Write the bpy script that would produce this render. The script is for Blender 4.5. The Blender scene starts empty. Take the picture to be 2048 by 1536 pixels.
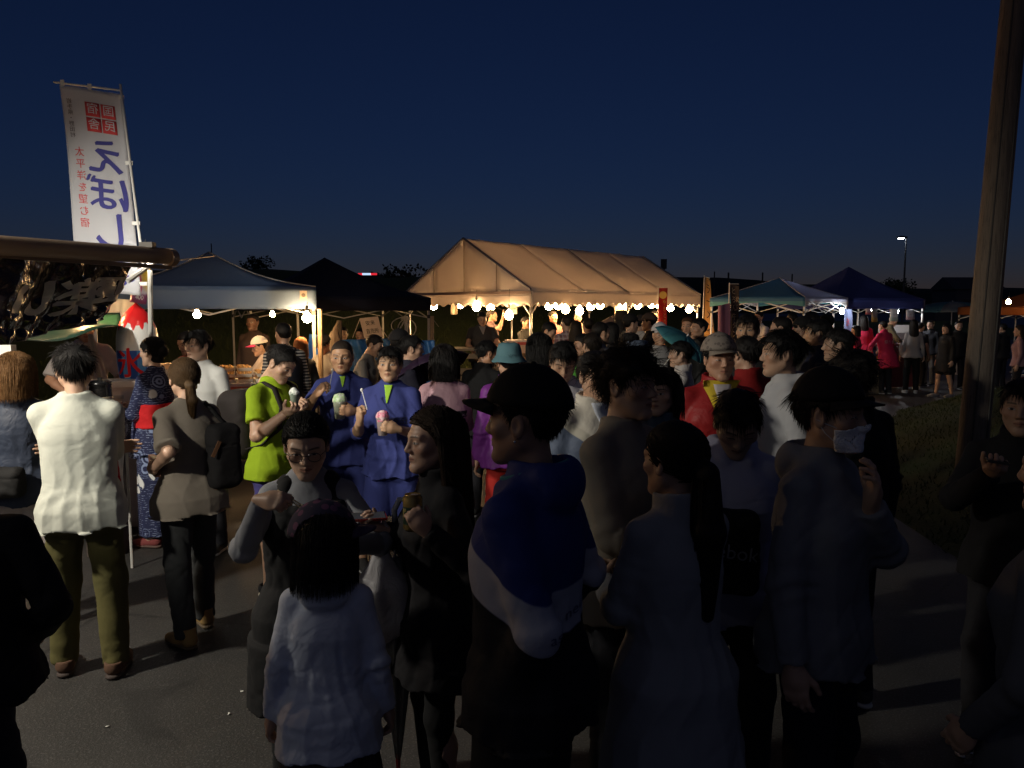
import bpy, math, random
import numpy as np
from mathutils import Vector, Matrix

random.seed(7)
S = bpy.context.scene
COL = S.collection

# ------------------------------------------------------------------ camera
F = 1538.0                      # focal length in pixels of the 2048 px wide photograph
HC = 1.93                       # eye height
PITCH = math.atan((768 - 618) / F)
cam_data = bpy.data.cameras.new("camera")
cam_data.sensor_width = 36.0
cam_data.lens = 36.0 * F / 2048.0
cam_data.clip_start = 0.05
cam_data.clip_end = 3000.0
cam = bpy.data.objects.new("camera", cam_data)
cam.location = (0, 0, HC)
cam.rotation_euler = (math.pi / 2 - PITCH, 0, 0)
COL.objects.link(cam)
S.camera = cam

# ------------------------------------------------------------------ world: late dusk sky
SUN_EL, SUN_ROT = math.radians(5.0), math.radians(180.0)
world = bpy.data.worlds.new("World")
S.world = world
world.use_nodes = True
_nt = world.node_tree
for n in list(_nt.nodes):
    _nt.nodes.remove(n)
_out = _nt.nodes.new("ShaderNodeOutputWorld")
_bg = _nt.nodes.new("ShaderNodeBackground")
_sky = _nt.nodes.new("ShaderNodeTexSky")
_sky.sky_type = 'NISHITA'
_sky.sun_disc = False
_sky.sun_elevation = SUN_EL
_sky.sun_rotation = SUN_ROT
_sky.air_density = 1.0
_sky.dust_density = 0.0
_sky.ozone_density = 5.0
_bg.inputs['Strength'].default_value = 0.0138
_tint = _nt.nodes.new("ShaderNodeMix"); _tint.data_type = 'RGBA'; _tint.blend_type = 'MULTIPLY'
_ti = [i for i in _tint.inputs if i.type == 'RGBA']; _tint.inputs[0].default_value = 1.0
_ti[1].default_value = (1.08, .64, .92, 1)                 # white balance of the night exposure
_nt.links.new(_sky.outputs[0], _ti[0])
_nt.links.new([o for o in _tint.outputs if o.type == 'RGBA'][0], _bg.inputs['Color'])
_nt.links.new(_bg.outputs[0], _out.inputs['Surface'])

# last light of the day: very weak, very soft
sun_data = bpy.data.lights.new("sun", 'SUN')
sun_data.energy = 0.048
sun_data.angle = math.radians(120)
sun_data.color = (1.0, .93, .86)
sun = bpy.data.objects.new("sun", sun_data)
sun.rotation_euler = (math.radians(38), 0, math.radians(-25))
COL.objects.link(sun)

S.view_settings.view_transform = 'Standard'
S.view_settings.look = 'None'
S.view_settings.exposure = 0.0
S.view_settings.gamma = 1.0
S.view_settings.use_curve_mapping = False
S.cycles.max_bounces = 6
S.cycles.use_light_tree = True
S.cycles.sample_clamp_indirect = 4.0
S.cycles.use_denoising = True

CP, SP = math.cos(PITCH), math.sin(PITCH)
def at(px, py, Y):
    """world point on the plane y=Y seen at pixel (px,py) of the 2048x1536 photograph"""
    u, v = (px - 1024) / F, -(py - 768) / F
    dy, dz = CP + v * SP, -SP + v * CP
    t = Y / dy
    return Vector((u * t, Y, HC + dz * t))
def ground(px, py, z=0.0):
    u, v = (px - 1024) / F, -(py - 768) / F
    dy, dz = CP + v * SP, -SP + v * CP
    t = (z - HC) / dz
    return Vector((u * t, dy * t, z))

# ------------------------------------------------------------------ object helpers
def link(o, parent=None):
    COL.objects.link(o)
    if parent is not None:
        o.parent = parent
    return o
def tag(o, label=None, cat=None, group=None, kind=None):
    if label: o['label'] = label
    if cat: o['category'] = cat
    if group: o['group'] = group
    if kind: o['kind'] = kind
    return o
def empty(name, loc=(0, 0, 0), rz=0.0):
    o = bpy.data.objects.new(name, None)
    o.empty_display_size = 0.1
    o.location = loc
    o.rotation_euler = (0, 0, rz)
    return link(o)
def mesh_np(name, V, Fc, smooth=True):
    """fast mesh from numpy arrays; Fc (n,3) or (n,4)"""
    me = bpy.data.meshes.new(name)
    V = np.asarray(V, np.float32); Fc = np.asarray(Fc, np.int32)
    k = Fc.shape[1]
    me.vertices.add(len(V)); me.vertices.foreach_set('co', V.ravel())
    me.loops.add(Fc.size); me.loops.foreach_set('vertex_index', Fc.ravel())
    me.polygons.add(len(Fc))
    me.polygons.foreach_set('loop_start', np.arange(0, Fc.size, k, dtype=np.int32))
    me.polygons.foreach_set('use_smooth', np.full(len(Fc), smooth))
    me.update(calc_edges=True)
    return me
class MB:
    """collects polygons, builds one mesh object"""
    def __init__(s): s.v, s.f = [], []
    def add(s, vs, fs):
        o = len(s.v); s.v += [tuple(v) for v in vs]; s.f += [tuple(i + o for i in f) for f in fs]; return s
    def box(s, c, d, M=None):
        hx, hy, hz = d[0] / 2, d[1] / 2, d[2] / 2
        vs = [Vector((x, y, z)) for z in (-hz, hz) for y in (-hy, hy) for x in (-hx, hx)]
        if M is not None: vs = [M @ v for v in vs]
        vs = [v + Vector(c) for v in vs]
        return s.add(vs, [(0, 2, 3, 1), (4, 5, 7, 6), (0, 1, 5, 4), (2, 6, 7, 3), (0, 4, 6, 2), (1, 3, 7, 5)])
    def tube(s, pts, r, n=8, caps=True):
        pts = [Vector(p) for p in pts]
        rs = r if isinstance(r, (list, tuple)) else [r] * len(pts)
        rings = []; up = None
        for i, p in enumerate(pts):
            t = (pts[min(i + 1, len(pts) - 1)] - pts[max(i - 1, 0)]).normalized()
            if up is None:
                up = Vector((0, 0, 1)) if abs(t.z) < .9 else Vector((1, 0, 0))
            a = t.cross(up).normalized(); b = a.cross(t).normalized(); up = b
            rings.append([p + (a * math.cos(2 * math.pi * k / n) + b * math.sin(2 * math.pi * k / n)) * rs[i] for k in range(n)])
        vs = [v for R in rings for v in R]; fs = []
        for i in range(len(pts) - 1):
            for k in range(n):
                fs.append((i * n + k, i * n + (k + 1) % n, (i + 1) * n + (k + 1) % n, (i + 1) * n + k))
        if caps:
            fs.append(tuple(range(n))[::-1]); fs.append(tuple(range((len(pts) - 1) * n, len(pts) * n)))
        return s.add(vs, fs)
    def lathe(s, prof, n=24, c=(0, 0, 0), caps=True):
        vs = [(c[0] + r * math.cos(2 * math.pi * k / n), c[1] + r * math.sin(2 * math.pi * k / n), c[2] + z) for r, z in prof for k in range(n)]
        fs = []
        for i in range(len(prof) - 1):
            for k in range(n):
                fs.append((i * n + k, i * n + (k + 1) % n, (i + 1) * n + (k + 1) % n, (i + 1) * n + k))
        if caps:
            fs.append(tuple(range(n))[::-1]); fs.append(tuple(range((len(prof) - 1) * n, len(prof) * n)))
        return s.add(vs, fs)
    def sheet(s, g, th=0.0, nrm=None):
        """grid of points g[i][j]; th>0 gives it thickness along nrm (or local normal)"""
        n, m = len(g), len(g[0])
        P = np.array([[tuple(p) for p in row] for row in g], float)
        if th <= 0:
            vs = P.reshape(-1, 3)
            return s.add(vs, [(i * m + j, i * m + j + 1, (i + 1) * m + j + 1, (i + 1) * m + j) for i in range(n - 1) for j in range(m - 1)])
        gu = np.gradient(P, axis=0); gv = np.gradient(P, axis=1)
        N = np.cross(gu, gv); N /= np.linalg.norm(N, axis=2, keepdims=True) + 1e-9
        A = (P + N * th / 2).reshape(-1, 3); B = (P - N * th / 2).reshape(-1, 3)
        q = [(i * m + j, i * m + j + 1, (i + 1) * m + j + 1, (i + 1) * m + j) for i in range(n - 1) for j in range(m - 1)]
        o = n * m
        fs = [f[::-1] for f in q] + [tuple(i + o for i in f) for f in q]
        bd = [(0, j) for j in range(m)] + [(i, m - 1) for i in range(1, n)] + [(n - 1, j) for j in range(m - 2, -1, -1)] + [(i, 0) for i in range(n - 2, 0, -1)]
        idx = [i * m + j for i, j in bd]
        for a, b in zip(idx, idx[1:] + idx[:1]): fs.append((a, b, b + o, a + o))
        return s.add(np.concatenate([A, B]), fs)
    def mesh(s, name, smooth=False):
        me = bpy.data.meshes.new(name); me.from_pydata([tuple(v) for v in s.v], [], s.f)
        if smooth: me.polygons.foreach_set('use_smooth', [True] * len(me.polygons))
        me.update(); return me
    def build(s, name, mat, parent=None, smooth=False):
        me = s.mesh(name, smooth)
        o = bpy.data.objects.new(name, me); me.materials.append(mat)
        return link(o, parent)
def smooth_by_angle(o, deg=35):
    me = o.data
    me.polygons.foreach_set('use_smooth', [True] * len(me.polygons))
    me.set_sharp_from_angle(angle=math.radians(deg))
    return o

# ------------------------------------------------------------------ node expressions and materials
class X:
    def __init__(s, nt, sock): s.nt, s.s = nt, sock
    def _m(s, op, o=None, o2=None, clamp=False):
        n = s.nt.nodes.new('ShaderNodeMath'); n.operation = op; n.use_clamp = clamp
        s.nt.links.new(s.s, n.inputs[0])
        for k, q in ((1, o), (2, o2)):
            if q is None: continue
            if isinstance(q, X): s.nt.links.new(q.s, n.inputs[k])
            else: n.inputs[k].default_value = q
        return X(s.nt, n.outputs[0])
    def __add__(s, o): return s._m('ADD', o)
    __radd__ = __add__
    def __sub__(s, o): return s._m('SUBTRACT', o)
    def __rsub__(s, o): return (s * -1.0) + o
    def __mul__(s, o): return s._m('MULTIPLY', o)
    __rmul__ = __mul__
    def __truediv__(s, o): return s._m('DIVIDE', o)
    def abs(s): return s._m('ABSOLUTE')
    def sin(s): return s._m('SINE')
    def fract(s): return s._m('FRACT')
    def sq(s): return s * s
    def sqrt(s): return s._m('SQRT')
    def min(s, o): return s._m('MINIMUM', o)
    def max(s, o): return s._m('MAXIMUM', o)
    def lt(s, e, w=0.0):                       # 1 where s<e, soft over +-w
        if w <= 0: return s._m('LESS_THAN', e)
        n = s.nt.nodes.new('ShaderNodeMapRange'); n.interpolation_type = 'SMOOTHSTEP'
        s.nt.links.new(s.s, n.inputs[0])
        n.inputs[1].default_value = e - w; n.inputs[2].default_value = e + w
        n.inputs[3].default_value = 1; n.inputs[4].default_value = 0
        return X(s.nt, n.outputs[0])
    def gt(s, e, w=0.0): return 1.0 - s.lt(e, w)
def col4(c): return (c[0], c[1], c[2], 1.0)
class MT:
    """material builder"""
    def __init__(s, name, color=(.5, .5, .5), rough=.7, metal=0.0, spec=.5):
        s.m = bpy.data.materials.new(name); s.m.use_nodes = True
        s.nt = s.m.node_tree; s.b = s.nt.nodes['Principled BSDF']
        s.b.inputs['Base Color'].default_value = col4(color); s.color = color
        s.b.inputs['Roughness'].default_value = rough; s.b.inputs['Metallic'].default_value = metal
        s.b.inputs['Specular IOR Level'].default_value = spec
        s._c = None; s.c = None
    def n(s, t, **kw):
        n = s.nt.nodes.new(t)
        for k, v in kw.items():
            if hasattr(n, k): setattr(n, k, v)
            else: n.inputs[k].default_value = v
        return n
    def coord(s, kind='Object'):
        if s._c is None: s._c = {}
        if kind not in s._c:
            if kind.startswith('attr:'):
                a = s.n('ShaderNodeAttribute'); a.attribute_name = kind[5:]; s._c[kind] = a.outputs['Vector']
            else:
                s._c[kind] = s.n('ShaderNodeTexCoord').outputs[kind]
        return s._c[kind]
    def xyz(s, kind='Object'):
        q = s.n('ShaderNodeSeparateXYZ'); s.nt.links.new(s.coord(kind), q.inputs[0])
        return [X(s.nt, q.outputs[k]) for k in range(3)]
    def noise(s, scale, detail=3, rough=.55, kind='Object', dist=0.0, stretch=None):
        t = s.n('ShaderNodeTexNoise'); t.inputs['Scale'].default_value = scale; t.inputs['Detail'].default_value = detail
        t.inputs['Roughness'].default_value = rough; t.inputs['Distortion'].default_value = dist
        src = s.coord(kind)
        if stretch:
            mp = s.n('ShaderNodeMapping'); mp.inputs['Scale'].default_value = stretch
            s.nt.links.new(src, mp.inputs[0]); src = mp.outputs[0]
        s.nt.links.new(src, t.inputs['Vector'])
        return X(s.nt, t.outputs[0])
    def voro(s, scale, kind='Object', feature='F1', out='Distance', rnd=1.0):
        t = s.n('ShaderNodeTexVoronoi'); t.feature = feature; t.inputs['Scale'].default_value = scale
        t.inputs['Randomness'].default_value = rnd
        s.nt.links.new(s.coord(kind), t.inputs['Vector'])
        return X(s.nt, t.outputs[out])
    def mix(s, fac, color):
        """layer colour over the present one"""
        m = s.n('ShaderNodeMix'); m.data_type = 'RGBA'
        ins = [i for i in m.inputs if i.type == 'RGBA']
        if s.c is None: ins[0].default_value = col4(s.color)
        else: s.nt.links.new(s.c, ins[0])
        if isinstance(color, tuple): ins[1].default_value = col4(color)
        else: s.nt.links.new(color, ins[1])
        f = [i for i in m.inputs if i.name == 'Factor' and i.type == 'VALUE'][0]
        if isinstance(fac, X): s.nt.links.new(fac.s, f)
        else: f.default_value = fac
        s.c = [o for o in m.outputs if o.type == 'RGBA'][0]
        s.nt.links.new(s.c, s.b.inputs['Base Color'])
        return s
    def vary(s, scale=6, amt=.25, dark=.6):
        n = s.noise(scale, 4)
        c = s.color
        return s.mix((n * 1.8 - .4).max(0.0).min(1.0) * amt, (c[0] * dark, c[1] * dark, c[2] * dark))
    def rough(s, x): s.nt.links.new(x.s, s.b.inputs['Roughness']); return s
    def bump(s, h, strength=.3, dist=.01):
        b = s.n('ShaderNodeBump'); b.inputs['Strength'].default_value = strength; b.inputs['Distance'].default_value = dist
        s.nt.links.new(h.s, b.inputs['Height'])
        if s.b.inputs['Normal'].is_linked:
            s.nt.links.new(s.b.inputs['Normal'].links[0].from_socket, b.inputs['Normal'])
        s.nt.links.new(b.outputs[0], s.b.inputs['Normal'])
        return s
    def emit(s, color, strength):
        s.b.inputs['Emission Color'].default_value = col4(color); s.b.inputs['Emission Strength'].default_value = strength
        return s
    def trans(s, amt):
        """let light through a thin cloth"""
        t = s.n('ShaderNodeBsdfTranslucent'); mx = s.n('ShaderNodeMixShader'); mx.inputs[0].default_value = amt
        if s.c is not None: s.nt.links.new(s.c, t.inputs[0])
        else: t.inputs[0].default_value = col4(s.color)
        out = [n for n in s.nt.nodes if n.type == 'OUTPUT_MATERIAL'][0]
        s.nt.links.new(s.b.outputs[0], mx.inputs[1]); s.nt.links.new(t.outputs[0], mx.inputs[2]); s.nt.links.new(mx.outputs[0], out.inputs[0])
        return s
_fab = {}
def fabric(c, rough=.85, kind='knit', sheen=True):
    key = (tuple(round(x, 3) for x in c), kind, rough)
    if key in _fab: return _fab[key]
    m = MT('fabric', c, rough, 0, .25)
    m.vary(5, .35, .72)
    if kind == 'nylon':
        m.bump(m.noise(9, 3, .6, dist=.8), .35, .03); m.b.inputs['Roughness'].default_value = .55
    else:
        m.bump(m.noise(7, 3, .55, dist=.5), .28, .03)
        m.bump(m.noise(420, 1), .12, .002)
    _fab[key] = m.m
    return m.m
_pl = {}
def plain(c, rough=.6, metal=0.0, spec=.5, vary=.2):
    key = (tuple(round(x, 3) for x in c), rough, metal)
    if key in _pl: return _pl[key]
    m = MT('plain', c, rough, metal, spec)
    if vary: m.vary(9, vary, .7)
    _pl[key] = m.m
    return m.m
# ------------------------------------------------------------------ signed-distance figures
f32 = np.float32
def smin(a, b, k):
    h = np.clip(.5 + .5 * (b - a) / k, 0, 1)
    return b + (a - b) * h - k * h * (1 - h)
def smax(a, b, k): return -smin(-a, -b, k)
def ell(P, c, r):
    r = np.asarray(r, f32)
    q = (P - np.asarray(c, f32)) / r
    k0 = np.sqrt((q * q).sum(1)) + 1e-6; q = q / r
    k1 = np.sqrt((q * q).sum(1)) + 1e-6
    return k0 * (k0 - 1) / k1
def rc(P, a, b, ra, rb, cut=False):
    a = np.asarray(a, f32); ba = np.asarray(b, f32) - a
    L2 = float((ba * ba).sum()) + 1e-9
    pa = P - a
    t = np.clip(pa @ ba / L2, 0, 1)
    d = np.sqrt(((pa - t[:, None] * ba) ** 2).sum(1)) - (ra + (rb - ra) * t)
    if cut:
        d = np.maximum(d, (pa @ ba - L2) / math.sqrt(L2))
    return d
def rings(P, tab, ex=2.0, inf=0.0):
    """elliptic body: tab rows (z, halfwidth, halfdepth, centre_y)"""
    T = np.asarray(tab, f32); z = P[:, 2]
    a = np.interp(z, T[:, 0], T[:, 1]).astype(f32) + inf
    b = np.interp(z, T[:, 0], T[:, 2]).astype(f32) + inf
    c = np.interp(z, T[:, 0], T[:, 3]).astype(f32)
    q = ((np.abs(P[:, 0]) / a) ** ex + (np.abs(P[:, 1] - c) / b) ** ex) ** (1.0 / ex)
    d = (q - 1) * np.minimum(a, b)
    return np.maximum(d, np.maximum(z - T[-1, 0], T[0, 0] - z))
_E = [(0, 1), (2, 3), (4, 5), (6, 7), (0, 2), (1, 3), (4, 6), (5, 7), (0, 4), (1, 5), (2, 6), (3, 7)]
def isosurf(f, lo, hi, h, B=6):
    lo = np.asarray(lo, f32); hi = np.asarray(hi, f32)
    nb = np.maximum(1, np.ceil((hi - lo) / (h * B)).astype(int)); n = nb * B
    bi = np.stack(np.meshgrid(*[np.arange(k) for k in nb], indexing='ij'), -1).reshape(-1, 3)
    cen = (lo + (bi * B + (B - 1) / 2) * h).astype(f32)
    dc = f(cen)
    act = np.abs(dc) < (B / 2 * h * 1.732 + h) * 1.35
    D = np.where(dc > 0, 1.0, -1.0).astype(f32).reshape(nb).repeat(B, 0).repeat(B, 1).repeat(B, 2)
    off = np.stack(np.meshgrid(*[np.arange(B)] * 3, indexing='ij'), -1).reshape(-1, 3)
    ab = bi[act]
    if len(ab) == 0: return np.zeros((0, 3), f32), np.zeros((0, 4), np.int32)
    idx = (ab[:, None, :] * B + off[None]).reshape(-1, 3)
    D[idx[:, 0], idx[:, 1], idx[:, 2]] = f((lo + idx * h).astype(f32))
    D[0], D[-1] = 1, 1; D[:, 0], D[:, -1] = 1, 1; D[:, :, 0], D[:, :, -1] = 1, 1
    sg = D < 0
    c = sg[:-1, :-1, :-1].astype(np.int8)
    tot = np.zeros_like(c)
    corners = [(i, j, k) for k in (0, 1) for j in (0, 1) for i in (0, 1)]
    for i, j, k in corners:
        tot += sg[i:n[0] - 1 + i, j:n[1] - 1 + j, k:n[2] - 1 + k]
    cells = np.argwhere((tot > 0) & (tot < 8))
    vals = np.stack([D[cells[:, 0] + i, cells[:, 1] + j, cells[:, 2] + k] for i, j, k in corners], 1)
    cc = np.array(corners, f32)
    acc = np.zeros((len(cells), 3), f32); cnt = np.zeros(len(cells), f32)
    for a, b in _E:
        va, vb = vals[:, a], vals[:, b]; m = (va < 0) != (vb < 0)
        t = np.where(m, va / np.where(m, va - vb, 1), 0)
        acc += np.where(m[:, None], cc[a] + t[:, None] * (cc[b] - cc[a]), 0); cnt += m
    V = lo + (cells + acc / cnt[:, None]) * h
    ind = np.full(tuple(n), -1, np.int32)
    ind[cells[:, 0], cells[:, 1], cells[:, 2]] = np.arange(len(cells))
    Fs = []
    for ax in range(3):
        u, v = (ax + 1) % 3, (ax + 2) % 3
        s0 = [slice(1, -1)] * 3; s0[ax] = slice(0, -1)
        s1 = [slice(1, -1)] * 3; s1[ax] = slice(1, None)
        A, Bq = sg[tuple(s0)], sg[tuple(s1)]
        e = np.argwhere(A != Bq)
        if len(e) == 0: continue
        inside = A[e[:, 0], e[:, 1], e[:, 2]]
        off0 = np.array([1, 1, 1]); off0[ax] = 0
        g = e + off0
        du = np.zeros(3, int); du[u] = 1; dv = np.zeros(3, int); dv[v] = 1
        q = np.stack([ind[tuple((g - du - dv).T)], ind[tuple((g - dv).T)], ind[tuple(g.T)], ind[tuple((g - du).T)]], 1)
        q[~inside] = q[~inside][:, ::-1]
        Fs.append(q[(q >= 0).all(1)])
    return V.astype(f32), np.concatenate(Fs).astype(np.int32)
def vnormals(V, Fc):
    N = np.zeros_like(V)
    a, b, c, d = (V[Fc[:, k]] for k in range(4))
    n = np.cross(c - a, d - b)
    for k in range(4): np.add.at(N, Fc[:, k], n)
    return N / (np.linalg.norm(N, axis=1, keepdims=True) + 1e-9)
def wav(P, freq, seed, warp=1.3):
    r = np.random.RandomState(seed); o = np.zeros(len(P))
    for k in range(4):
        kk = r.normal(size=3) * freq; mm = r.normal(size=3) * freq * .45
        o += np.sin(P @ kk + r.rand() * 6.28 + warp * np.sin(P @ mm + r.rand() * 6.28))
    return o / 4
def folds(P, seed, amp):
    """cloth creases: soft swells cut by narrow valleys, running mostly down the cloth"""
    a = wav(P * np.array([1.0, 1.0, .50]), 15, seed, 1.7)
    b = wav(P * np.array([.9, .9, 1.5]), 17, seed + 3, 2.0)
    c = wav(P, 42, seed + 8, 2.0)
    msk = np.clip(.5 + 1.2 * wav(P, 7, seed + 15), 0, 1)
    v = (1.25 * np.exp(-(a / .13) ** 2) + .9 * np.exp(-(b / .10) ** 2)) * msk
    return amp * (.9 * a + .5 * b + .22 * c - v + .45)

# ---- head, in head space: z up, +y is the face, origin between the ears
CR_C, CR_R = (0, -.014, .030), (.0765, .0965, .0855)
def head_sdf(P, fem=0.0):
    A = np.stack([np.abs(P[:, 0]), P[:, 1], P[:, 2]], 1)
    d = ell(P, CR_C, CR_R)
    d = smin(d, ell(P, (0, .022, -.040), (.060 - .004 * fem, .064, .076 - .004 * fem)), .035)
    d = smin(d, rc(A, (.052 - .004 * fem, -.005, -.050), (.012, .060, -.098), .020, .019), .03)
    d = smin(d, ell(A, (.046, .052, -.020), (.022, .020, .018)), .025)
    d = smin(d, rc(A, (.010, .081, .020), (.046, .066, .022), .010, .010), .018)
    d = smax(d, -ell(A, (.031, .100, .001), (.021, .018, .013)), .014)
    d = smin(d, ell(A, (.0315, .0710, .000), (.0150, .0135, .0125)), .006)
    d = smin(d, rc(P, (0, .080, .012), (0, .100, -.028), .0085, .0105), .014)
    d = smin(d, ell(A, (.0105, .0905, -.033), (.0085, .010, .0075)), .008)
    d = smin(d, rc(A, (0, .0865, -.0570), (.020, .076, -.0605), .0068, .0040), .008)
    d = smin(d, rc(A, (0, .0845, -.0680), (.017, .077, -.0660), .0076, .0045), .008)
    d = smax(d, -rc(A, (0, .0955, -.0625), (.022, .083, -.0632), .0026, .0018), .005)
    d = smin(d, ell(P, (0, .070, -.101), (.021, .017, .015)), .02)
    e = ell(A, (.0785, -.010, -.006), (.0085, .019, .031))
    e = smax(e, -ell(A, (.088, -.006, -.002), (.008, .011, .019)), .006)
    d = smin(d, e, .007)
    d = smin(d, rc(P, (0, -.022, -.060), (0, -.040, -.185), .047 - .007 * fem, .052 - .009 * fem), .022)
    return d
_head = {}
def head_mesh(h, fem):
    key = (h, fem)
    if key not in _head:
        _head[key] = isosurf(lambda P: head_sdf(P, fem), (-.1, -.13, -.215), (.1, .125, .13), h)
    return _head[key]
# ---- hand, right: origin wrist, +x to the fingertips, +y thumb side, +z back of hand
CURL = {'relax': ((18, 28, 18), 6, (.70, .55, -.35)), 'grip': ((52, 62, 30), 3, (.45, .45, -.77)),
        'pinch': ((48, 48, 25), 9, (.72, .25, -.65)), 'flat': ((8, 8, 5), 1, (.70, .70, -.15)), 'fist': ((75, 85, 55), 2, (.6, .15, -.75)),
        'spread': ((-2, 6, 5), 0, (.45, .88, -.1))}
_hand = {}
def hand_mesh(h, pose):
    key = (h, pose)
    if key in _hand: return _hand[key]
    cu, inc, th = CURL[pose]
    segs = []
    for i, (y, L) in enumerate(((.029, .070), (.0095, .078), (-.0105, .072), (-.0290, .056))):
        p = np.array([.088 - .004 * abs(i - 1), y, .002]); ang = 0
        yaw = math.radians((1.2 - i) * (9 if pose == 'spread' else 3.0)); r = .0092 - .0007 * (i == 3)
        for k, (c, fr) in enumerate(zip(cu, (.45, .31, .24))):
            ang += math.radians(c + inc * i * (k < 2) * .8)
            dv = np.array([math.cos(ang) * math.cos(yaw), math.cos(ang) * math.sin(yaw), -math.sin(ang)])
            q = p + dv * L * fr * (1.05 if k == 0 else 1.0)
            segs.append((p, q, r, r * .90)); p, r = q, r * .90
    t = np.array(th) / np.linalg.norm(th); p = np.array([.022, .026, -.004]); q = p + t * .046
    t2 = t + np.array([.45, -.25, -.12]); t2 /= np.linalg.norm(t2)
    segs += [(p, q, .0145, .0105), (q, q + t2 * .030, .0105, .0085)]
    def f(P):
        d = ell(P, (.050, .000, .000), (.056, .043, .0165))
        d = smin(d, rc(P, (-.02, 0, 0), (.04, 0, 0), .024, .026), .02)
        d = smin(d, ell(P, (.036, .022, -.010), (.034, .018, .014)), .012)
        for k, (a, b, ra, rb) in enumerate(segs):
            d = smin(d, rc(P, a, b, ra, rb), .005 if k % 3 or k >= 12 else .009)
        return d
    _hand[key] = isosurf(f, (-.06, -.085, -.125), (.205, .115, .055), h)
    return _hand[key]
def frame(x, z, o):
    x = Vector(x).normalized(); z = Vector(z); z = (z - x * z.dot(x))
    if z.length < 1e-4: z = Vector((1, 0, 0)) - x * x.x
    z.normalize(); y = z.cross(x)
    M = np.eye(4); M[:3, 0], M[:3, 1], M[:3, 2], M[:3, 3] = x, y, z, o
    return M
def xf(M, V): return V @ M[:3, :3].T + M[:3, 3]

# ---- skin material: eyes, brows and lips are coloured by the head-space position stored on the mesh
_skin = {}
def skin(tone=(.50, .31, .215), eyes=1.0, brow=1.0, gaze=0.0):
    key = (tone, eyes, brow, gaze)
    if key in _skin: return _skin[key]
    m = MT('skin', tone, .48, 0, .45)
    m.b.inputs['Subsurface Weight'].default_value = .06
    m.b.inputs['Subsurface Radius'].default_value = (.012, .005, .003)
    m.vary(28, .18, .82)
    x, y, z = m.xyz('attr:rest'); ax = x.abs()
    face = y.gt(.045, .008)
    red = (((ax - .045).sq() + (z + .025).sq()).sqrt()).lt(.018, .016) * face * .35
    m.mix(red, (tone[0] * .95, tone[1] * .66, tone[2] * .62))
    lip = ((x / .0245).sq() + ((z + .0625) / .0098).sq()).lt(.8, .3) * face
    m.mix(lip * .75, (tone[0] * .72, tone[1] * .45, tone[2] * .45))
    m.mix((z + .0627).abs().lt(.0013, .0009) * ax.lt(.022, .003) * face * .85, (.05, .02, .018))
    m.mix((((ax - .006).sq() + (z + .0405).sq()).sqrt()).lt(.0032, .0015) * face * .7, (.08, .035, .03))
    bz = z - .0245 + ((ax - .030) * (ax - .030)) * 5.0 - (ax - .030) * .06
    nb = m.noise(260, 1, kind='attr:rest')
    m.mix(bz.abs().lt(.0034, .0018) * ax.gt(.013, .003) * ax.lt(.051, .004) * face * (nb * .5 + .6) * brow, (.018, .013, .011))
    ez = z + .0005 - (ax - .031) * .10
    hgt = .0048 * max(eyes, .12)
    e = ((ax - .0315) / .0150).sq() + (ez / hgt).sq()
    es = face * e.lt(1.0, .12)
    m.mix(((ax - .0315) / .0165).sq().lt(1.0, .2) * (ez - .0105).abs().lt(.0012, .0010) * face * .45, (tone[0] * .4, tone[1] * .3, tone[2] * .28))
    m.mix(((ax - .0315) / .0168).sq().lt(.95, .15) * (ez - hgt * .95 + ((ax - .0315) * (ax - .0315)) * 26.0).abs().lt(.0019, .0010) * face * .9, (.012, .009, .008))
    if eyes > .3:
        m.mix(es, (.42, .38, .36))
        ir = ((x.abs() - .0315 + 0.0) + (x / ax.max(.001)) * (-gaze)).sq() + ez.sq()
        m.mix(ir.sqrt().lt(.0060, .0008) * es, (.014, .009, .007))
        m.mix(ez.gt(hgt * .55, .0012) * es * .8, (.03, .02, .017))
    m.bump(m.noise(180, 2), .10, .002)
    _skin[key] = m.m
    return m.m
def hairmat(c):
    key = ('hair', c)
    if key not in _skin:
        m = MT('hair', c, .6, 0, .22)
        m.vary(60, .5, .45)
        m.b.inputs['Anisotropic'].default_value = .5
        m.bump(m.noise(26, 3, .7, stretch=(9, 9, 1.0)), .5, .008)
        _skin[key] = m.m
    return _skin[key]

# ---- hair
_HL = np.array([[0, .064], [30, .062], [52, .050], [66, .020], [78, -.012], [86, .002], [97, .030], [112, .022], [128, -.028], [150, -.062], [180, -.070]], float)
def hairline(P, lower=0.0):
    phi = np.degrees(np.arctan2(np.abs(P[:, 0]), P[:, 1] + .005))
    z = np.interp(phi, _HL[:, 0], _HL[:, 1])
    return z - lower * np.clip(1 - phi / 60, 0, 1)
def strands_mesh(paths, r0, r1, sides=3):
    N, m, _ = paths.shape
    T = np.gradient(paths, axis=1); T /= np.linalg.norm(T, axis=2, keepdims=True) + 1e-9
    up = np.array([.31, .52, .79]); A = np.cross(T, up); A /= np.linalg.norm(A, axis=2, keepdims=True) + 1e-9
    Bv = np.cross(T, A)
    rr = (r0 + (r1 - r0) * np.linspace(0, 1, m) ** 1.5)[None, :, None]
    V = np.stack([paths + rr * (A * math.cos(2 * math.pi * k / sides) + Bv * math.sin(2 * math.pi * k / sides)) for k in range(sides)], 2)
    ids = np.arange(N * m * sides).reshape(N, m, sides)
    Fs = [np.stack([ids[:, :-1, k], ids[:, :-1, (k + 1) % sides], ids[:, 1:, (k + 1) % sides], ids[:, 1:, k]], -1).reshape(-1, 4) for k in range(sides)]
    return V.reshape(-1, 3), np.concatenate(Fs)
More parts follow.
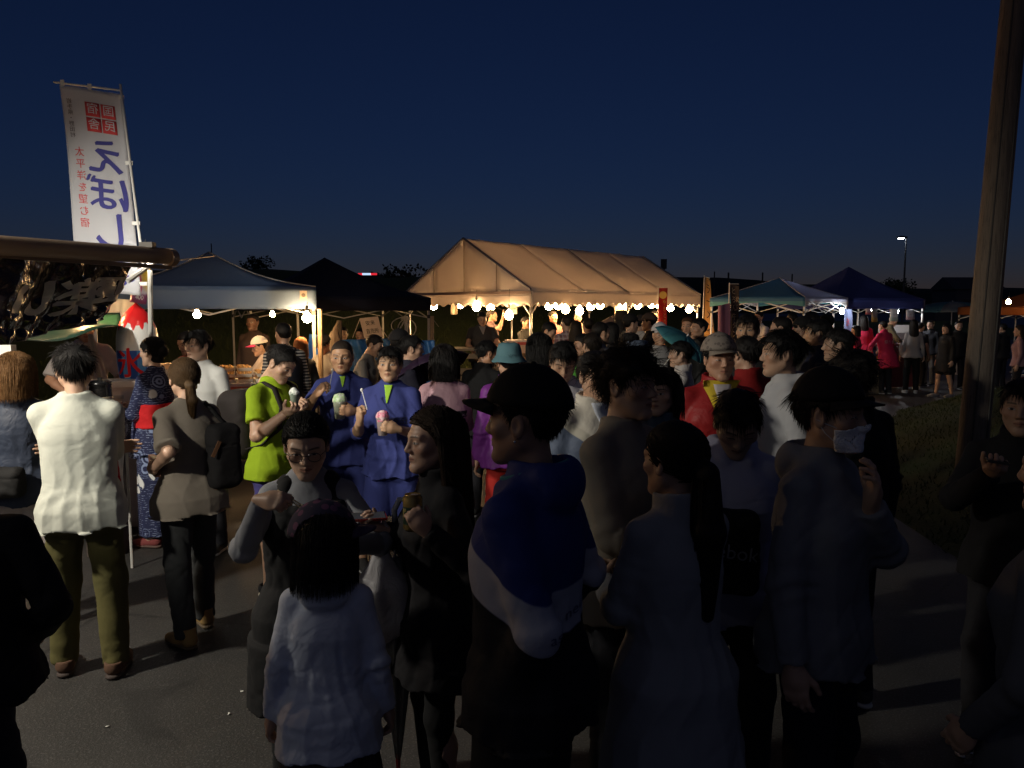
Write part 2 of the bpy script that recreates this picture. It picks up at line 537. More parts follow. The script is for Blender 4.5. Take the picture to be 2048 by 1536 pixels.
def joinVF(parts):
    V, Fc, o = [], [], 0
    for v, f in parts:
        if len(v) == 0: continue
        V.append(v); Fc.append(f + o); o += len(v)
    return np.concatenate(V), np.concatenate(Fc)
_hair = {}
def hair_mesh(style, lod, seed=0):
    key = (style, lod, seed)
    if key in _hair: return _hair[key]
    h = (.005, .007, .011)[lod]; rs = np.random.RandomState(11 + seed)
    thick = {'short': .010, 'spiky': .011, 'buzz': .0035, 'bob': .017, 'long': .015, 'pony': .010, 'bun': .012, 'updo': .009, 'curly': .022, 'fringe': .012, 'longpony': .013, 'crop': .010}[style]
    lower = {'fringe': .010, 'bob': .020, 'bun': .030, 'curly': .026, 'long': -.004, 'spiky': .006, 'short': .004}.get(style, 0.0)
    zend = {'bob': -.145, 'long': -.36}.get(style)
    cr = np.array(CR_R, f32)
    jit = lambda P: .006 * wav(P, 60, 5 + seed)
    def f(P):
        top = np.clip((P[:, 2] - .02) / .08, 0, 1)
        t = thick * (.55 + .45 * top)
        d = ell(P, CR_C, cr) - t
        if style == 'curly': d = d - .012 * wav(P, 55, 3)
        if style in ('short', 'spiky', 'fringe'): d = d - .004 * wav(P, 70, 8 + seed)
        cut = (hairline(P, lower) + jit(P) * (.5 if style == 'buzz' else 1.0) - P[:, 2]) * .8
        d = smax(d, cut, .006)
        if zend is not None:
            tab = ((zend, .088, .075, -.050), (-.10, .098, .090, -.036), (0, .095, .104, -.018), (.05, .088, .104, -.014)) if style == 'bob' else \
                  ((zend, .085, .040, -.085), (-.20, .110, .070, -.060), (-.10, .104, .088, -.040), (0, .094, .104, -.020), (.05, .086, .104, -.014))
            q = rings(P, tab)
            phi = np.degrees(np.arctan2(np.abs(P[:, 0]), P[:, 1] + .03))
            q = smax(q, ((62 if style == 'bob' else 74 + 20 * np.clip((-.05 - P[:, 2]) / .1, 0, 1)) - phi) * .0016, .008) - .003 * wav(P * np.array([1, 1, .15]), 110, 4)
            d = smin(d, q, .012)
        if style == 'pony':
            for a, b, ra, rb in (((0, -.090, -.010), (0, -.128, -.035), .030, .024), ((0, -.128, -.035), (.01, -.128, -.120), .025, .030), ((.01, -.128, -.120), (.015, -.105, -.215), .030, .012)):
                d = smin(d, rc(P, a, b, ra, rb) - .002 * wav(P * np.array([1, 1, .2]), 150, 2), .012)
        if style == 'longpony':
            for a, b, ra, rb in (((0, -.092, .010), (.0, -.132, -.02), .030, .026), ((0, -.132, -.02), (.005, -.142, -.20), .036, .048), ((.005, -.142, -.20), (.01, -.138, -.46), .048, .020)):
                d = smin(d, rc(P, a, b, ra, rb) - .003 * wav(P * np.array([1, 1, .15]), 120, 2), .015)
        if style in ('bun', 'updo'):
            d = smin(d, ell(P, (0, -.112, .005), (.045, .036, .042)) - .004 * wav(P, 70, 2), .02)
            d = smin(d, ell(P, (0, -.05, -.055), (.055, .05, .035)), .025)
        return d
    lo = (-.15, -.22, min(-.12, (zend or 0) - .03)); hi = (.15, .16, .17)
    if style == 'pony': lo = (-.15, -.22, -.26)
    if style == 'longpony': lo = (-.15, -.24, -.52)
    parts = [isosurf(f, lo, hi, h)]
    n = (1500, 600, 0)[lod]
    if style == 'buzz': n = 0
    if n:
        u = rs.normal(size=(n * 3, 3)); u /= np.linalg.norm(u, axis=1, keepdims=True)
        root = np.array(CR_C) + u * (cr + .002)
        ok = root[:, 2] > hairline(root, lower) + .004
        root, u = root[ok][:n], u[ok][:n]; n = len(root)
        m = 6; ts = np.linspace(0, 1, m)
        crown = np.array([.0, -.075, .10])
        flow = root - crown; flow -= u * (flow * u).sum(1, keepdims=True); flow /= np.linalg.norm(flow, axis=1, keepdims=True) + 1e-9
        paths = np.zeros((n, m, 3))
        if zend is None and style not in ('pony', 'longpony', 'bun', 'updo'):
            L = {'short': .042, 'spiky': .052, 'curly': .058, 'fringe': .052, 'crop': .024}.get(style, .03) * (.6 + .7 * rs.rand(n))
            lift = {'short': .42, 'spiky': .62, 'curly': .8, 'fringe': .26, 'crop': .8}.get(style, .5)
            cl = np.stack([wav(root, 45, 21 + q_, 1.5) for q_ in range(3)], 1)
            dirv = flow * (1 - .5 * lift) + u * lift + cl * (.55 if style != 'curly' else 1.0) + rs.normal(size=(n, 3)) * (.09 if style != 'curly' else .35)
            side = np.clip(1 - root[:, 2] / .06, 0, 1)[:, None]
            L = L * (1 - .55 * side[:, 0]); dirv = dirv * (1 - .5 * side) + np.array([0, .0, -.6]) * side
            for i, t in enumerate(ts):
                curl = 0
                if style == 'curly': curl = .012 * t * np.stack([np.sin(9 * t + rs.rand(n) * 6), np.cos(9 * t + rs.rand(n) * 6), np.sin(7 * t)], 1) if False else .010 * t * rs.normal(size=(n, 3))
                paths[:, i] = root + dirv * (L * t)[:, None] - np.array([0, 0, 1]) * (L * t * t * .45)[:, None] + curl
        else:
            ze = zend if zend is not None else -.04
            for i, t in enumerate(ts):
                if zend is not None:
                    # slide over the skull, then hang
                    k = np.clip(t * 2.2, 0, 1)[None] if np.ndim(t) else min(t * 2.2, 1.0)
                    ang = np.arctan2(root[:, 0], root[:, 1] + .03)
                    am_ = math.radians(66 if style == 'bob' else 80)
                    ang = np.where(np.abs(ang) < am_, np.sign(ang + 1e-6) * am_, ang)
                    eq = np.stack([np.sin(ang) * (.100), np.cos(ang) * .108 - .022, np.full(n, .0)], 1)
                    slid = root * (1 - k) + eq * k + u * .016 + np.array([0, 0, .030]) * (math.sin(k * math.pi))
                    tt = max(0.0, (t - .45) / .55)
                    hang = np.array([0, -.018 * tt, 1.0 * (ze + rs.uniform(-.012, .012, n)[0]) * tt])
                    p = slid + hang
                    p[:, 2] += rs.uniform(-.010, .012, n) * tt
                    paths[:, i] = p + rs.normal(size=(n, 3)) * .0015
                else:
                    tgt = np.array([0, -.125, -.03]) if style not in ('bun', 'updo') else np.array([0, -.115, .0])
                    q = root + u * .010
                    p = q * (1 - t) + tgt * t
                    dv = (p - np.array(CR_C)) / (cr + .011); kk = np.linalg.norm(dv, axis=1, keepdims=True)
                    p = np.where(kk < 1, np.array(CR_C) + (p - np.array(CR_C)) / kk, p)
                    paths[:, i] = p + rs.normal(size=(n, 3)) * .0012
        parts.append(strands_mesh(paths, (.0016, .0022)[lod], .0003))
        if style in ('pony', 'longpony'):
            nt = 420; ze = -.24 if style == 'pony' else -.50
            ph = rs.rand(nt) * 6.28; rr = np.sqrt(rs.rand(nt))
            pp = np.zeros((nt, m, 3))
            for i, t in enumerate(ts):
                rad = (.026 + .012 * math.sin(t * 3.0)) * (1 - .55 * t) * (1 if style == 'pony' else 1.6)
                pp[:, i] = np.stack([np.cos(ph) * rr * rad + .012 * t, np.sin(ph) * rr * rad - .128 + .02 * t * t, -.03 + (ze + .03) * t + rs.uniform(-.02, .02, nt) * t], 1)
            parts.append(strands_mesh(pp, .0020, .0004))
    V, Fc = joinVF(parts)
    _hair[key] = mesh_np('hair', V, Fc)
    return _hair[key]

# ---- hats in head space
_hats = {}
def cap_parts(lod):
    if ('cap', lod) in _hats: return _hats[('cap', lod)]
    R = np.array([CR_R[0] + .024, CR_R[1] + .024, CR_R[2] + .034])
    MBd = MB(); n = 36 if lod < 2 else 20; rows = 10
    vs, fs = [], []
    for i in range(rows + 1):
        th = math.radians(90 - 84 * i / rows)          # 90 top
        for k in range(n):
            a = 2 * math.pi * k / n
            seam = 1 - .012 * (abs(math.cos(3 * a)) > .985)
            vs.append((CR_C[0] + R[0] * math.cos(th) * math.cos(a) * seam, CR_C[1] + R[1] * math.cos(th) * math.sin(a) * seam, CR_C[2] + .006 + R[2] * math.sin(th)))
    for i in range(rows):
        for k in range(n): fs.append((i * n + k, (i + 1) * n + k, (i + 1) * n + (k + 1) % n, i * n + (k + 1) % n))
    b = len(vs); vs2 = [(x * .97, y * .97, z) for x, y, z in vs[-n:]]
    vs += vs2
    for k in range(n): fs.append((rows * n + k, b + k, b + (k + 1) % n, rows * n + (k + 1) % n))
    MBd.add(vs, fs)
    MBd.lathe([(.008, 0), (.007, .004), (.001, .006)], 8, (CR_C[0], CR_C[1], CR_C[2] + .006 + R[2] - .001))
    dome = MBd.mesh('crown', True)
    g = []
    for i in range(6):
        t = i / 5
        row = []
        for j in range(11):
            s = (j - 5) / 5
            a = math.radians(90) - s * math.radians(52)
            bx, by = R[0] * math.cos(a) * .99, CR_C[1] + R[1] * math.sin(a) * .99
            ln = .072 * (1 - abs(s) ** 2.6)
            row.append((bx * (1 + .03 * t), by + ln * t, CR_C[2] + .015 - .012 * t - .018 * s * s * (t ** .7)))
        g.append(row)
    brim = MB().sheet(g, .004).mesh('brim', True)
    _hats[('cap', lod)] = (dome, brim)
    return dome, brim
def bucket_mesh():
    if 'bucket' not in _hats:
        p = [(.001, .150), (.05, .148), (.078, .138), (.090, .10), (.096, .055), (.100, .050), (.130, .012), (.131, .009), (.098, .046), (.09, .05)]
        m = MB().lathe(p, 28, (0, -.012, -.004), caps=False)
        m.v = [(x, y * 1.15, z + .003 * math.sin(5 * math.atan2(y, x))) for x, y, z in m.v]
        _hats['bucket'] = m.mesh('bucket_hat', True)
    return _hats['bucket']
# ---- shoe
_shoe = {}
def shoe_meshes(kind='sneaker'):
    if kind in _shoe: return _shoe[kind]
    def up(P):
        d = rc(P, (0, -.055, .052), (0, .10, .036), .042, .036)
        d = smin(d, rc(P, (0, .08, .034), (0, .165, .028), .042, .030), .03)
        top = .135 if kind == 'boot' else .085
        d = smin(d, rc(P, (0, -.045, .06), (0, -.045, top), .042, .044), .02)
        d = np.maximum(d, np.maximum(.014 - P[:, 2], P[:, 2] - top))
        if kind != 'boot':
            d = np.maximum(d, -rc(P, (0, -.04, .075), (0, -.04, .15), .036, .036))
        return d
    def sole(P):
        q = P * np.array([1, 1, .0001], f32)
        d = smin(rc(q, (0, -.06, 0), (0, .09, 0), .040, .044), rc(q, (0, .09, 0), (0, .168, 0), .044, .028), .02)
        return np.maximum(d, np.maximum(-P[:, 2] + .001, P[:, 2] - .024))
    a = mesh_np('upper', *isosurf(up, (-.07, -.12, -.01), (.07, .23, .18), .009))
    b = mesh_np('sole', *isosurf(sole, (-.07, -.13, -.02), (.07, .23, .05), .009))
    _shoe[kind] = (a, b)
    return a, b

# ---- figure
MEN = ((.80, .165, .125, -.005), (.90, .165, .122, -.008), (1.02, .146, .106, 0), (1.12, .148, .106, .004), (1.26, .158, .117, .006), (1.34, .146, .104, 0), (1.40, .108, .082, -.008), (1.45, .066, .062, -.012), (1.50, .056, .056, -.012))
WOM = ((.80, .168, .126, -.008), (.90, .166, .120, -.010), (1.03, .128, .096, 0), (1.12, .130, .098, .006), (1.25, .140, .122, .016), (1.34, .128, .098, .004), (1.40, .094, .074, -.008), (1.45, .056, .053, -.012), (1.50, .047, .048, -.012))
def ik(Sp, W, l1, l2, pole):
    Sp, W, pole = Vector(Sp), Vector(W), Vector(pole)
    v = W - Sp; d = v.length
    mx = (l1 + l2) * .992
    if d > mx: W = Sp + v * (mx / d); v = W - Sp; d = mx
    d = max(d, abs(l1 - l2) + .01)
    a = (l1 * l1 - l2 * l2 + d * d) / (2 * d); hh = math.sqrt(max(l1 * l1 - a * a, 0))
    x = v.normalized(); p = pole - x * pole.dot(x)
    p = p.normalized() if p.length > 1e-5 else Vector((0, -1, 0))
    return Sp + x * a + p * hh, W
# named arm poses: wrist (right side; x mirrored for left), elbow pole, hand pose, back-of-hand hint, hand direction or None
ARM = {
    'down': ((.255, .035, .82), (.25, -1, 0), 'relax', (1, .15, 0), None),
    'walk': ((.25, .14, .86), (.3, -1, 0), 'relax', (1, .1, 0), None),
    'fold': ((-.10, .235, 1.15), (1, .2, -.9), 'flat', (.2, 1, .3), (-1, .05, .1)),
    'hold': ((.085, .30, 1.12), (.45, -.5, -1), 'grip', (.9, .2, -.1), (-.25, .95, .2)),
    'phone': ((.055, .27, 1.16), (.8, -.2, -1), 'grip', (.25, .1, -1), (-.35, .9, .3)),
    'mouth': ((.115, .20, 1.375), (.9, .1, -.9), 'pinch', (.6, .6, .2), (-.7, .3, .45)),
    'eat': ((.09, .26, 1.27), (.8, 0, -1), 'pinch', (.8, .3, .3), (-.45, .8, .2)),
    'pocket': ((.215, .10, .93), (.75, -1, 0), 'relax', (1, .1, 0), None),
    'up': ((.26, .22, 1.55), (.8, -.1, -.8), 'spread', (.2, -1, 0), (.0, .1, 1)),
    'counter': ((.17, .34, 1.02), (.8, -.4, -.2), 'relax', (.1, .1, 1), None),
    'reach': ((.16, .46, 1.22), (.6, -.2, -1), 'grip', (.2, .1, 1), None),
    'bag': ((.24, .05, .86), (.25, -1, 0), 'fist', (1, .1, 0), None),
    'behind': ((.10, -.20, .92), (.8, -.8, 0), 'relax', (.1, -1, 0), None),
}
TOPS = {  # sleeve end along the arm (0 shoulder,1 elbow,2 wrist), inflation, hem z, fold amplitude, sleeve extra
    'tee': (.66, .016, .86, .004, .017), 'loose_tee': (.90, .024, .80, .0055, .030), 'long': (1.95, .014, .84, .004, .009), 'loose_long': (1.95, .020, .80, .0055, .012),
    'threequarter': (1.30, .020, .80, .009, .018), 'jacket': (1.97, .024, .82, .0065, .016), 'hoodie': (1.97, .024, .80, .0060, .017), 'coat': (1.97, .024, .60, .0065, .016),
    'rolled': (1.12, .020, .82, .0105, .015), 'sleeveless': (.16, .020, .84, .006, .012), 'smock': (1.9, .03, .62, .010, .018)}
PEOPLE = {}
def person(key, label, px=None, ytop=None, Y=3.0, yaw=180, fem=0, group=None, stature=None, loc=None,
           lean=0, hyaw=0, hpitch=0, hroll=0, R='down', L='down', top=('tee', (.5, .5, .5)), bot=('trousers', (.02, .02, .025)), shoe=('sneaker', (.05, .05, .05), (.5, .5, .5)),
           hair=('short', (.008, .007, .007)), hat=None, tone=(.50, .31, .215), eyes=1.0, gaze=0.0, lod=None, stance=.11, step=(0, 0), topmat=None, botmat=None, topkind='knit', build=1.0, hem=None, over=None):
    d = Y
    if lod is None: lod = 0 if d < 3.4 else (1 if d < 7.5 else 2)
    if px is not None:
        p0 = at(px, ytop, Y); H = p0.z; loc = (p0.x, Y)
    else: H = stature
    hs = (H / 1.72) ** .45                       # head scales less than the body
    s = H / 1.72
    yr = math.radians(yaw)
    if hat: H -= .018
    # proportions: let the trunk+legs take up what the head does not
    tot = 1.605 * s + .115 * hs
    sb = (H - .115 * hs) / 1.605 if H > 1.45 else (H - .115 * hs - .0) / 1.605
    lr = math.radians(lean)
    # stature lost by leaning
    for _ in range(3):
        top_z = (.95 + (1.605 - .95) * math.cos(lr) + 0.02 * math.sin(-lr)) * sb + .115 * hs * math.cos(lr * .4)
        sb *= 1 + (H - top_z) / top_z
    s = sb
    # upper-body frame
    U = np.eye(4); U[1, 1] = math.cos(lr); U[1, 2] = math.sin(lr); U[2, 1] = -math.sin(lr); U[2, 2] = math.cos(lr)
    piv = np.array([0, 0, .95]); U[:3, 3] = piv - U[:3, :3] @ piv
    Ui = np.linalg.inv(U)
    up = lambda p: tuple(U[:3, :3] @ np.array(p) + U[:3, 3])
    sw = (.143 if fem else .166) * build
    joints = {}
    root = bpy.data.objects.new('person', None)
    l1, l2 = .285, .250
    arms = {}
    # place the feet so that the head lands above the given spot
    hc = np.array(up((0, .012, 1.605)))
    cy, sy = math.cos(yr), math.sin(yr)
    lx, ly = loc
    if px is not None:
        ox, oy = hc[0] * s, hc[1] * s
        lx -= ox * cy - oy * sy; ly -= ox * sy + oy * cy
    W2L = lambda p: Vector((((p[0] - lx) * cy + (p[1] - ly) * sy) / s, (-(p[0] - lx) * sy + (p[1] - ly) * cy) / s, p[2] / s))
    for sd, spec in ((1, R), (-1, L)):
        spec = ARM[spec] if isinstance(spec, str) else spec
        w, pole, hp, back, hd = spec
        if w[0] == 'px': w = W2L(at(w[1], w[2], w[3]))
        else: w = Vector((w[0] * sd, w[1], w[2]))
        mir = lambda q: Vector((q[0] * sd, q[1], q[2]))
        Sp = Vector(up((sw * sd, -.010, 1.383)))
        E, Wp = ik(Sp, w, l1, l2, mir(pole))
        hdv = (Wp - E).normalized() if hd is None else mir(hd)
        arms[sd] = (np.array(Sp), np.array(E), np.array(Wp), hp, mir(back), hdv)
    rad_a = (.047, .0385, .0385, .0265) if not fem else (.040, .034, .033, .0235)
    rad_a = tuple(q * (.5 + .5 * build) for q in rad_a)
    hips = {1: np.array([.080, 0, .88]), -1: np.array([-.080, 0, .88])}
    ank = {sd: np.array([stance * sd, (step[0] if sd > 0 else step[1]), .085]) for sd in (1, -1)}
    kne = {sd: (hips[sd] + ank[sd]) / 2 + np.array([.008 * sd, .030, .02]) for sd in (1, -1)}
    torso = WOM if fem else MEN
    torso = tuple((z, a * build, b * build, c) for z, a, b, c in torso)
    fine = (.0092, .012, .022)[lod]
    headM = np.eye(4)
    ry = math.radians(hyaw); rp = math.radians(-hpitch); rr = math.radians(hroll)
    headM[:3, :3] = np.array(Matrix.Rotation(ry, 3, 'Z') @ Matrix.Rotation(rp, 3, 'X') @ Matrix.Rotation(rr, 3, 'Y'))
    hm = np.eye(4); hm[:3, :3] = U[:3, :3] @ headM[:3, :3] if abs(lean) < 14 else headM[:3, :3]
    nk = np.array(up((0, -.005, 1.505)))                       # pivot at the top of the neck
    k = hs / s
    hm[:3, :3] = hm[:3, :3] * k
    hm[:3, 3] = nk + hm[:3, :3] @ np.array([0, .022, .100 / 1.0]) 
    # ---------------- clothes
    tk, tcol = top[0], top[1]
    slv, inf, hemz, famp, sx = TOPS[tk]
    hemz = hem if hem is not None else hemz
    long_top = hemz < .80
    def armpt(sd, t):
        Sp, E, Wp = arms[sd][:3]
        return Sp + (E - Sp) * t if t <= 1 else E + (Wp - E) * (t - 1)
    def arm_d(P, sd, t_end, add):
        Sp, E, Wp = arms[sd][:3]
        r0, r1, r2, r3 = rad_a
        if t_end <= 1:
            e = armpt(sd, t_end)
            return rc(P, Sp, e, r0 + add * .4, r0 + (r1 - r0) * t_end + add * 1.15, cut=True)
        dd = rc(P, Sp, E, r0 + add * .4, r1 + add * .9)
        e = armpt(sd, t_end)
        return smin(dd, rc(P, E, e, r2 + add, r2 + (r3 - r2) * (t_end - 1) + add * 1.0, cut=True), .02)
    tab = [(r[0], max(r[1], .182 * build) if r[0] < .96 else r[1], max(r[2], .134 * build) if r[0] < .96 else r[2], r[3]) for r in torso if r[0] >= hemz]
    a0 = np.interp(hemz, [r[0] for r in torso], [r[1] for r in torso]); b0 = np.interp(hemz, [r[0] for r in torso], [r[2] for r in torso])
    flare = .020 + (.045 if tk in ('coat', 'smock') else 0.0) * (.82 - hemz) / .3 + .012 * (tk in ('loose_tee', 'loose_long'))
    tab = [(hemz, max(a0, .182 * build) + flare * .6, max(b0, .134 * build) + flare * .6, -.004)] + tab
    ztop = 1.487 if tk not in ('jacket', 'hoodie', 'coat') else 1.505
    def top_f(P):
        Q = (P - U[:3, 3].astype(f32)) @ Ui[:3, :3].T.astype(f32) if False else (P @ Ui[:3, :3].T + Ui[:3, 3]).astype(f32)
        loose = inf * (1 + .35 * np.clip((1.15 - Q[:, 2]) / .3, 0, 1)) if tk != 'sleeveless' else inf
        T = np.asarray(tab, f32); z = Q[:, 2]
        loose = loose * (.30 + .70 * np.clip((1.46 - z) / .16, 0, 1)) + .004
        a = np.interp(z, T[:, 0], T[:, 1]) + loose
        b = np.interp(z, T[:, 0], T[:, 2]) + loose
        c = np.interp(z, T[:, 0], T[:, 3])
        q = ((np.abs(Q[:, 0]) / a) ** 2.3 + (np.abs(Q[:, 1] - c) / b) ** 2.3) ** (1 / 2.3)
        d = np.maximum((q - 1) * np.minimum(a, b), z - ztop)
        A = np.stack([np.abs(Q[:, 0]), Q[:, 1], Q[:, 2]], 1)
        d = smin(d, rc(A, (.040, -.016, 1.462), (sw - .012, -.010, 1.386), .030, .043 + inf * .3), .035)
        for sd in (1, -1): d = smin(d, arm_d(P, sd, slv, sx), .035)
        if tk == 'hoodie':
            hd_ = smin(ell(Q, (0, -.098, 1.440), (.104, .046, .072)), rc(A, (.07, -.07, 1.475), (.045, .055, 1.425), .034, .026), .03)
            d = smin(d, hd_, .02)
            d = np.maximum(d, -ell(Q, (0, -.035, 1.56), (.068, .085, .10)))
        elif tk in ('jacket', 'coat'):
            col_ = np.abs(np.sqrt(Q[:, 0] ** 2 + (Q[:, 1] + .012) ** 2 * 1.1) - .079) - .008
            d = smin(d, np.maximum(col_, np.maximum(Q[:, 2] - 1.515 - .15 * np.clip(-Q[:, 1] - .01, -.1, .1), 1.42 - Q[:, 2])), .010)
        d = np.maximum(d, hemz - Q[:, 2] + .008 * np.sin(Q[:, 0] * 31 + Q[:, 1] * 17) * (tk != 'tee'))
        return d.astype(f32)
    pts = np.array([up(p) for p in ((-.36, -.3, hemz), (.36, .3, 1.56), (-.36, .3, 1.56), (.36, -.3, hemz), (0, 0, hemz - .05))] +
                   [armpt(sd, t) for sd in (1, -1) for t in (.5, 1, slv)])
    lo, hi = pts.min(0) - .12, pts.max(0) + .12
    V, Fc = isosurf(top_f, lo, hi, fine)
    seed = sum(map(ord, key)) % 997
    if lod < 2:
        Nn = vnormals(V, Fc)
        am = famp * np.clip((1.44 - V[:, 2]) / .15, .25, 1)
        Q = V @ Ui[:3, :3].T + Ui[:3, 3]
        th_ = np.arctan2(Q[:, 0], Q[:, 1]); zz = Q[:, 2]
        nz = wav(V, 8, seed + 60); nz2 = wav(V, 16, seed + 61)
        dd_ = folds(V, seed, .62)
        near_t = np.ones(len(V))
        for sd in (1, -1):
            Sp, E, Wp = arms[sd][:3]
            best = np.full(len(V), 9.0); tt = np.zeros(len(V))
            for k_, (a_, b_) in enumerate(((Sp, E), (E, Wp))):
                ba = b_ - a_; t_ = np.clip((V - a_) @ ba / (ba @ ba), 0, 1)
                ds = np.linalg.norm(V - a_ - t_[:, None] * ba, axis=1)
                upd = ds < best; best = np.where(upd, ds, best); tt = np.where(upd, t_ + k_, tt)
            on = np.clip((.105 - best) / .03, 0, 1) * np.clip((tt - .18) / .2, 0, 1)
            crease = np.sin(tt * 21 + 5.5 * nz + 2.2 * nz2) ; crease = np.sign(crease) * np.abs(crease) ** .7
            dd_ = dd_ + on * crease * (.15 + 1.0 * np.exp(-((tt - 1.02) / .20) ** 2)) * .75
            near_t *= 1 - on
        ramp = np.clip((1.30 - zz) / .35, 0, 1)
        vert = np.sin(th_ * 6 + 2.6 * nz + seed) ; vert = 1 - 2 * np.abs(vert) ** .6
        waist = np.sin(zz * 52 + 7.0 * nz + 2.5 * nz2 + np.sin(th_ * 2 + seed) * 3) * np.exp(-((zz - hemz - .16) / .09) ** 2)
        diag = np.sin((zz + .75 * np.abs(Q[:, 0])) * 38 + 5.0 * nz) * np.exp(-((zz - 1.24) / .10) ** 2) * np.clip(np.abs(Q[:, 0]) / .12, 0, 1)
        dd_ = dd_ + near_t * (ramp * vert * .60 + waist * .42 + diag * .30)
        V = V + Nn * (np.clip(dd_, -1.6, 1.6) * am)[:, None]
    top_me = mesh_np('shirt', V * s, Fc)
    tname = {'tee': 'shirt', 'loose_tee': 'shirt', 'long': 'shirt', 'loose_long': 'shirt', 'threequarter': 'shirt', 'jacket': 'jacket', 'hoodie': 'hoodie', 'coat': 'coat', 'rolled': 'jacket', 'sleeveless': 'vest', 'smock': 'smock'}[tk]
    # ---------------- legs
    bk, bcol = bot
    rl = {'trousers': (.092, .074, .062), 'slim': (.088, .062, .046), 'baggy': (.105, .092, .078), 'shorts': (.106, .098, .098), 'leggings': (.084, .056, .042)}.get(bk)
    ptab = [(r[0], r[1] + .004, r[2] + .004, r[3]) for r in torso if r[0] <= 1.04]
    def bot_f(P):
        if bk in ('skirt', 'longskirt', 'straight'):
            hz = .50 if bk == 'skirt' else .16
            T = ((.10, .185, .150, .01), (.5, .190, .150, 0), (.92, .186, .140, -.005), (1.02, .150, .115, 0)) if bk == 'straight' else ((hz, .225, .19, .01), (.75, .195, .155, 0), (.92, .185, .14, -.005), (1.02, .150, .115, 0))
            d = rings(P, T) - .012 * np.sin(np.arctan2(P[:, 0], P[:, 1]) * 11) * np.clip((.9 - P[:, 2]) / .3, 0, 1) * (.25 if bk == 'straight' else 1)
            return d.astype(f32)
        d = rings(P, [(.79, .155, .115, -.005)] + ptab[1:] if False else ptab, 2.2)
        for sd in (1, -1):
            if bk == 'shorts':
                kk = hips[sd] + (kne[sd] - hips[sd]) * .90
                d = smin(d, rc(P, hips[sd], kk, rl[0], rl[1], cut=True), .03)
            else:
                d = smin(d, rc(P, hips[sd], kne[sd], rl[0], rl[1]), .03)
                d = smin(d, rc(P, kne[sd], ank[sd] + np.array([0, 0, -.02]), rl[1], rl[2], cut=True), .03)
        return np.maximum(d, P[:, 2] - 1.03).astype(f32)
    lob = np.array([-.36, -.3 + min(step) * 1.1, -.02]); hib = np.array([.36, .3 + max(step) * 1.1, 1.1])
    V, Fc = isosurf(bot_f, lob, hib, fine * 1.15)
    if lod < 2 and bk not in ('skirt', 'longskirt', 'straight'):
        Nn = vnormals(V, Fc)
        am = .0055 * np.clip((.95 - V[:, 2]) / .2, 0, 1) * (1.0 if bk != 'leggings' else .3)
        V = V + Nn * (folds(V * np.array([1, 1, .8]), seed + 40, 1.0) * am)[:, None]
    bot_me = mesh_np('trousers', V * s, Fc)
    bname = {'skirt': 'skirt', 'longskirt': 'skirt', 'straight': 'robe', 'shorts': 'shorts'}.get(bk, 'trousers')
    # ---------------- body: one mesh with head and hands
    bare_leg = bk in ('shorts', 'skirt', 'leggings')
    shr = .014
    def body_f(P):
        Q = (P @ Ui[:3, :3].T + Ui[:3, 3]).astype(f32)
        d = rings(Q, torso, 2.1, -shr)
        A = np.stack([np.abs(Q[:, 0]), Q[:, 1], Q[:, 2]], 1)
        d = smin(d, rc(A, (.036, -.012, 1.430), (sw - .02, -.010, 1.380), .026, .034), .03)
        d = smin(d, rc(Q, (0, -.012, 1.40), (0, -.008, 1.50), .048, .040), .03)
        for sd in (1, -1):
            Sp, E, Wp = arms[sd][:3]
            r0, r1, r2, r3 = rad_a
            d = smin(d, rc(P, Sp, E, r0 - .008, r1 - .001), .03)
            mid = E + (Wp - E) * .3
            d = smin(d, smin(rc(P, E, mid, r1 - .001, r2), rc(P, mid, Wp, r2, r3), .02), .02)
            hp_, kn, an = hips[sd], kne[sd], ank[sd]
            cf = kn + (an - kn) * .30 + np.array([0, -.012, 0])
            w_ = 0.0 if bare_leg else -.012
            q = smin(rc(P, hp_, kn, .080 + w_, .052 + w_), smin(rc(P, kn, cf, .050 + w_, .052 + w_), rc(P, cf, an, .052 + w_, .034), .02), .03)
            q = smin(q, rc(P, an, an + np.array([0, .06, -.045]), .034, .028), .02)
            d = smin(d, q, .025)
        return d.astype(f32)
    pts = np.array([up((-.3, -.25, 1.5)), up((.3, .25, 1.5)), (-.36, -.25, -.02), (.36, .3, 1)] + [tuple(arms[sd][j]) for sd in (1, -1) for j in range(3)] + [tuple(ank[sd] + np.array([0, .1, 0])) for sd in (1, -1)])
    bh = (.012, .014, .024)[lod]
    Vb, Fb = isosurf(body_f, pts.min(0) - .09, pts.max(0) + .09, bh)
    rest = [np.full((len(Vb), 3), -9.0, f32)]
    parts = [(Vb * s, Fb)]
    hh = (.0038, .0045, .0085)[lod]
    Vh, Fh = head_mesh(hh, 1 if fem else 0)
    parts.append((xf(hm, Vh) * s, Fh)); rest.append(Vh)
    for sd in (1, -1):
        Sp, E, Wp, hp, back, hdv = arms[sd]
        V, Fc = hand_mesh((.0042, .0055, .010)[lod], hp)
        if sd < 0: V = V * np.array([1, -1, 1], f32); Fc = Fc[:, ::-1]
        fs_ = .98 if not fem else .90
        M = frame(hdv, back, Wp); M[:3, :3] *= fs_ * (hs / s) ** .5
        parts.append((xf(M, V) * s, Fc)); rest.append(np.full((len(V), 3), -9.0, f32))
        joints['wrist', sd] = M.copy()
    V, Fc = joinVF(parts)
    bme = mesh_np('body', V, Fc)
    at_ = bme.attributes.new('rest', 'FLOAT_VECTOR', 'POINT'); at_.data.foreach_set('vector', np.concatenate(rest).astype(f32).ravel())
    bme.materials.append(skin(tone, eyes, gaze=gaze))
    # ---------------- objects
    root.location = (lx, ly, 0); root.rotation_euler = (0, 0, yr)
    link(root); tag(root, label, 'person', group)
    link(bpy.data.objects.new('body', bme), root)
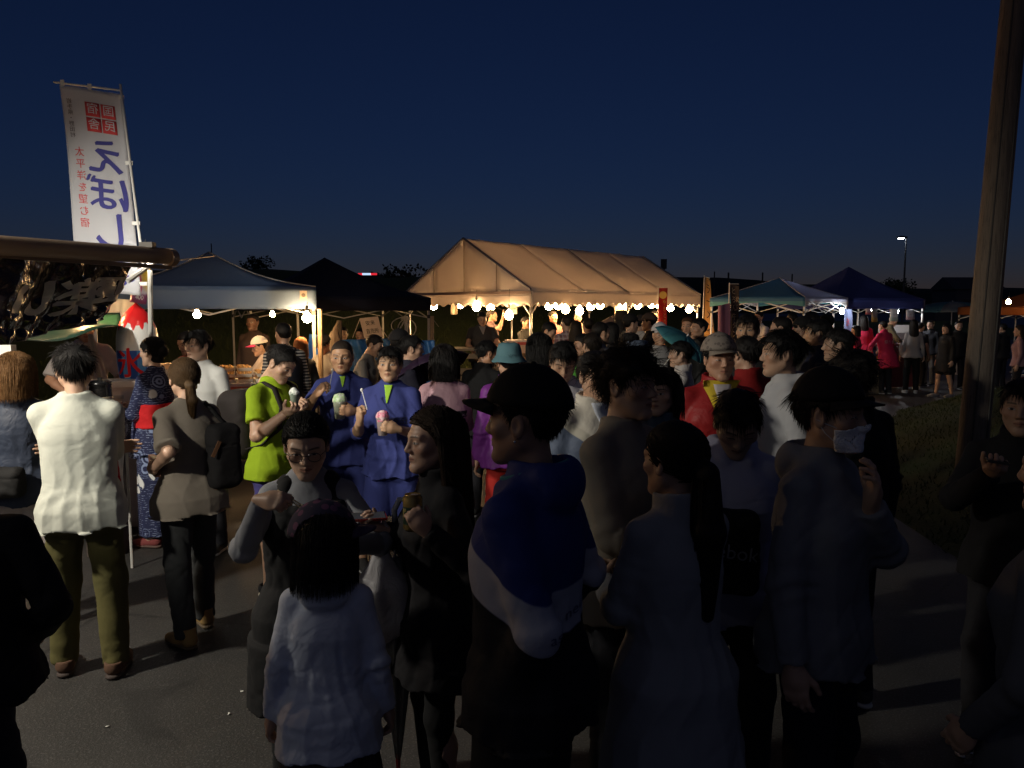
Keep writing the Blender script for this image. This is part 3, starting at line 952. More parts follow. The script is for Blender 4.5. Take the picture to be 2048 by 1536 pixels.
    top_me.name = tname; top_me.materials.append(topmat or fabric(tcol, .85, topkind))
    to = link(bpy.data.objects.new(tname, top_me), root)
    bot_me.name = bname; bot_me.materials.append(botmat or fabric(bcol, .9))
    bo = link(bpy.data.objects.new(bname, bot_me), root)
    if over:                                   # apron, vest or sash over the top
        oname, ohem, otop, ocol, oopen = over
        def over_f(P):
            Q = (P @ Ui[:3, :3].T + Ui[:3, 3]).astype(f32)
            T = np.asarray(tab, f32) if ohem >= hemz else np.asarray([(ohem, tab[0][1] + .015, tab[0][2] + .02, 0)] + list(tab), f32)
            z = Q[:, 2]; ex_ = inf * (1.35 - .35 * np.clip((z - 1.0) / .3, 0, 1)) + .018
            a = np.interp(z, T[:, 0], T[:, 1]) + ex_; b = np.interp(z, T[:, 0], T[:, 2]) + ex_; c = np.interp(z, T[:, 0], T[:, 3])
            q = ((np.abs(Q[:, 0]) / a) ** 2.3 + (np.abs(Q[:, 1] - c) / b) ** 2.3) ** (1 / 2.3)
            d = np.maximum((q - 1) * np.minimum(a, b), np.maximum(z - otop, ohem - z))
            A = np.stack([np.abs(Q[:, 0]), Q[:, 1], Q[:, 2]], 1)
            if otop > 1.3: d = smin(d, rc(A, (.085, .07, 1.30), (.085, -.01, 1.425), .035, .045), .02); d = smin(d, rc(A, (.085, -.01, 1.425), (.085, -.08, 1.28), .045, .035), .02)
            if oopen: d = np.maximum(d, np.where(Q[:, 1] > 0, .055 + .03 * (1.4 - z) - np.abs(Q[:, 0]), -1))
            return d.astype(f32)
        pts_ = np.array([up(p) for p in ((-.34, -.32, ohem), (.34, .32, 1.5), (-.34, .32, 1.5), (.34, -.32, ohem))])
        Vo, Fo = isosurf(over_f, pts_.min(0) - .08, pts_.max(0) + .08, fine)
        if lod < 2: Vo = Vo + vnormals(Vo, Fo) * (folds(Vo, seed + 9, 1.0) * .006)[:, None]
        ome = mesh_np(oname, Vo * s, Fo); ome.materials.append(ocol if not isinstance(ocol, tuple) else fabric(ocol))
        link(bpy.data.objects.new(oname, ome), root)
    HM = Matrix([list(r) for r in hm]); HM = Matrix.Scale(s, 4) @ HM
    def worn(name, me, mat, parent=root, M=HM):
        o = bpy.data.objects.new(name, me)
        link(o, parent)
        if parent is root: o.matrix_local = M
        if len(me.materials) == 0: me.materials.append(None)
        o.material_slots[0].link = 'OBJECT'; o.material_slots[0].material = mat
        return o
    if hair:
        st, hcol = hair
        worn('hair', hair_mesh(st, lod, (seed % 2) if st in ('short', 'fringe', 'spiky') else 0), hairmat(hcol))
    if hat:
        if hat[0] == 'cap':
            dome, brim = cap_parts(lod)
            Mh = HM @ Matrix.Rotation(math.radians(hat[2] if len(hat) > 2 else 0), 4, 'Z') @ Matrix.Rotation(math.radians(5), 4, 'X')
            c = worn('cap', dome, hat[3] if len(hat) > 3 else fabric(hat[1]), root, Mh)
            worn('brim', brim, fabric(hat[4]) if len(hat) > 4 else fabric(hat[1]), c)
        elif hat[0] == 'bucket':
            worn('bucket_hat', bucket_mesh(), fabric(hat[1]), root, HM)
    ua, so = shoe_meshes(shoe[0])
    for sd in (1, -1):
        M = Matrix.Translation(Vector((stance * sd * s, (step[0] if sd > 0 else step[1]) * s + .012, 0.004))) @ Matrix.Rotation(math.radians(-8 * sd), 4, 'Z') @ Matrix.Scale(min(s, 1.02) * (.93 if fem else 1.0), 4)
        q = worn('shoe', ua, fabric(shoe[1]), root, M)
        worn('sole', so, plain(shoe[2], .8), q)
    info = dict(root=root, s=s, head=HM, joints=joints, arms=arms, U=U, top=to, bot=bo, yaw=yr, loc=(lx, ly), worn=worn, lod=lod, hs=hs)
    PEOPLE[key] = info
    return info
def wrist_world(info, sd):
    """matrix of the hand in world space (x fingers, y thumb side for a right hand, z back of hand)"""
    M = Matrix([list(r) for r in info['joints']['wrist', sd]])
    return Matrix.Translation((info['loc'][0], info['loc'][1], 0)) @ Matrix.Rotation(info['yaw'], 4, 'Z') @ Matrix.Scale(info['s'], 4) @ M
# ------------------------------------------------------------------ writing
def text_mesh(txt, size=1.0, sub=1, vertical=False, align='CENTER', gap=1.08):
    """lettering as a mesh: arrays of vertices (x,y) and triangles"""
    parts = []
    items = [(txt, 0.0)] if not vertical else [(c, -i * gap) for i, c in enumerate(txt)]
    for t, dy in items:
        if t in (' ', '\u3000'): continue
        cu = bpy.data.curves.new('lettering', 'FONT'); cu.body = t; cu.size = 1.0; cu.align_x = align; cu.align_y = 'CENTER'; cu.resolution_u = 3
        o = bpy.data.objects.new('lettering', cu)
        me = bpy.data.meshes.new_from_object(o)
        bm = bmesh.new(); bm.from_mesh(me); bmesh.ops.triangulate(bm, faces=bm.faces[:])
        for _ in range(sub):
            bmesh.ops.subdivide_edges(bm, edges=[e for e in bm.edges if e.calc_length() > .12], cuts=1, use_grid_fill=False)
            bmesh.ops.triangulate(bm, faces=bm.faces[:])
        bm.verts.index_update()
        parts.append((np.array([[v.co.x, v.co.y + dy, 0] for v in bm.verts]).reshape(-1, 3), np.array([[v.index for v in f.verts] for f in bm.faces]).reshape(-1, 3)))
        bm.free(); bpy.data.meshes.remove(me); bpy.data.objects.remove(o); bpy.data.curves.remove(cu)
    V, Fc = joinVF(parts)
    if vertical: V[:, 1] += (len(txt) - 1) * gap / 2
    return V * size, Fc
def write_on(surf, txt, u, v, su, sv, mat, parent, name='lettering', off=.003, mirror=False, vertical=False, sub=2, gap=1.08, both=True):
    """lay lettering on surf(u,v)->point; (su,sv) is the size of one character in u and v"""
    V, Fc = text_mesh(txt, 1.0, sub, vertical, gap=gap)
    U_ = u + V[:, 0] * su * (-1 if mirror else 1); W = v + V[:, 1] * sv
    P = np.array([surf(a, b) for a, b in zip(U_, W)]); e = 1e-3
    Pu = np.array([surf(a + e, b) for a, b in zip(U_, W)]) - P; Pv = np.array([surf(a, b + e) for a, b in zip(U_, W)]) - P
    N = np.cross(Pu, Pv); N /= np.linalg.norm(N, axis=1, keepdims=True) + 1e-12
    vs = P + N * off; fs = Fc
    if both:
        vs = np.concatenate([vs, P - N * off]); fs = np.concatenate([Fc, Fc[:, ::-1] + len(P)])
    me = mesh_np(name, vs, fs, False); me.materials.append(mat)
    return link(bpy.data.objects.new(name, me), parent)
def sheet_obj(surf, nu, nv, mat, name, parent=None, th=.003, smooth=True):
    g = [[surf(i / nu, j / nv) for j in range(nv + 1)] for i in range(nu + 1)]
    o = MB().sheet(g, th).build(name, mat, parent, smooth)
    return o
def quad_surf(a, b, c, d, fn=None):
    """a=lower left, b=lower right, c=upper right, d=upper left; u right, v up; fn adds an offset"""
    a, b, c, d = (np.array(q, float) for q in (a, b, c, d))
    nrm = np.cross(b - a, d - a); nrm /= np.linalg.norm(nrm)
    def f(u, v):
        p = (a * (1 - u) + b * u) * (1 - v) + (d * (1 - u) + c * u) * v
        return p + (nrm * fn(u, v) if fn else 0)
    return f
import bmesh

# ------------------------------------------------------------------ ground, grass, hills
def mat_asphalt():
    m = MT('asphalt', (.034, .032, .030), .62, 0, .4)
    n1 = m.noise(.6, 5, .6); n2 = m.noise(90, 2, .7); n3 = m.noise(4.0, 4, .65)
    m.mix((n1 * 2.2 - .7).max(0.0).min(1.0) * .55, (.020, .019, .020))
    m.mix((n3 * 2.0 - .7).max(0.0).min(1.0) * .35, (.060, .056, .050))
    m.mix(n2.gt(.60, .06) * .5, (.13, .125, .12))
    cr = m.voro(.55, feature='DISTANCE_TO_EDGE'); wob = m.noise(2.5, 4, .7)
    m.mix((cr + (wob - .5) * .10).abs().lt(.006, .005) * wob.gt(.45, .1) * .8, (.008, .008, .008))
    m.mix(m.noise(1.1, 3, .5, dist=1.5).gt(.63, .03) * .45, (.014, .013, .013))
    m.rough((n1 * .35 + .40))
    m.bump(n2, .55, .006); m.bump(n3, .25, .02)
    return m.m
def mat_grass(c=(.050, .070, .022)):
    m = MT('grass', c, .9, 0, .2)
    n = m.noise(1.3, 5, .65); n2 = m.noise(40, 3)
    m.mix((n * 2 - .6).max(0.0).min(1.0) * .6, (.075, .070, .030)); m.mix(n2 * .6, (.022, .034, .010))
    m.bump(n2, .8, .03)
    return m.m
G_ASPH, G_GRASS = mat_asphalt(), mat_grass()
def hill_z(x, y):
    dd = (x + 8) * -.65 + (y - 13.2) * .76
    t = min(max(dd / 11.0, 0), 1); t = t * t * (3 - 2 * t)
    fade = min(max((16 - x) / 12, 0), 1); fade = fade * fade * (3 - 2 * fade)
    return 3.25 * t * (.25 + .75 * fade) + .10 * math.sin(x * .8 + y * .3) * t
g = MB()
N = 24
g.sheet([[(-400 + 800 * i / N, -40 + 800 * j / N, 0) for j in range(N + 1)] for i in range(N + 1)])
o = g.build('ground', G_ASPH); tag(o, 'dark worn asphalt ground of the festival site', 'ground', kind='structure')
g = MB()
g.sheet([[(x, y, hill_z(x, y) - .03) for y in np.linspace(8, 70, 80)] for x in np.linspace(-60, 40, 90)])
o = g.build('embankment', G_GRASS, smooth=True); tag(o, 'grassy embankment rising behind the stalls', 'embankment', kind='structure')
def verge_z(x, y):
    # distance inside the grass right of the kerb line
    line = [(3.1, -2), (3.3, 5), (3.7, 8), (5.0, 11), (7.3, 14.5), (10.8, 18), (22, 22)]
    xs = np.interp(y, [p[1] for p in line], [p[0] for p in line])
    dd = x - xs
    t = min(max(dd / 1.6, 0), 1); t = t * t * (3 - 2 * t)
    return .24 * t + .05 * math.sin(x * 1.7) * math.sin(y * 1.3) * t, dd
g = MB()
g.sheet([[(x, y, verge_z(x, y)[0] - .012 + .014 * (verge_z(x, y)[1] > 0)) for y in np.linspace(-2, 22, 70)] for x in np.linspace(3, 24, 70)])
o = g.build('grass_verge', G_GRASS, smooth=True); tag(o, 'grass verge around the utility pole', 'verge', kind='structure')
def blades(name, label, pts, hgt, rs):
    n = len(pts); a = rs.rand(n) * 6.28; w = .006 + .006 * rs.rand(n); hh = hgt * (.5 + rs.rand(n))
    P = np.array(pts); dx = np.stack([np.cos(a) * w, np.sin(a) * w, np.zeros(n)], 1)
    tip = P + np.stack([rs.normal(size=n) * hh * .45, rs.normal(size=n) * hh * .45, hh], 1)
    V = np.stack([P - dx, P + dx, tip], 1).reshape(-1, 3)
    me = mesh_np(name, V, np.arange(3 * n).reshape(-1, 3), False)
    me.materials.append(mat_grass((.060, .085, .026)))
    return tag(link(bpy.data.objects.new(name, me)), label, 'grass', kind='stuff')
rs = np.random.RandomState(3)
pts = []
while len(pts) < 26000:
    y = 4 + 15 * rs.rand() ** 1.3; x = 3 + 12 * rs.rand()
    z, dd = verge_z(x, y)
    if dd > .02: pts.append((x, y, z - .01))
blades('grass', 'short rough grass growing around the utility pole', pts, .055, rs)
pts = []
while len(pts) < 24000:
    x = -10 + 18 * rs.rand(); dd = .3 + 6.5 * rs.rand() ** 1.4
    y = 13.2 + (dd + .65 * (x + 8)) / .76
    pts.append((x, y, hill_z(x, y) - .03))
blades('grass', 'rough dark grass on the bank behind the stalls', pts, .12, rs)
# far land: low dark hills, tree lines, poles, a house
m_far = MT('far_land', (.020, .026, .022), 1.0, 0, .1); m_far.vary(.05, .4, .5); m_far = m_far.m
def ridge(name, label, Y, px0, px1, prof, mat, depth):
    g_ = []
    for i in range(41):
        px = px0 + (px1 - px0) * i / 40
        y = np.interp(px, [p[0] for p in prof], [p[1] for p in prof]) + 2.0 * math.sin(i * 1.9) + 1.2 * math.sin(i * 4.7)
        t = at(px, y, Y)
        g_.append([(t.x * (Y - depth) / Y, Y - depth, -.2), (t.x * (Y - depth * .4) / Y, Y - depth * .4, t.z * .72), (t.x, Y, t.z), (t.x * 1.2, Y + depth, -.2)])
    o = MB().sheet(g_).build(name, mat, None, True)
    return tag(o, label, 'hills', kind='structure')
ridge('hills', 'low dark hills along the horizon', 420, -500, 2600, [(-500, 545), (400, 538), (700, 550), (900, 556), (1350, 552), (1600, 566), (1800, 575), (2100, 578), (2600, 570)], m_far, 90)
def far_tree(px, base, top, wid, Y, label, seed, group=None):
    r = np.random.RandomState(seed)
    b = at(px, base, Y); t = at(px, top, Y); w = wid / F * Y / 2; hgt = t.z - b.z
    root = empty('far_tree', (b.x, Y, max(b.z, 0)))
    MB().tube([(0, 0, -.5), (0, 0, hgt * .45), (.1, 0, hgt * .7)], [.16, .12, .05], 6).build('trunk', plain((.02, .016, .012)), root)
    n = 900; u = r.normal(size=(n, 3)); u /= np.linalg.norm(u, axis=1, keepdims=True); u *= (r.rand(n, 1) ** .35)
    c = np.array([[0, 0, hgt * .58]]) + u * np.array([[w, w * .7, hgt * .42]]) * (1 + .25 * np.sin(u[:, :1] * 7 + u[:, 2:] * 5))
    a = r.normal(size=(n, 3)); a /= np.linalg.norm(a, axis=1, keepdims=True); q = np.cross(a, r.normal(size=(n, 3))); q /= np.linalg.norm(q, axis=1, keepdims=True)
    sz = hgt * .06
    V = np.stack([c - a * sz, c + q * sz * .6, c + a * sz, c - q * sz * .6], 1).reshape(-1, 3)
    me = mesh_np('crown', V, np.arange(4 * n).reshape(-1, 4), False); me.materials.append(plain((.018, .028, .014), .9))
    link(bpy.data.objects.new('crown', me), root)
    return tag(root, label, 'tree', group)
far_tree(1745, 600, 562, 75, 70, 'dark round tree left of the street lamp post', 1)
far_tree(1790, 604, 557, 70, 72, 'dark broad tree behind the street lamp post', 2)
far_tree(800, 600, 530, 110, 46, 'dark clump of trees behind the passing patrol lights', 4)
far_tree(515, 560, 512, 60, 52, 'small dark tree on the crest behind the grey canopy', 5)

def far_pole(px, base, top, Y, label, r=.12, arm=0):
    b = at(px, base, Y); t = at(px, top, Y)
    root = empty('utility_pole', (b.x, Y, 0))
    MB().tube([(0, 0, -.3), (0, 0, t.z)], [r, r * .7], 8).build('shaft', plain((.03, .028, .028)), root)
    if arm: MB().box((0, 0, t.z - .5), (arm, .1, .12)).build('crossarm', plain((.03, .028, .028)), root)
    return tag(root, label, 'pole', 'far poles on the horizon')
far_pole(1428, 585, 543, 120, 'far dark pole just right of the yellow banner', .14)
far_pole(1456, 585, 545, 110, 'far dark pole behind the top of the black banner', .18)
far_pole(1524, 590, 545, 115, 'far dark pole left of the teal and white tent peak', .16)
far_pole(1583, 590, 548, 125, 'far dark pole right of the teal and white tent peak', .16)
far_pole(424, 530, 487, 60, 'far utility pole above the peak of the grey canopy', .06, 0)
far_pole(1880, 600, 562, 130, 'far dark pole right of the street lamp', .16)

# small structure on a mast and a house at the horizon
root = empty('sign_board', (at(1327, 560, 60).x, 60, 0))
MB().tube([(0, 0, -.2), (0, 0, at(1327, 530, 60).z)], .12, 8).build('post', plain((.03, .03, .03)), root)
MB().box((0, 0, at(1327, 528, 60).z), (.45, .12, .75)).build('board', plain((.04, .035, .03)), root)
tag(root, 'small dark board on a post beyond the white tent roof', 'sign')
b = at(1932, 600, 90)
root = empty('far_house', (b.x, 90, 0))
MB().box((0, 0, 2.1), (5.2, 5, 4.2)).build('wall', plain((.05, .05, .055)), root)
MB().add([(-2.9, -2.8, 4.15), (2.9, -2.8, 4.15), (2.9, 2.8, 4.15), (-2.9, 2.8, 4.15), (-2.9, 0, 5.6), (2.9, 0, 5.6)], [(0, 1, 5, 4), (2, 3, 4, 5), (0, 4, 3), (1, 2, 5), (0, 3, 2, 1)]).build('roof', plain((.03, .03, .035)), root)
for k in range(2): MB().box((-1.2 + 2.4 * k, -2.52, 2.4), (1.1, .06, 1.2)).build('window', plain((.02, .025, .03), .2), root)
tag(root, 'dark gabled house far behind the blue tent', 'house')
# lit far road front
root = empty('far_shed', (at(1915, 602, 75).x, 75, 0))
MB().box((0, 0, 1.2), (5.5, 2.5, 2.4)).build('wall', plain((.05, .05, .05)), root)
MB().box((0, -1.28, 1.95), (4.6, .05, .35)).build('lit_window', MT('warm_lit', (.8, .6, .3)).emit((1, .72, .38), .35).m, root)
tag(root, 'long low building with a lit strip of windows behind the parasol', 'building')

# ------------------------------------------------------------------ lamps
def mat_bulb(c, st): return MT('bulb_glass', (.9, .85, .75), .3).emit(c, st).m
WARM, WHITE = (1.0, .585, .245), (.92, .97, 1.0)
_bulb = None
def bulb(p, label, strength=220.0, r=.045, color=WARM, group=None, cord=.12):
    global _bulb
    root = empty('light_bulb', p)
    prof = [(.013, r * 1.75), (.016, r * 1.35), (r * .62, r * .80), (r * .95, r * .25), (r, -.05 * r), (r * .90, -.45 * r), (r * .6, -.80 * r), (r * .2, -.98 * r)]
    MB().lathe(prof, 14).build('glass', mat_bulb(color, strength), root, True)
    MB().lathe([(.017, r * 1.4), (.020, r * 1.45), (.020, r * 2.4), (.010, r * 2.6)], 10).build('socket', plain((.03, .03, .03), .5), root)
    MB().tube([(0, 0, r * 2.5), (0.01, 0, r * 2.5 + cord)], .004, 5).build('cord', plain((.02, .02, .02)), root)
    return tag(root, label, 'bulb', group)

# street lamp far right
b = at(1808, 566, 62); t = at(1809, 480, 62)
root = empty('street_lamp', (b.x, 62, 0))
MB().tube([(0, 0, -.2), (0, 0, t.z + .1), (-.12, 0, t.z + .28), (-.5, 0, t.z + .30)], [.10, .06, .05, .04], 8).build('pole', plain((.06, .06, .065)), root)
MB().box((-.35, 0, t.z + .20), (.75, .3, .14)).build('lamp_head', plain((.08, .08, .085)), root)
MB().box((-.40, 0, t.z + .115), (.38, .22, .03)).build('lens', MT('lamp_lens', (.9, .9, .9)).emit((.85, .93, 1), 60).m, root)
tag(root, 'tall street lamp shining white against the dusk sky', 'street lamp')
# patrol car lights passing on the crest road
def far_car(px, py, Y, label, lights):
    p = at(px, py, Y)
    root = empty('car', (p.x, Y, p.z - 1.35))
    mb = MB().box((0, 0, .55), (4.2, 1.7, .55)).box((-.1, 0, 1.05), (2.2, 1.5, .5)); mb.build('body', plain((.02, .02, .024), .4), root)
    for k in (-1.3, 1.3):
        w = MB().lathe([(.02, -.1), (.31, -.1), (.33, 0), (.31, .1), (.02, .1)], 14).build('wheel', plain((.012, .012, .012)), root)
        w.rotation_euler = (math.pi / 2, 0, 0); w.location = (k, -.78, .30)
    for (x, z, c, s, w) in lights:
        MB().box((x, -.2, z), (w, .3, .10)).build('lamp', MT('car_lamp', c).emit(c, s).m, root)
    return tag(root, label, 'car')
far_car(735, 551, 44, 'dark patrol car with a red and blue-white light bar on the bank', [(-.36, 1.42, (1, .03, .05), .7, .22), (0, 1.42, (.55, .75, 1), 1.1, .46), (.40, 1.42, (1, .03, .05), .8, .30)])
far_car(840, 560, 44.5, 'dark car with one small orange lamp beside the white tent gable', [(-.5, 1.40, (1, .28, .05), .9, .28)])

# ------------------------------------------------------------------ concrete utility pole
m = MT('weathered_pole', (.19, .150, .115), .8); n_ = m.noise(3, 5, .6, stretch=(4, 4, .5)); m.mix((n_ * 2 - .6).max(0.0).min(1.0) * .6, (.085, .070, .058)); m.mix(m.noise(6, 4, .7, stretch=(14, 14, .6)).gt(.56, .05) * .6, (.06, .048, .04)); m.bump(m.noise(9, 4, .65, stretch=(12, 12, .7)), .6, .012); m.bump(m.noise(60, 3), .25, .004)
M_CONC = m.m
b = at(1936, 1010, 7.75); t = at(2029, 0, 7.75)
root = empty('concrete_pole', (b.x, 7.75, .15))
dv = Vector((t.x - b.x, 0, t.z - .2)); k = 9.0 / dv.z
MB().tube([Vector((0, 0, -.3)) - dv * .05, Vector((0, 0, 0)), dv * k * .5, dv * k], [.146, .143, .120, .095], 28).build('shaft', M_CONC, root, True)
for k, a in enumerate((-2.2, -1.2)):
    pts_ = [dv * (z_ / dv.z) + Vector((math.cos(a) * (.146 - .006 * z_), math.sin(a) * (.146 - .006 * z_), 0)) for z_ in np.linspace(.0, 7.0, 15)]
    MB().tube(pts_, .008 + .004 * k, 6).build('earth_cable', plain((.05, .045, .04), .6), root, True)
tag(root, 'leaning weathered brown utility pole standing on the grass verge', 'pole')
# ------------------------------------------------------------------ tents
M_STEEL = plain((.55, .55, .54), .38, .7)
M_WHITEPOST = plain((.62, .60, .56), .5)
def canvas(c, tr=.3, name='canvas', rough=.75):
    m = MT(name, c, rough, 0, .25)
    n = m.noise(1.6, 4, .6); m.mix((n * 2 - .7).max(0.0).min(1.0) * .3, (c[0] * .7, c[1] * .7, c[2] * .7))
    m.bump(m.noise(2.2, 3, .5, dist=.6), .35, .06); m.bump(m.noise(25, 2), .08, .01)
    if tr: m.trans(tr)
    return m.m
def popup(label, c, half, rot, eave, peak, drop, mat, mat2=None, leg_mat=None, sag=.10, scallop=0, bulge=0.0, skip_val=(), edge=None, group='pop-up tents of the stalls', valmat=None):
    root = empty('canopy_tent', (c[0], c[1], 0), math.radians(rot))
    n = 12
    for s_ in range(4):
        R = Matrix.Rotation(s_ * math.pi / 2, 4, 'Z')
        g_ = []
        for i in range(n + 1):
            t = i / n
            z = eave + (peak - eave) * (t ** 1.0) - sag * math.sin(math.pi * t) * .55
            row = []
            for j in range(n + 1):
                w = (j / n * 2 - 1)
                x = w * half * (1 - t); y = -half * (1 - t)
                zz = z - sag * .35 * (1 - w * w) * math.sin(math.pi * min(t * 1.1, 1)) + bulge * 0
                row.append(R @ Vector((x, y, zz)))
            g_.append(row)
        mm = mat2 if (mat2 and s_ % 2) else mat
        MB().sheet(g_, .004).build('roof_panel', mm, root, True)
        if s_ in skip_val: continue
        g_ = []
        nv = 28
        for i in range(5):
            row = []
            for j in range(nv + 1):
                w = j / nv * 2 - 1; t = i / 4
                dd = drop
                if scallop: dd = drop * (1 - .45 * (1 - w * w)) if scallop == 1 else drop * (1 - .3 * abs(math.sin(j / nv * math.pi * scallop)))
                row.append(R @ Vector((w * half, -half - .006 - .012 * math.sin(j * .9) * t, eave - dd * t)))
            g_.append(row)
        MB().sheet(g_, .004).build('valance', valmat or mm, root, True)
        if edge: MB().tube([R @ Vector((-half * (1 - t), -half * (1 - t), eave + (peak - eave) * t - sag * math.sin(math.pi * t) * .55 + .008)) for t in np.linspace(0, 1, 12)], .010, 5).build('piping', edge, root, True)
    for sx_ in (-1, 1):
        for sy_ in (-1, 1):
            x, y = sx_ * (half - .03), sy_ * (half - .03)
            l = MB().box((x, y, eave / 2), (.035, .035, eave)).build('leg', leg_mat or M_STEEL, root)
            MB().box((x, y, .008), (.12, .12, .016)).build('foot_plate', leg_mat or M_STEEL, l)
            MB().box((x, y, eave - .32), (.05, .05, .06)).build('slider', plain((.05, .05, .05)), l)
    for s_ in range(4):
        R = Matrix.Rotation(s_ * math.pi / 2, 4, 'Z')
        h_ = half - .04
        for a, b_ in (((-h_, -.04), (0, -.34)), ((0, -.04), (-h_, -.34)), ((0, -.34), (h_, -.04)), ((h_, -.34), (0, -.04))):
            MB().tube([R @ Vector((a[0], -h_, eave + a[1])), R @ Vector((b_[0], -h_, eave + b_[1]))], .011, 6).build('truss_bar', leg_mat or M_STEEL, root)
    return tag(root, label, 'tent', group)
T_GREY = popup('grey-blue pop-up canopy over the food table by the ice float', (-4.05, 10.4), 1.25, 20, 2.20, 2.68, .27, canvas((.13, .20, .34), .05), leg_mat=M_WHITEPOST, edge=plain((.45, .45, .43)), sag=.16)
T_NAVY = popup('dark navy pop-up canopy behind the grey canopy', (-3.4, 14.1), 1.5, 25, 2.12, 2.86, .22, canvas((.016, .016, .028), .05), leg_mat=M_WHITEPOST, sag=.14)
m = MT('teal_band', (.040, .15, .30), .7); _, _, z = m.xyz(); m.mix(z.lt(2.10, .01), (.09, .30, .36)); m.trans(.2); M_TEAL = m.m
m = MT('white_band', (.58, .60, .74), .6); _, _, z = m.xyz(); m.mix(z.lt(2.10, .02), (.70, .67, .66)); m.trans(.35); M_WHT = m.m
c = at(1558, 600, 18.4)
T_TEAL = popup('small teal and white pop-up tent right of the banners', (c.x, 18.4), 1.16, 45, 2.18, 2.66, .20, M_WHT, M_TEAL, leg_mat=M_WHITEPOST, scallop=1, sag=.03, edge=plain((.35, .35, .38)))
c = at(1688, 600, 20.5)
T_BLUE = popup('large royal blue pop-up tent with paper price signs', (c.x, 20.3), 1.28, 12, 2.17, 3.03, .24, canvas((.035, .045, .17), .04), leg_mat=M_WHITEPOST, sag=.12)
c = at(2035, 630, 21)
popup('orange topped stall tent at the right edge of the picture', (c.x + .9, 22.0), 1.2, 20, 1.98, 2.4, .22, canvas((.30, .085, .02), .25), leg_mat=M_WHITEPOST, sag=.1)
def uv_tent(T, p):                       # tent-local to world
    return Matrix.Translation(T.location) @ Matrix.Rotation(T.rotation_euler.z, 4, 'Z') @ Vector(p)
# badge on the grey canopy valance corner
p = uv_tent(T_GREY, (1.12, -1.263, 2.09))
MB().box((1.10, -1.262, 2.09), (.085, .004, .13)).build('maker_badge', plain((.42, .38, .34)), T_GREY)
MB().lathe([(.001, 0), (.026, 0), (.026, .003), (.001, .003)], 12).build('badge_mark', plain((.12, .10, .09)), T_GREY).matrix_local = Matrix.Translation((1.10, -1.265, 2.10)) @ Matrix.Rotation(math.pi / 2, 4, 'X')

# ---- big white frame tent
TA = Vector((.38, 15.0, 0)); TL_, TW_ = 7.18, 3.57
TU, TV = Vector((.643, .766, 0)), Vector((-.766, .643, 0))
ang = math.atan2(TU.y, TU.x)
BIG = empty('frame_tent', TA, ang)       # local x along the ridge, y across to the back
EV, RD = 2.30, 3.38
M_CANV = canvas((.72, .665, .625), .36, 'white_canvas')
def roofz(v):
    t = abs(v - TW_ / 2) / (TW_ / 2); return RD - (RD - EV) * t
for side in (0, 1):
    for bay in range(4):
        g_ = []
        u0, u1 = TL_ * bay / 4, TL_ * (bay + 1) / 4
        for i in range(13):
            t = i / 12; row = []
            v = TW_ / 2 * (1 - t) if side == 0 else TW_ / 2 * (1 + t)
            for j in range(9):
                w = j / 8
                sag = .045 * math.sin(math.pi * t) * (.35 + .65 * math.sin(math.pi * w))
                row.append((u0 + (u1 - u0) * w, v, roofz(v) - sag + .015 * math.sin(w * 9 + i) * math.sin(math.pi * w) * .4))
            g_.append(row)
        MB().sheet(g_, .004).build('roof_panel', M_CANV, BIG, True)
    v = 0 if side == 0 else TW_
    g_ = []
    for i in range(5):
        row = []
        for j in range(193):
            t = i / 4; ph = j / 192 * TL_
            dd = .27 + .035 * math.cos(ph / .30 * 2 * math.pi)
            row.append((ph, v + (-1 if side == 0 else 1) * (.012 + .02 * t * math.sin(ph * 5)), EV - .004 - dd * t))
        g_.append(row)
    MB().sheet(g_, .003).build('valance', M_CANV, BIG, True)
for end in (0, 1):
    u = -.012 if end == 0 else TL_ + .012
    for q in range(4):                   # gable cloth in four gores
        v0, v1 = TW_ * q / 4, TW_ * (q + 1) / 4
        g_ = [[(u + .012 * math.sin(i * 1.1 + q) * (0 if j in (0, 6) else 1), v0 + (v1 - v0) * i / 6, EV - .05 + (roofz(v0 + (v1 - v0) * i / 6) - EV + .035) * j / 6) for j in range(7)] for i in range(7)]
        MB().sheet(g_, .004).build('gable_gore', M_CANV, BIG, True)
        if q: MB().box((u + (-.006 if end == 0 else .006), v0, (EV + roofz(v0)) / 2 - .02), (.008, .014, roofz(v0) - EV + .02)).build('seam', plain((.24, .17, .13)), BIG)
    MB().box((u + (-.012 if end == 0 else .012), TW_ / 2, EV - .045), (.014, TW_, .055)).build('band', plain((.30, .22, .19)), BIG)
    g_ = []
    for i in range(5):
        row = []
        for j in range(97):
            t = i / 4; ph = j / 96 * TW_
            dd = .27 + .035 * math.cos(ph / .30 * 2 * math.pi)
            row.append((u - (.004 if end == 0 else -.004), ph, EV - .07 - dd * t * .85))
        g_.append(row)
    MB().sheet(g_, .003).build('valance', M_CANV, BIG, True)
    for sgn in (0, 1):
        MB().tube([(u - (.014 if end == 0 else -.014), TW_ / 2, RD + .01), (u - (.014 if end == 0 else -.014), 0 if sgn == 0 else TW_, EV + .01)], .022, 6).build('edge_piping', plain((.10, .10, .13)), BIG)
for bay in range(1, 4):
    u = TL_ * bay / 4
    for sgn in (0, TW_):
        MB().tube([(u, TW_ / 2, RD + .006), (u, TW_ * .25 if sgn == 0 else TW_ * .75, roofz(TW_ * .25) - .034), (u, sgn, EV + .006)], .012 if bay == 2 else .006, 5).build('roof_seam', plain((.22, .17, .15)), BIG)
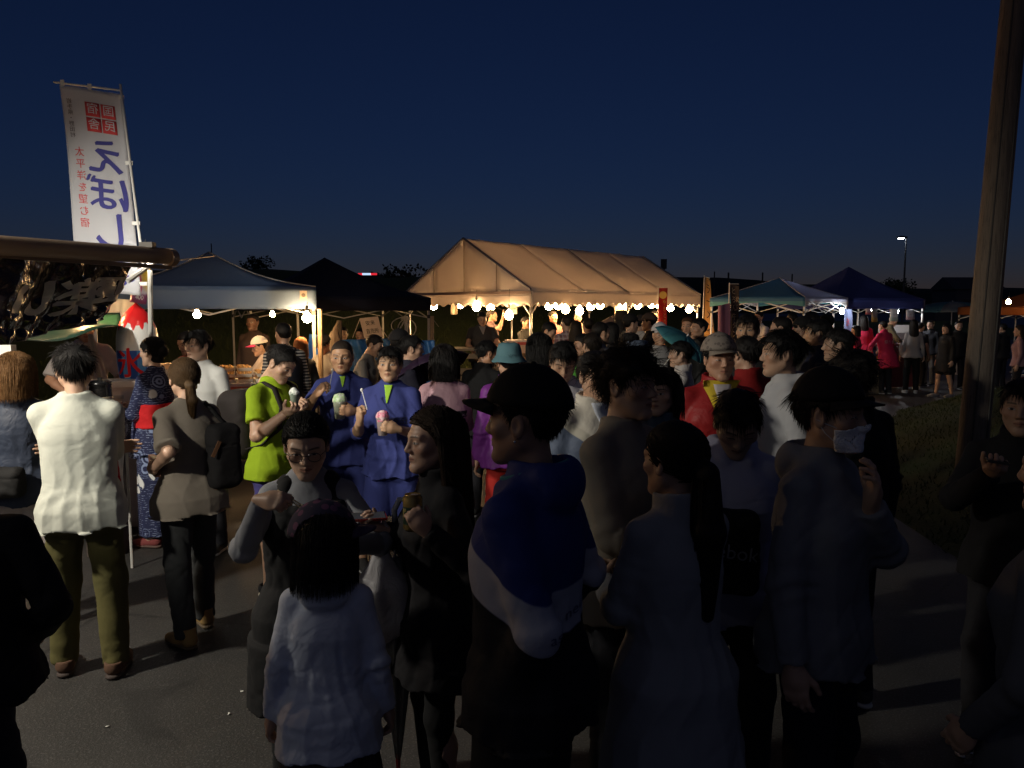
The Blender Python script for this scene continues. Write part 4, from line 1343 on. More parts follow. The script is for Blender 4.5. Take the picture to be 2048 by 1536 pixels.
for u in (.04, TL_ / 2, TL_ - .04):
    for v in (.05, TW_ - .05):
        l = MB().tube([(u, v, 0), (u, v, EV - .02)], .024, 10).build('post', M_STEEL, BIG, True)
        MB().box((u, v, .01), (.14, .14, .02)).build('base_plate', M_STEEL, l)
        MB().tube([(u, v, EV - .5), (u + (.4 if u < TL_ - .1 else -.4), v, EV - .05)], .014, 6).build('brace', M_STEEL, BIG)
        MB().tube([(u, v, EV - .5), (u, v + (.4 if v < 1 else -.4), EV - .05)], .014, 6).build('brace', M_STEEL, BIG)
    MB().tube([(u, 0, EV - .03), (u, TW_, EV - .03)], .018, 6).build('tie_beam', M_STEEL, BIG)
    for sgn in (0, TW_): MB().tube([(u, TW_ / 2, RD - .05), (u, sgn, EV - .03)], .018, 6).build('rafter', M_STEEL, BIG)
for v in (.05, TW_ - .05, TW_ / 2):
    MB().tube([(.02, v, EV - .04 if v != TW_ / 2 else RD - .05), (TL_ - .02, v, EV - .04 if v != TW_ / 2 else RD - .05)], .018, 6).build('purlin', M_STEEL, BIG)
tag(BIG, 'long white frame tent glowing orange from the bulbs strung inside', 'tent')
def big(u, v, z): return Matrix.Translation(TA) @ Matrix.Rotation(ang, 4, 'Z') @ Vector((u, v, z))
# bulbs strung under the eaves: pixel positions in the photograph, depth on the string lines
bl = [(867, 612, 16.9), (921, 609, 16.5), (953, 614, 15.9), (981, 615, 16.8), (1018, 631, 15.2),
      (1098, 613, 17.6), (1116, 611, 16.0), (1131, 619, 16.0), (1159, 622, 16.4), (1181, 613, 17.2), (1200, 611, 17.4), (1246, 612, 18.0), (1276, 611, 18.4), (1303, 609, 18.8), (1318, 610, 19.2), (1341, 616, 19.8), (1378, 619, 20.6)]
for i, (x, y, Y) in enumerate(bl):
    p = at(x, y, Y)
    bulb(p, 'bare warm bulb hanging on the string under the white frame tent', 165.0, .086, group='bulbs strung under the white frame tent', cord=max(.03, 2.24 - p.z - .13))
# string wires
for nm, seq in (('along the front eave of the white frame tent', [(1069, 600, 15.1), (1116, 606, 16.0), (1159, 612, 16.4), (1200, 604, 17.4), (1246, 606, 18.0), (1303, 603, 18.8), (1341, 607, 19.8), (1395, 604, 20.8)]), ('under the gable of the white frame tent', [(1069, 600, 15.1), (1018, 622, 15.2), (953, 606, 15.9), (921, 602, 16.5), (867, 604, 16.9), (840, 600, 17.2)])):
    o = MB().tube([at(*q) for q in seq], .006, 5).build('light_string', plain((.02, .02, .02)), None, True)
    tag(o, 'thin black cable ' + nm, 'cable')
# bulbs under the grey canopy
bulb(at(614, 636, 9.45), 'large glaring warm bulb at the corner post of the grey canopy', 330, .058, cord=.05)
bulb(at(545, 629, 10.6), 'small warm bulb inside the grey canopy left of its corner post', 200, .036, cord=.2)
bulb(uv_tent(T_GREY, (-.15, -.75, 1.86)), 'warm bulb over the food packs under the grey canopy', 420, .045, cord=.3)
bulb(at(803, 611, 13.2), 'dim warm bulb under the right corner of the navy canopy', 25, .03, cord=.08)
# white lamps of the right tents
def tube_lamp(p, label, st, ln=.30, up=True):
    root = empty('work_lamp', p)
    MB().lathe([(.001, -.07), (.03, -.065), (.045, -.03), (.045, .03), (.03, .06), (.001, .065)], 12).build('glass', mat_bulb(WHITE, st), root, True)
    MB().lathe([(.02, .06), (.03, .065), (.03, .12), (.008, .14)], 10).build('socket', plain((.03, .03, .03)), root)
    return tag(root, label, 'lamp', 'white work lamps of the right stalls')
tube_lamp(at(1684, 622, 17.9), 'white lamp on the corner post of the teal and white tent', 170)
tube_lamp(uv_tent(T_TEAL, (.1, .1, 2.34)), 'added hidden white lamp under the teal and white tent roof', 90)  # added lamp, kept out of sight behind the valance to brighten the roof cloth
tube_lamp(at(1793, 623, 19.4), 'white lamp under the front edge of the royal blue tent', 230)
tube_lamp(at(1745, 618, 20.4), 'white lamp inside the royal blue tent', 200)
bulb(at(2017, 604, 20.2), 'warm bulb glowing above the orange stall tent', 120, .06)
# ------------------------------------------------------------------ stall on the left: awning tube, vinyl, flag, ice float
pR, pL = at(343, 513, 6.15), at(0, 491, 4.75)
dB = (pL - pR).normalized()
BAR = empty('awning_tube', pR)
m = MT('beige_vinyl', (.27, .19, .13), .45); m.vary(3, .4, .6); m.bump(m.noise(30, 2, stretch=(1, 1, 8)), .2, .01); M_BAR = m.m
zr = Vector((0, 0, 1)); sd_ = dB.cross(zr).normalized()
prof = [(.055 * math.cos(a) * (1.0 if abs(math.cos(a)) < .8 else .95), .062 * math.sin(a)) for a in np.linspace(0, 2 * math.pi, 18, endpoint=False)]
vs, fs = [], []
for i, t in enumerate(np.linspace(0, 1.75, 9)):
    for (a, b_) in prof: vs.append(dB * t + sd_ * a + zr * b_)
for i in range(8):
    for k in range(18): fs.append((i * 18 + k, i * 18 + (k + 1) % 18, (i + 1) * 18 + (k + 1) % 18, (i + 1) * 18 + k))
fs.append(tuple(range(18)))
MB().add(vs, fs).build('roll', M_BAR, BAR, True)
MB().tube([dB * -.012 + zr * -.01, dB * .05 + zr * -.01], [.070, .070], 18).build('end_cap', plain((.24, .17, .12), .4), BAR)
MB().box((0, 0, 0), (1.72, .022, .030), Matrix.Rotation(math.atan2(dB.y, dB.x), 3, 'Z')).build('lower_rail', plain((.20, .14, .09), .3, .6), BAR).location = dB * .87 + zr * -.072
MB().box((0, 0, .0), (.10, .07, .04)).build('bracket', plain((.10, .09, .08)), BAR).location = dB * .25 + zr * .075
tag(BAR, 'beige rolled awning tube along the top of the left stall', 'awning')
# frame posts and brace
FR = empty('awning_support', (at(301, 600, 6.25).x, 6.25, 0))
p0 = FR.location
MB().tube([Vector((0, 0, 0)), Vector((-.03, 0, 1.2)), at(300, 540, 6.25) - p0], .020, 8).build('post', M_WHITEPOST, FR)
MB().tube([at(255, 562, 6.0) - p0, at(312, 521, 6.22) - p0], .022, 8).build('brace', M_WHITEPOST, FR)
q = at(14, 690, 4.55)
MB().box((q.x - p0.x, 4.55 - p0.y, (q.z) / 2), (.075, .05, q.z)).build('front_post', plain((.78, .78, .74), .5), FR)
MB().tube([at(343, 522, 6.15) - p0, at(432, 512, 9.6) - p0], .006, 5).build('guy_rope', plain((.5, .45, .38)), FR)
tag(FR, 'white posts and slanted brace carrying the awning tube', 'frame')
# crumpled black vinyl banner
m = MT('black_vinyl', (.014, .011, .012), .16, 0, .6); m.bump(m.noise(7, 3, .6, dist=1.2), .5, .03); M_VINYL = m.m
def crump(u, v):
    w = 1 - v
    f_ = .10 * math.exp(-((u - .58 - .02 * w) / (.05 + .13 * w)) ** 2) * (.4 + w) - .07 * math.exp(-((u - .43 + .10 * w) / .07) ** 2) * (.2 + w)
    f_ += .028 * math.sin(u * 23 + 4 * w) * w + .020 * math.sin(u * 47 - 9 * v) * (.3 + w) + .014 * math.sin(v * 31 + u * 19) * w + .010 * math.sin(u * 83 + v * 17) * w
    return -f_ * .62
_sb = quad_surf(at(-30, 708, 4.70), at(214, 640, 5.82), at(266, 526, 5.95), at(-30, 513, 4.70), lambda u, v: crump((u * 270 + 100) / 370, v))
ss = lambda u, v: _sb((u * 370 - 100) / 270, v)
VB = empty('vinyl_banner', (0, 0, 0))
sheet_obj(_sb, 80, 44, M_VINYL, 'vinyl_sheet', VB, .003)
m_let = plain((.48, .44, .37), .35)
for ch, u, v, su, sv in (('い', .50, .48, .30, .58), ('楽', .76, .44, .26, .56), ('圓', .90, .52, .20, .46)):
    for k, (du, dv_) in enumerate(((0, 0), (.007, .012), (-.007, -.010), (.008, -.012))):
        write_on(ss, ch, u + du, v + dv_, su, sv, m_let, VB, 'lettering', .005 + .0006 * k, mirror=True, sub=3)
for u in (.42, .70, .98):
    a = Vector(ss(u, .995)); k = (a - pR).dot(dB)
    MB().tube([a, pR + dB * k + zr * -.05], .005, 5).build('tie', plain((.5, .4, .3)), VB)
tag(VB, 'crumpled glossy black vinyl banner hanging from the awning tube', 'banner')
# green tarp under the banner and pale tarp beside it
m = MT('green_tarp', (.030, .105, .060), .45); m.bump(m.noise(3, 3, dist=.7), .5, .05); m.trans(.25)
o = sheet_obj(quad_surf(at(-60, 700, 4.9), at(246, 655, 6.5), at(240, 632, 7.2), at(-60, 610, 7.0), lambda u, v: .03 * math.sin(u * 9 + v * 5)), 24, 10, m.m, 'green_tarp', None, .004)
tag(o, 'dark green tarp roof edge below the black vinyl banner', 'tarp')
m = MT('pale_tarp', (.55, .50, .40), .6); m.trans(.3); m.bump(m.noise(5, 3, dist=.7), .4, .03)
o = sheet_obj(quad_surf(at(205, 655, 7.6), at(262, 650, 7.6), at(272, 600, 7.6), at(205, 596, 7.6), lambda u, v: .03 * math.sin(u * 11)), 12, 10, m.m, 'pale_tarp', None, .004)
tag(o, 'small pale tarp between the vinyl banner and the ice float', 'tarp')
m = MT('white_sheet', (.60, .52, .48), .7); m.trans(.2); m.bump(m.noise(6, 3, dist=.8), .6, .04)
o = sheet_obj(quad_surf(at(178, 900, 6.9), at(262, 905, 6.9), at(186, 668, 7.25), at(176, 668, 7.25), lambda u, v: .05 * math.sin(u * 17) * (1 - v)), 20, 20, m.m, 'white_sheet', None, .004)
tag(o, 'pale cloth sheet draped down behind the ice float', 'sheet')

# stall table with a cloth, cooler and canister
TB = empty('stall_table', (at(215, 900, 6.55).x, 6.6, 0), math.radians(18))
m = MT('pinkish_cloth', (.58, .46, .42), .8); m.bump(m.noise(6, 3, dist=.6), .5, .03)
MB().box((0, 0, .96), (1.0, .62, .03)).build('table_top', plain((.5, .42, .36)), TB)
g_ = [[(.52 * math.cos(a) ** 1 if False else x, y, z) for (x, y) in [(-.52, -.33 - .02 * math.sin(k)), ]] for k, a, x, y, z in []]
def skirt_surf(u, v):
    per = u * 4; k = int(min(per, 3.999)); f_ = per - k
    c4 = [(-.51, -.32), (.51, -.32), (.51, .32), (-.51, .32), (-.51, -.32)]
    x = c4[k][0] * (1 - f_) + c4[k + 1][0] * f_; y = c4[k][1] * (1 - f_) + c4[k + 1][1] * f_
    sc = 1 + .05 * (1 - v) + .02 * math.sin(u * 70) * (1 - v)
    return np.array([x * sc, y * sc, .10 + .88 * v])
sheet_obj(skirt_surf, 96, 8, m.m, 'table_cloth', TB, .004)
for sx_ in (-.45, .45):
    for sy_ in (-.26, .26): MB().tube([(sx_, sy_, 0), (sx_, sy_, .95)], .016, 8).build('leg', M_STEEL, TB)
tag(TB, 'stall table with a pinkish cloth under the ice float', 'table')
c_ = at(232, 800, 6.5)
CB = empty('cooler_box', (c_.x, 6.5, .98), math.radians(20))
MB().box((0, 0, .15), (.42, .30, .30)).build('tub', plain((.62, .50, .45), .5), CB); MB().box((0, 0, .325), (.44, .32, .05)).build('lid', plain((.70, .60, .55), .5), CB)
MB().box((0, -.157, .22), (.16, .016, .03)).build('handle', plain((.4, .35, .33), .5), CB)
tag(CB, 'pale pinkish cooler box on the stall table', 'cooler')
c_ = at(203, 815, 5.95)
CN = empty('canister', (c_.x, 5.95, c_.z))
MB().lathe([(.001, 0), (.075, 0), (.080, .02), (.080, .15), (.076, .17), (.082, .175), (.082, .20), (.06, .21), (.001, .215)], 24).build('shell', plain((.012, .012, .013), .25), CN, True)
MB().lathe([(.0815, .06), (.083, .062), (.083, .085), (.0815, .087)], 24, caps=False).build('label_band', plain((.35, .30, .22), .5), CN, True)
MB().tube([(0, 0, .21), (0, 0, .235)], .018, 10).build('knob', plain((.02, .02, .02), .3), CN)
tag(CN, 'black cylindrical canister with a pale band on a stand', 'canister')
MB().box((0, 0, -.008 - c_.z / 2 + .0), (.24, .20, c_.z - .012)).build('canister_stand', plain((.08, .06, .05)), None).location = (c_.x, 5.95, c_.z - .004)
tag(bpy.data.objects['canister_stand'], 'dark box stand under the black canister', 'stand')

# shaved-ice float: hanging inflatable
tp, bt = at(277, 606, 6.75), at(272, 772, 6.75)
hI = tp.z - bt.z; rI = .172
ICE = empty('ice_float', (at(276, 700, 6.75).x, 6.75, bt.z))
def ice_r(t):
    return rI * np.interp(t, [0, .04, .12, .3, .5, .62, .72, .82, .90, .95, .98, 1.0], [.55, .80, .92, 1.0, 1.0, .97, .88, .70, .46, .26, .12, .05])
prof = [(float(ice_r(t)), t * hI) for t in np.linspace(0, 1, 44)]
m = MT('ice_float_skin', (.80, .80, .78), .28)
x, y, z = m.xyz(); th = m.n('ShaderNodeMath', operation='ARCTAN2'); m.nt.links.new(y.s, th.inputs[0]); m.nt.links.new(x.s, th.inputs[1]); th = X(m.nt, th.outputs[0])
drip = (th * 13.0).sin().max(-.35) * .034 + (th * 5.0 + 1.0).sin() * .014
m.mix((z + drip).gt(hI * .735, .0035), (.78, .020, .022))
blue = z.lt(hI * .44, .002)
m.mix(blue, (.10, .32, .72)); m.mix(blue * (th * 8.0).sin().gt(.0, .06), (.015, .09, .42))
m.mix(z.lt(hI * .035, .002), (.75, .75, .75))
MB().lathe(prof, 48).build('shell', m.m, ICE, True)
MB().tube([(.022 * math.cos(a), 0, hI + .022 + .026 * math.sin(a)) for a in np.linspace(0, 2 * math.pi, 15)], .004, 6).build('hanging_ring', plain((.7, .7, .68)), ICE)
def ice_surf(u, v):
    a = math.radians(-84) + u / rI; t = min(max(v / hI, 0), 1); r_ = float(ice_r(t))
    return np.array([r_ * math.cos(a), r_ * math.sin(a), v])
write_on(ice_surf, '氷', -.02, hI * .27, .27, .29, plain((.82, .82, .80), .3), ICE, 'kanji_outline', .002, sub=3, both=False)
for dx, dz in ((0, 0), (.004, 0), (-.004, 0), (0, .004), (0, -.004), (.003, .003), (-.003, -.003)):
    pass
write_on(ice_surf, '氷', -.02, hI * .27, .25, .27, plain((.72, .015, .02), .3), ICE, 'kanji', .0045, sub=3, both=False)
write_on(ice_surf, '氷', -.016, hI * .273, .25, .27, plain((.72, .015, .02), .3), ICE, 'kanji', .0043, sub=3, both=False)
write_on(ice_surf, '氷', -.024, hI * .267, .25, .27, plain((.72, .015, .02), .3), ICE, 'kanji', .0047, sub=3, both=False)
tag(ICE, 'inflatable shaved-ice sign with red top and blue stripes', 'inflatable')
# poster above it
m = MT('dessert_poster', (.62, .58, .66), .35); x, y, z = m.xyz('Generated')
nn = m.noise(4, 3, kind='Generated')
m.mix((((x - .42).sq() * 6 + (z - .58).sq() * 2.2).sqrt() + nn * .3).lt(.62, .12), (.62, .03, .14)); m.mix(((x - .85).sq() + (z - .72).sq() * .6 + nn * .1).lt(.13, .05), (.75, .50, .06)); m.mix(z.lt(.26, .05), (.22, .05, .16)); 
ps = quad_surf(at(259, 604, 6.7), at(292, 609, 6.7), at(301, 536, 6.7), at(273, 530, 6.7))
PO = empty('poster', (0, 0, 0))
sheet_obj(ps, 6, 8, m.m, 'card', PO, .004)
write_on(ps, '400', .56, .16, .34, .17, plain((.8, .8, .8)), PO, 'price', .004)
MB().tube([at(275, 590, 6.68), at(277, 606, 6.74)], .003, 5).build('string', plain((.6, .6, .6)), PO)
tag(PO, 'laminated shaved-ice poster with a price hanging above the ice float', 'poster')
# low shaved ice flag
m = MT('ice_flag', (.66, .66, .66), .8); m.bump(m.noise(8, 3), .4, .02); m.trans(.15)
fs_ = quad_surf(at(205, 1030, 5.3), at(252, 1020, 5.6), at(250, 880, 5.6), at(205, 880, 5.3), lambda u, v: .02 * math.sin(u * 9 + v * 4))
FL = empty('ice_flag', (0, 0, 0))
sheet_obj(fs_, 16, 20, m.m, 'cloth', FL, .003)
sheet_obj(lambda u, v: fs_(.45 + .5 * u * (1 - .4 * v), .02 + .72 * v) + np.array([0, -.006, 0]), 8, 10, fabric((.62, .02, .025)), 'red_stroke', FL, .002)
sheet_obj(lambda u, v: fs_(.1 + .85 * u, .0 + .22 * v * (.5 + .5 * math.sin(u * 14))) + np.array([0, -.012, 0]), 14, 6, fabric((.10, .14, .30)), 'wave_band', FL, .002)
MB().tube([fs_(0, .99), fs_(1, .99)], .008, 6).build('rod', M_WHITEPOST, FL)
MB().tube([Vector(fs_(1, .99)), Vector(fs_(1, .99)) * 1 - Vector((0, 0, float(fs_(1, .99)[2])))], .010, 6).build('pole', M_WHITEPOST, FL)
tag(FL, 'low shaved-ice flag with a red stroke behind the man in white', 'flag')

# ---- tall nobori flag
def bill(u, v): return .05 * math.sin(u * 3.0 + v * 2.2) * u + .03 * math.sin(v * 5 + 1.0) * (1 - u)
cTL, cTR, cBR, cBL = at(118, 169, 6.45), at(237, 184, 6.5), at(283, 592, 6.35), at(160, 580, 6.3)
fs_ = quad_surf(cBL, cBR, cTR, cTL, bill)
m = MT('flag_cloth', (.66, .68, .74), .8, 0, .2); x, y, z = m.xyz(); 
m.vary(2, .2, .8); m.bump(m.noise(5, 3, dist=.6), .35, .03); m.trans(.35)
NB = empty('nobori_flag', (0, 0, 0))
sheet_obj(fs_, 20, 50, m.m, 'cloth', NB, .002)
pt, pb = at(241, 176, 6.55), at(282, 497, 6.4)
MB().tube([pt + Vector((0, 0, .03)), pb, pb + (pb - pt) * .12], .011, 8).build('pole', plain((.75, .74, .70), .4), NB, True)
MB().tube([at(107, 164, 6.45), at(243, 181, 6.55)], .008, 8).build('cross_arm', plain((.75, .74, .70), .4), NB, True)
for v in (.985, .66, .36, .06):
    a = Vector(fs_(.995, v)); t_ = (pt.z - a.z) / (pt.z - pb.z); b_ = pt.lerp(pb, t_)
    MB().box((a + b_) / 2, ((b_ - a).length + .03, .012, .03)).build('loop', plain((.72, .72, .70)), NB)
for u in (.05, .5):
    a = Vector(fs_(u, .998)); MB().box(a + Vector((0, 0, .02)), (.03, .010, .05)).build('loop', plain((.72, .72, .70)), NB)
c_red, c_blu, c_blk = plain((.60, .055, .06), .8), plain((.045, .045, .24), .8), plain((.06, .055, .07), .8)
for ch, u, v in (('国', .76, .900), ('民', .76, .825), ('宿', .51, .900), ('舎', .51, .825)):
    sq_ = lambda a, b_, u=u, v=v: fs_(u - .115 + .23 * a, v - .034 + .068 * b_) + np.array([0, -.0045, 0])
    sheet_obj(sq_, 3, 3, c_red, 'seal_square', NB, .002)
    write_on(fs_, ch, u, v, .19, .056, plain((.62, .62, .66)), NB, 'seal_kanji', .0085, mirror=True, sub=1)
for ch, v, sv, su in (('え', .660, .190, .66), ('ぼ', .478, .190, .70), ('し', .290, .210, .62), ('荘', .110, .170, .60)):
    for k, (du, dv_) in enumerate(((0, 0), (.012, .003), (-.012, -.003))):
        write_on(fs_, ch, .64 + du, v + dv_, su, sv, c_blu, NB, 'lettering', .004 + .0004 * k, mirror=True, sub=2)
write_on(fs_, '太平洋を望む宿', .22, .505, .17, .050, c_red, NB, 'lettering', .004, mirror=True, vertical=True, sub=1, gap=1.17)
write_on(fs_, '岩手県・野田村', .135, .845, .095, .026, c_blk, NB, 'lettering', .004, mirror=True, vertical=True, sub=1, gap=1.05)
tag(NB, 'tall white nobori flag with reversed blue and red lettering', 'flag')

# out-of-frame flood lamps on the left for the stall front; the last is added
def flood(FP, tgt, watts, cone, blend, label):
    FP, tgt = Vector(FP), Vector(tgt); fd = (tgt - FP).normalized()
    o = empty('flood_lamp', (FP.x, FP.y, 0))
    Mx = Matrix(frame(fd, (0, 0, 1), (0, 0, FP.z)).tolist())
    MB().box((.01, 0, 0), (.012, .26, .20)).build('lens', MT('flood_lens', (.9, .9, .9)).emit((1.0, .95, .80), 12).m, o).matrix_local = Mx
    mb = MB()
    for (c_, d_) in (((-.04, 0, 0), (.06, .32, .26)), ((.02, 0, .122), (.10, .32, .016)), ((.02, 0, -.122), (.06, .32, .016)), ((.01, .152, 0), (.07, .016, .26)), ((.01, -.152, 0), (.07, .016, .26))): mb.box(c_, d_)
    mb.build('housing', plain((.04, .04, .04), .5), o).matrix_local = Mx
    MB().tube([(0, 0, 0), (0, 0, FP.z - .16)], .022, 8).build('stand', M_STEEL, o)
    for k in range(3):
        a = k * 2.09 + .4; MB().tube([(0, 0, .35), (.45 * math.cos(a), .45 * math.sin(a), .01)], .014, 6).build('stand_leg', M_STEEL, o)
    sp = bpy.data.lights.new('flood_beam', 'SPOT'); sp.energy = watts; sp.color = (1.0, .94, .80); sp.spot_size = math.radians(cone); sp.spot_blend = blend; sp.shadow_soft_size = .10
    so_ = link(bpy.data.objects.new('flood_beam', sp), o)
    so_.matrix_local = Matrix.Translation(Vector((0, 0, FP.z)) + fd * .12) @ fd.to_track_quat('-Z', 'Y').to_matrix().to_4x4()
    return tag(o, label, 'lamp')
flood((-4.4, 2.2, 3.4), (-2.3, 4.9, 1.0), 720, 92, .55, 'white flood lamp on a tripod stand left of the stall')
flood((-3.05, .75, 3.0), (-1.42, 4.9, 1.35), 330, 36, .7, 'second white flood lamp nearer the camera on the left')
flood((-3.20, .55, 3.0), (.45, 4.35, 2.25), 210, 27, .8, 'added unseen flood lamp on the left brightening the middle crowd')  # added beam over the near heads, brightens the people around the middle
bulb(at(290, 511, 6.14), 'small white bulb fixed behind the right end of the awning tube', 110, .034, color=(1.0, .93, .78), cord=.04)
bulb(Vector((-3.75, 6.75, 2.02)), 'warm bulb inside the left stall behind the vinyl banner', 380, .045, cord=.2)
bulb(Vector((-3.4, 3.2, 2.25)), 'warm bulb at the near end of the left stall', 300, .045, cord=.1)
bulb(Vector((7.3, 8.5, 3.0)), 'warm bulb on the stall to the right of the utility pole', 32, .055, cord=.2)

# ------------------------------------------------------------------ food table under the grey canopy
def loc_obj(o, T): return o
ft = empty('food_table', (at(455, 760, 9.3).x, 9.3, 0), math.radians(20))
MB().box((0, 0, 1.04), (1.9, .75, .04)).build('table_top', plain((.75, .70, .62)), ft)
MB().box((0, -.36, .62), (1.88, .012, .80)).build('front_cloth', fabric((.62, .20, .12)), ft)
for sx_ in (-.9, .9):
    for sy_ in (-.32, .32): MB().tube([(sx_, sy_, 0), (sx_, sy_, 1.02)], .018, 8).build('leg', M_STEEL, ft)
tag(ft, 'food counter with white top and red front cloth under the grey canopy', 'table')
Mt = Matrix.Translation(ft.location) @ Matrix.Rotation(math.radians(20), 4, 'Z')
mt_, mf_ = plain((.80, .76, .66), .4), plain((.55, .33, .12), .6)
lid_m = MT('clear_lid', (.85, .82, .75), .15); lid_m = lid_m.m
tray = MB().add([(-.075, -.05, 0), (.075, -.05, 0), (.075, .05, 0), (-.075, .05, 0), (-.09, -.065, .04), (.09, -.065, .04), (.09, .065, .04), (-.09, .065, .04)], [(3, 2, 1, 0), (0, 1, 5, 4), (1, 2, 6, 5), (2, 3, 7, 6), (3, 0, 4, 7)]).mesh('tray')
tray.materials.append(mt_)
fr = np.random.RandomState(5)
fm = MB()
for k in range(14): fm.box((fr.uniform(-.06, .06), fr.uniform(-.04, .04), .035 + fr.uniform(0, .015)), (.035, .03, .03), Matrix.Rotation(fr.rand() * 3, 3, 'Z'))
food_me = fm.mesh('food'); food_me.materials.append(mf_)
i = 0
for lev in range(3):
    for r_ in range(3):
        for c_ in range(7):
            if lev == 2 and (r_ == 0 or c_ in (0, 5)): continue
            p = Mt @ Vector((-.62 + c_ * .205 + fr.uniform(-.01, .01), -.24 + r_ * .16, 1.062 + lev * .062))
            t_ = empty('food_pack', p, math.radians(20) + fr.uniform(-.06, .06))
            link(bpy.data.objects.new('tray', tray), t_); link(bpy.data.objects.new('food', food_me), t_)
            tag(t_, 'small white tray of food stacked on the lit counter', 'food tray', 'food trays on the lit counter')
p = Mt @ Vector((-.72, .10, 1.06))
bx = empty('carton', p, .5); MB().box((0, 0, .11), (.30, .22, .22)).build('box', plain((.68, .52, .38)), bx)
MB().box((-.17, 0, .27), (.14, .22, .006), Matrix.Rotation(-1.0, 3, 'Y')).build('flap', plain((.68, .52, .38)), bx)
tag(bx, 'open cardboard carton on the lit food counter', 'carton')
p = Mt @ Vector((.80, -.12, 1.06))
cu = empty('red_cup', p); MB().lathe([(.03, 0), (.045, .12), (.043, .12), (.028, .005)], 16).build('cup', plain((.7, .10, .07), .4), cu, True)
tag(cu, 'red cup at the right end of the lit food counter', 'cup')

# ------------------------------------------------------------------ farmers' stall: blue tarps, board, posts
M_TARP = MT('blue_tarp', (.05, .20, .55), .4); M_TARP.bump(M_TARP.noise(6, 4, .6, dist=.8), .7, .04); M_TARP = M_TARP.m
def tarp(name_l, x0, x1, yt0, yt1, yb, Y, drop=None):
    s_ = quad_surf(at(x0, yb, Y), at(x1, yb, Y), at(x1, yt1, Y), at(x0, yt0, Y), lambda u, v: .05 * math.sin(u * 13 + v * 3) + .03 * math.sin(v * 11 + u * 29))
    return tag(sheet_obj(s_, 40, 16, M_TARP, 'blue_tarp', None, .004), name_l, 'tarp')
tarp('blue tarp screen hung behind the cap wearer at the wooden post', 618, 672, 668, 672, 800, 11.2)
tarp('blue tarp screen under the white board of the farm stall', 672, 800, 680, 676, 800, 12.2)
tarp('blue tarp screen left of the big tent counter', 800, 870, 683, 680, 790, 12.0)
def post(px, top, Y, r, mat, label, kind='post'):
    t_ = at(px, top, Y); o = empty('wooden_post', (t_.x, Y, 0))
    MB().tube([(0, 0, 0), (.01, 0, t_.z)], r, 8).build('shaft', mat, o)
    tag(o, label, 'post'); return o, t_
M_WOOD = plain((.45, .32, .20), .75)
post(638, 618, 9.7, .032, M_WOOD, 'pale leaning timber post beside the large glaring bulb')
post(677, 641, 11.0, .04, plain((.20, .16, .12), .8), 'squared grey post with a plastic bag hung on it')
o, t_ = post(811, 632, 12.1, .028, M_WHITEPOST, 'pale post wound with loose white rope')
for k in range(4):
    a = Vector((0, -.02, t_.z - .05 - .04 * k)); pts_ = [a + Vector(((.22 - .05 * k) * math.sin(q) * (1 if k % 2 else -1), -.03, -.10 + .22 * math.cos(q) * (.6 + .1 * k))) for q in np.linspace(-.4, 2.6, 9)]
    MB().tube(pts_, .008, 5).build('rope', plain((.6, .56, .48)), o, True)
MB().tube([Vector((0, 0, t_.z - .05)), Vector((-.42, 0, t_.z - .75))], .012, 6).build('stay', M_WHITEPOST, o)
o, t_ = post(863, 632, 13.0, .032, M_WOOD, 'pale timber post at the right end of the blue tarp')
MB().tube([Vector((.0, 0, t_.z - .02)), Vector((.12, 0, t_.z - .18))], .006, 5).build('wire', plain((.3, .28, .25)), o)
# bag on post
o = empty('plastic_bag', at(668, 690, 10.9))
V, Fc = isosurf(lambda P: (smin(ell(P, (0, 0, -.02), (.085, .05, .20)), rc(P, (0, 0, .1), (.05, 0, .30), .05, .02), .05) - .012 * wav(P * np.array([1, 1, .3]), 50, 3)).astype(f32), (-.2, -.15, -.3), (.2, .15, .4), .012)
me = mesh_np('bag', V, Fc); mm = MT('pale_bag', (.62, .50, .38), .4); mm.trans(.4); me.materials.append(mm.m); link(bpy.data.objects.new('bag', me), o)
tag(o, 'pale plastic bag hanging on the squared grey post', 'bag')
# white board with writing
bs = quad_surf(at(729, 677, 11.6), at(766, 673, 11.6), at(756, 633, 11.75), at(719, 637, 11.75))
SB = empty('sign_board', (0, 0, 0))
sheet_obj(bs, 2, 2, plain((.62, .50, .42), .6), 'board', SB, .012, False)
ink = plain((.02, .018, .018))
for dx in (0, .006):
    write_on(bs, '安来', .50 + dx, .70, .26, .26, ink, SB, 'lettering', .008 + dx * .1, sub=0)
    write_on(bs, '直売所', .52 + dx, .30, .23, .26, ink, SB, 'lettering', .008 + dx * .1, sub=0)
MB().tube([bs(.02, .98), at(705, 676, 11.6)], .006, 5).build('cord', plain((.6, .5, .4)), SB)
MB().tube([bs(.98, .5), at(776, 676, 11.6)], .006, 5).build('cord', plain((.6, .5, .4)), SB)
tag(SB, 'white board with two lines of black kanji at the farm stall', 'sign')

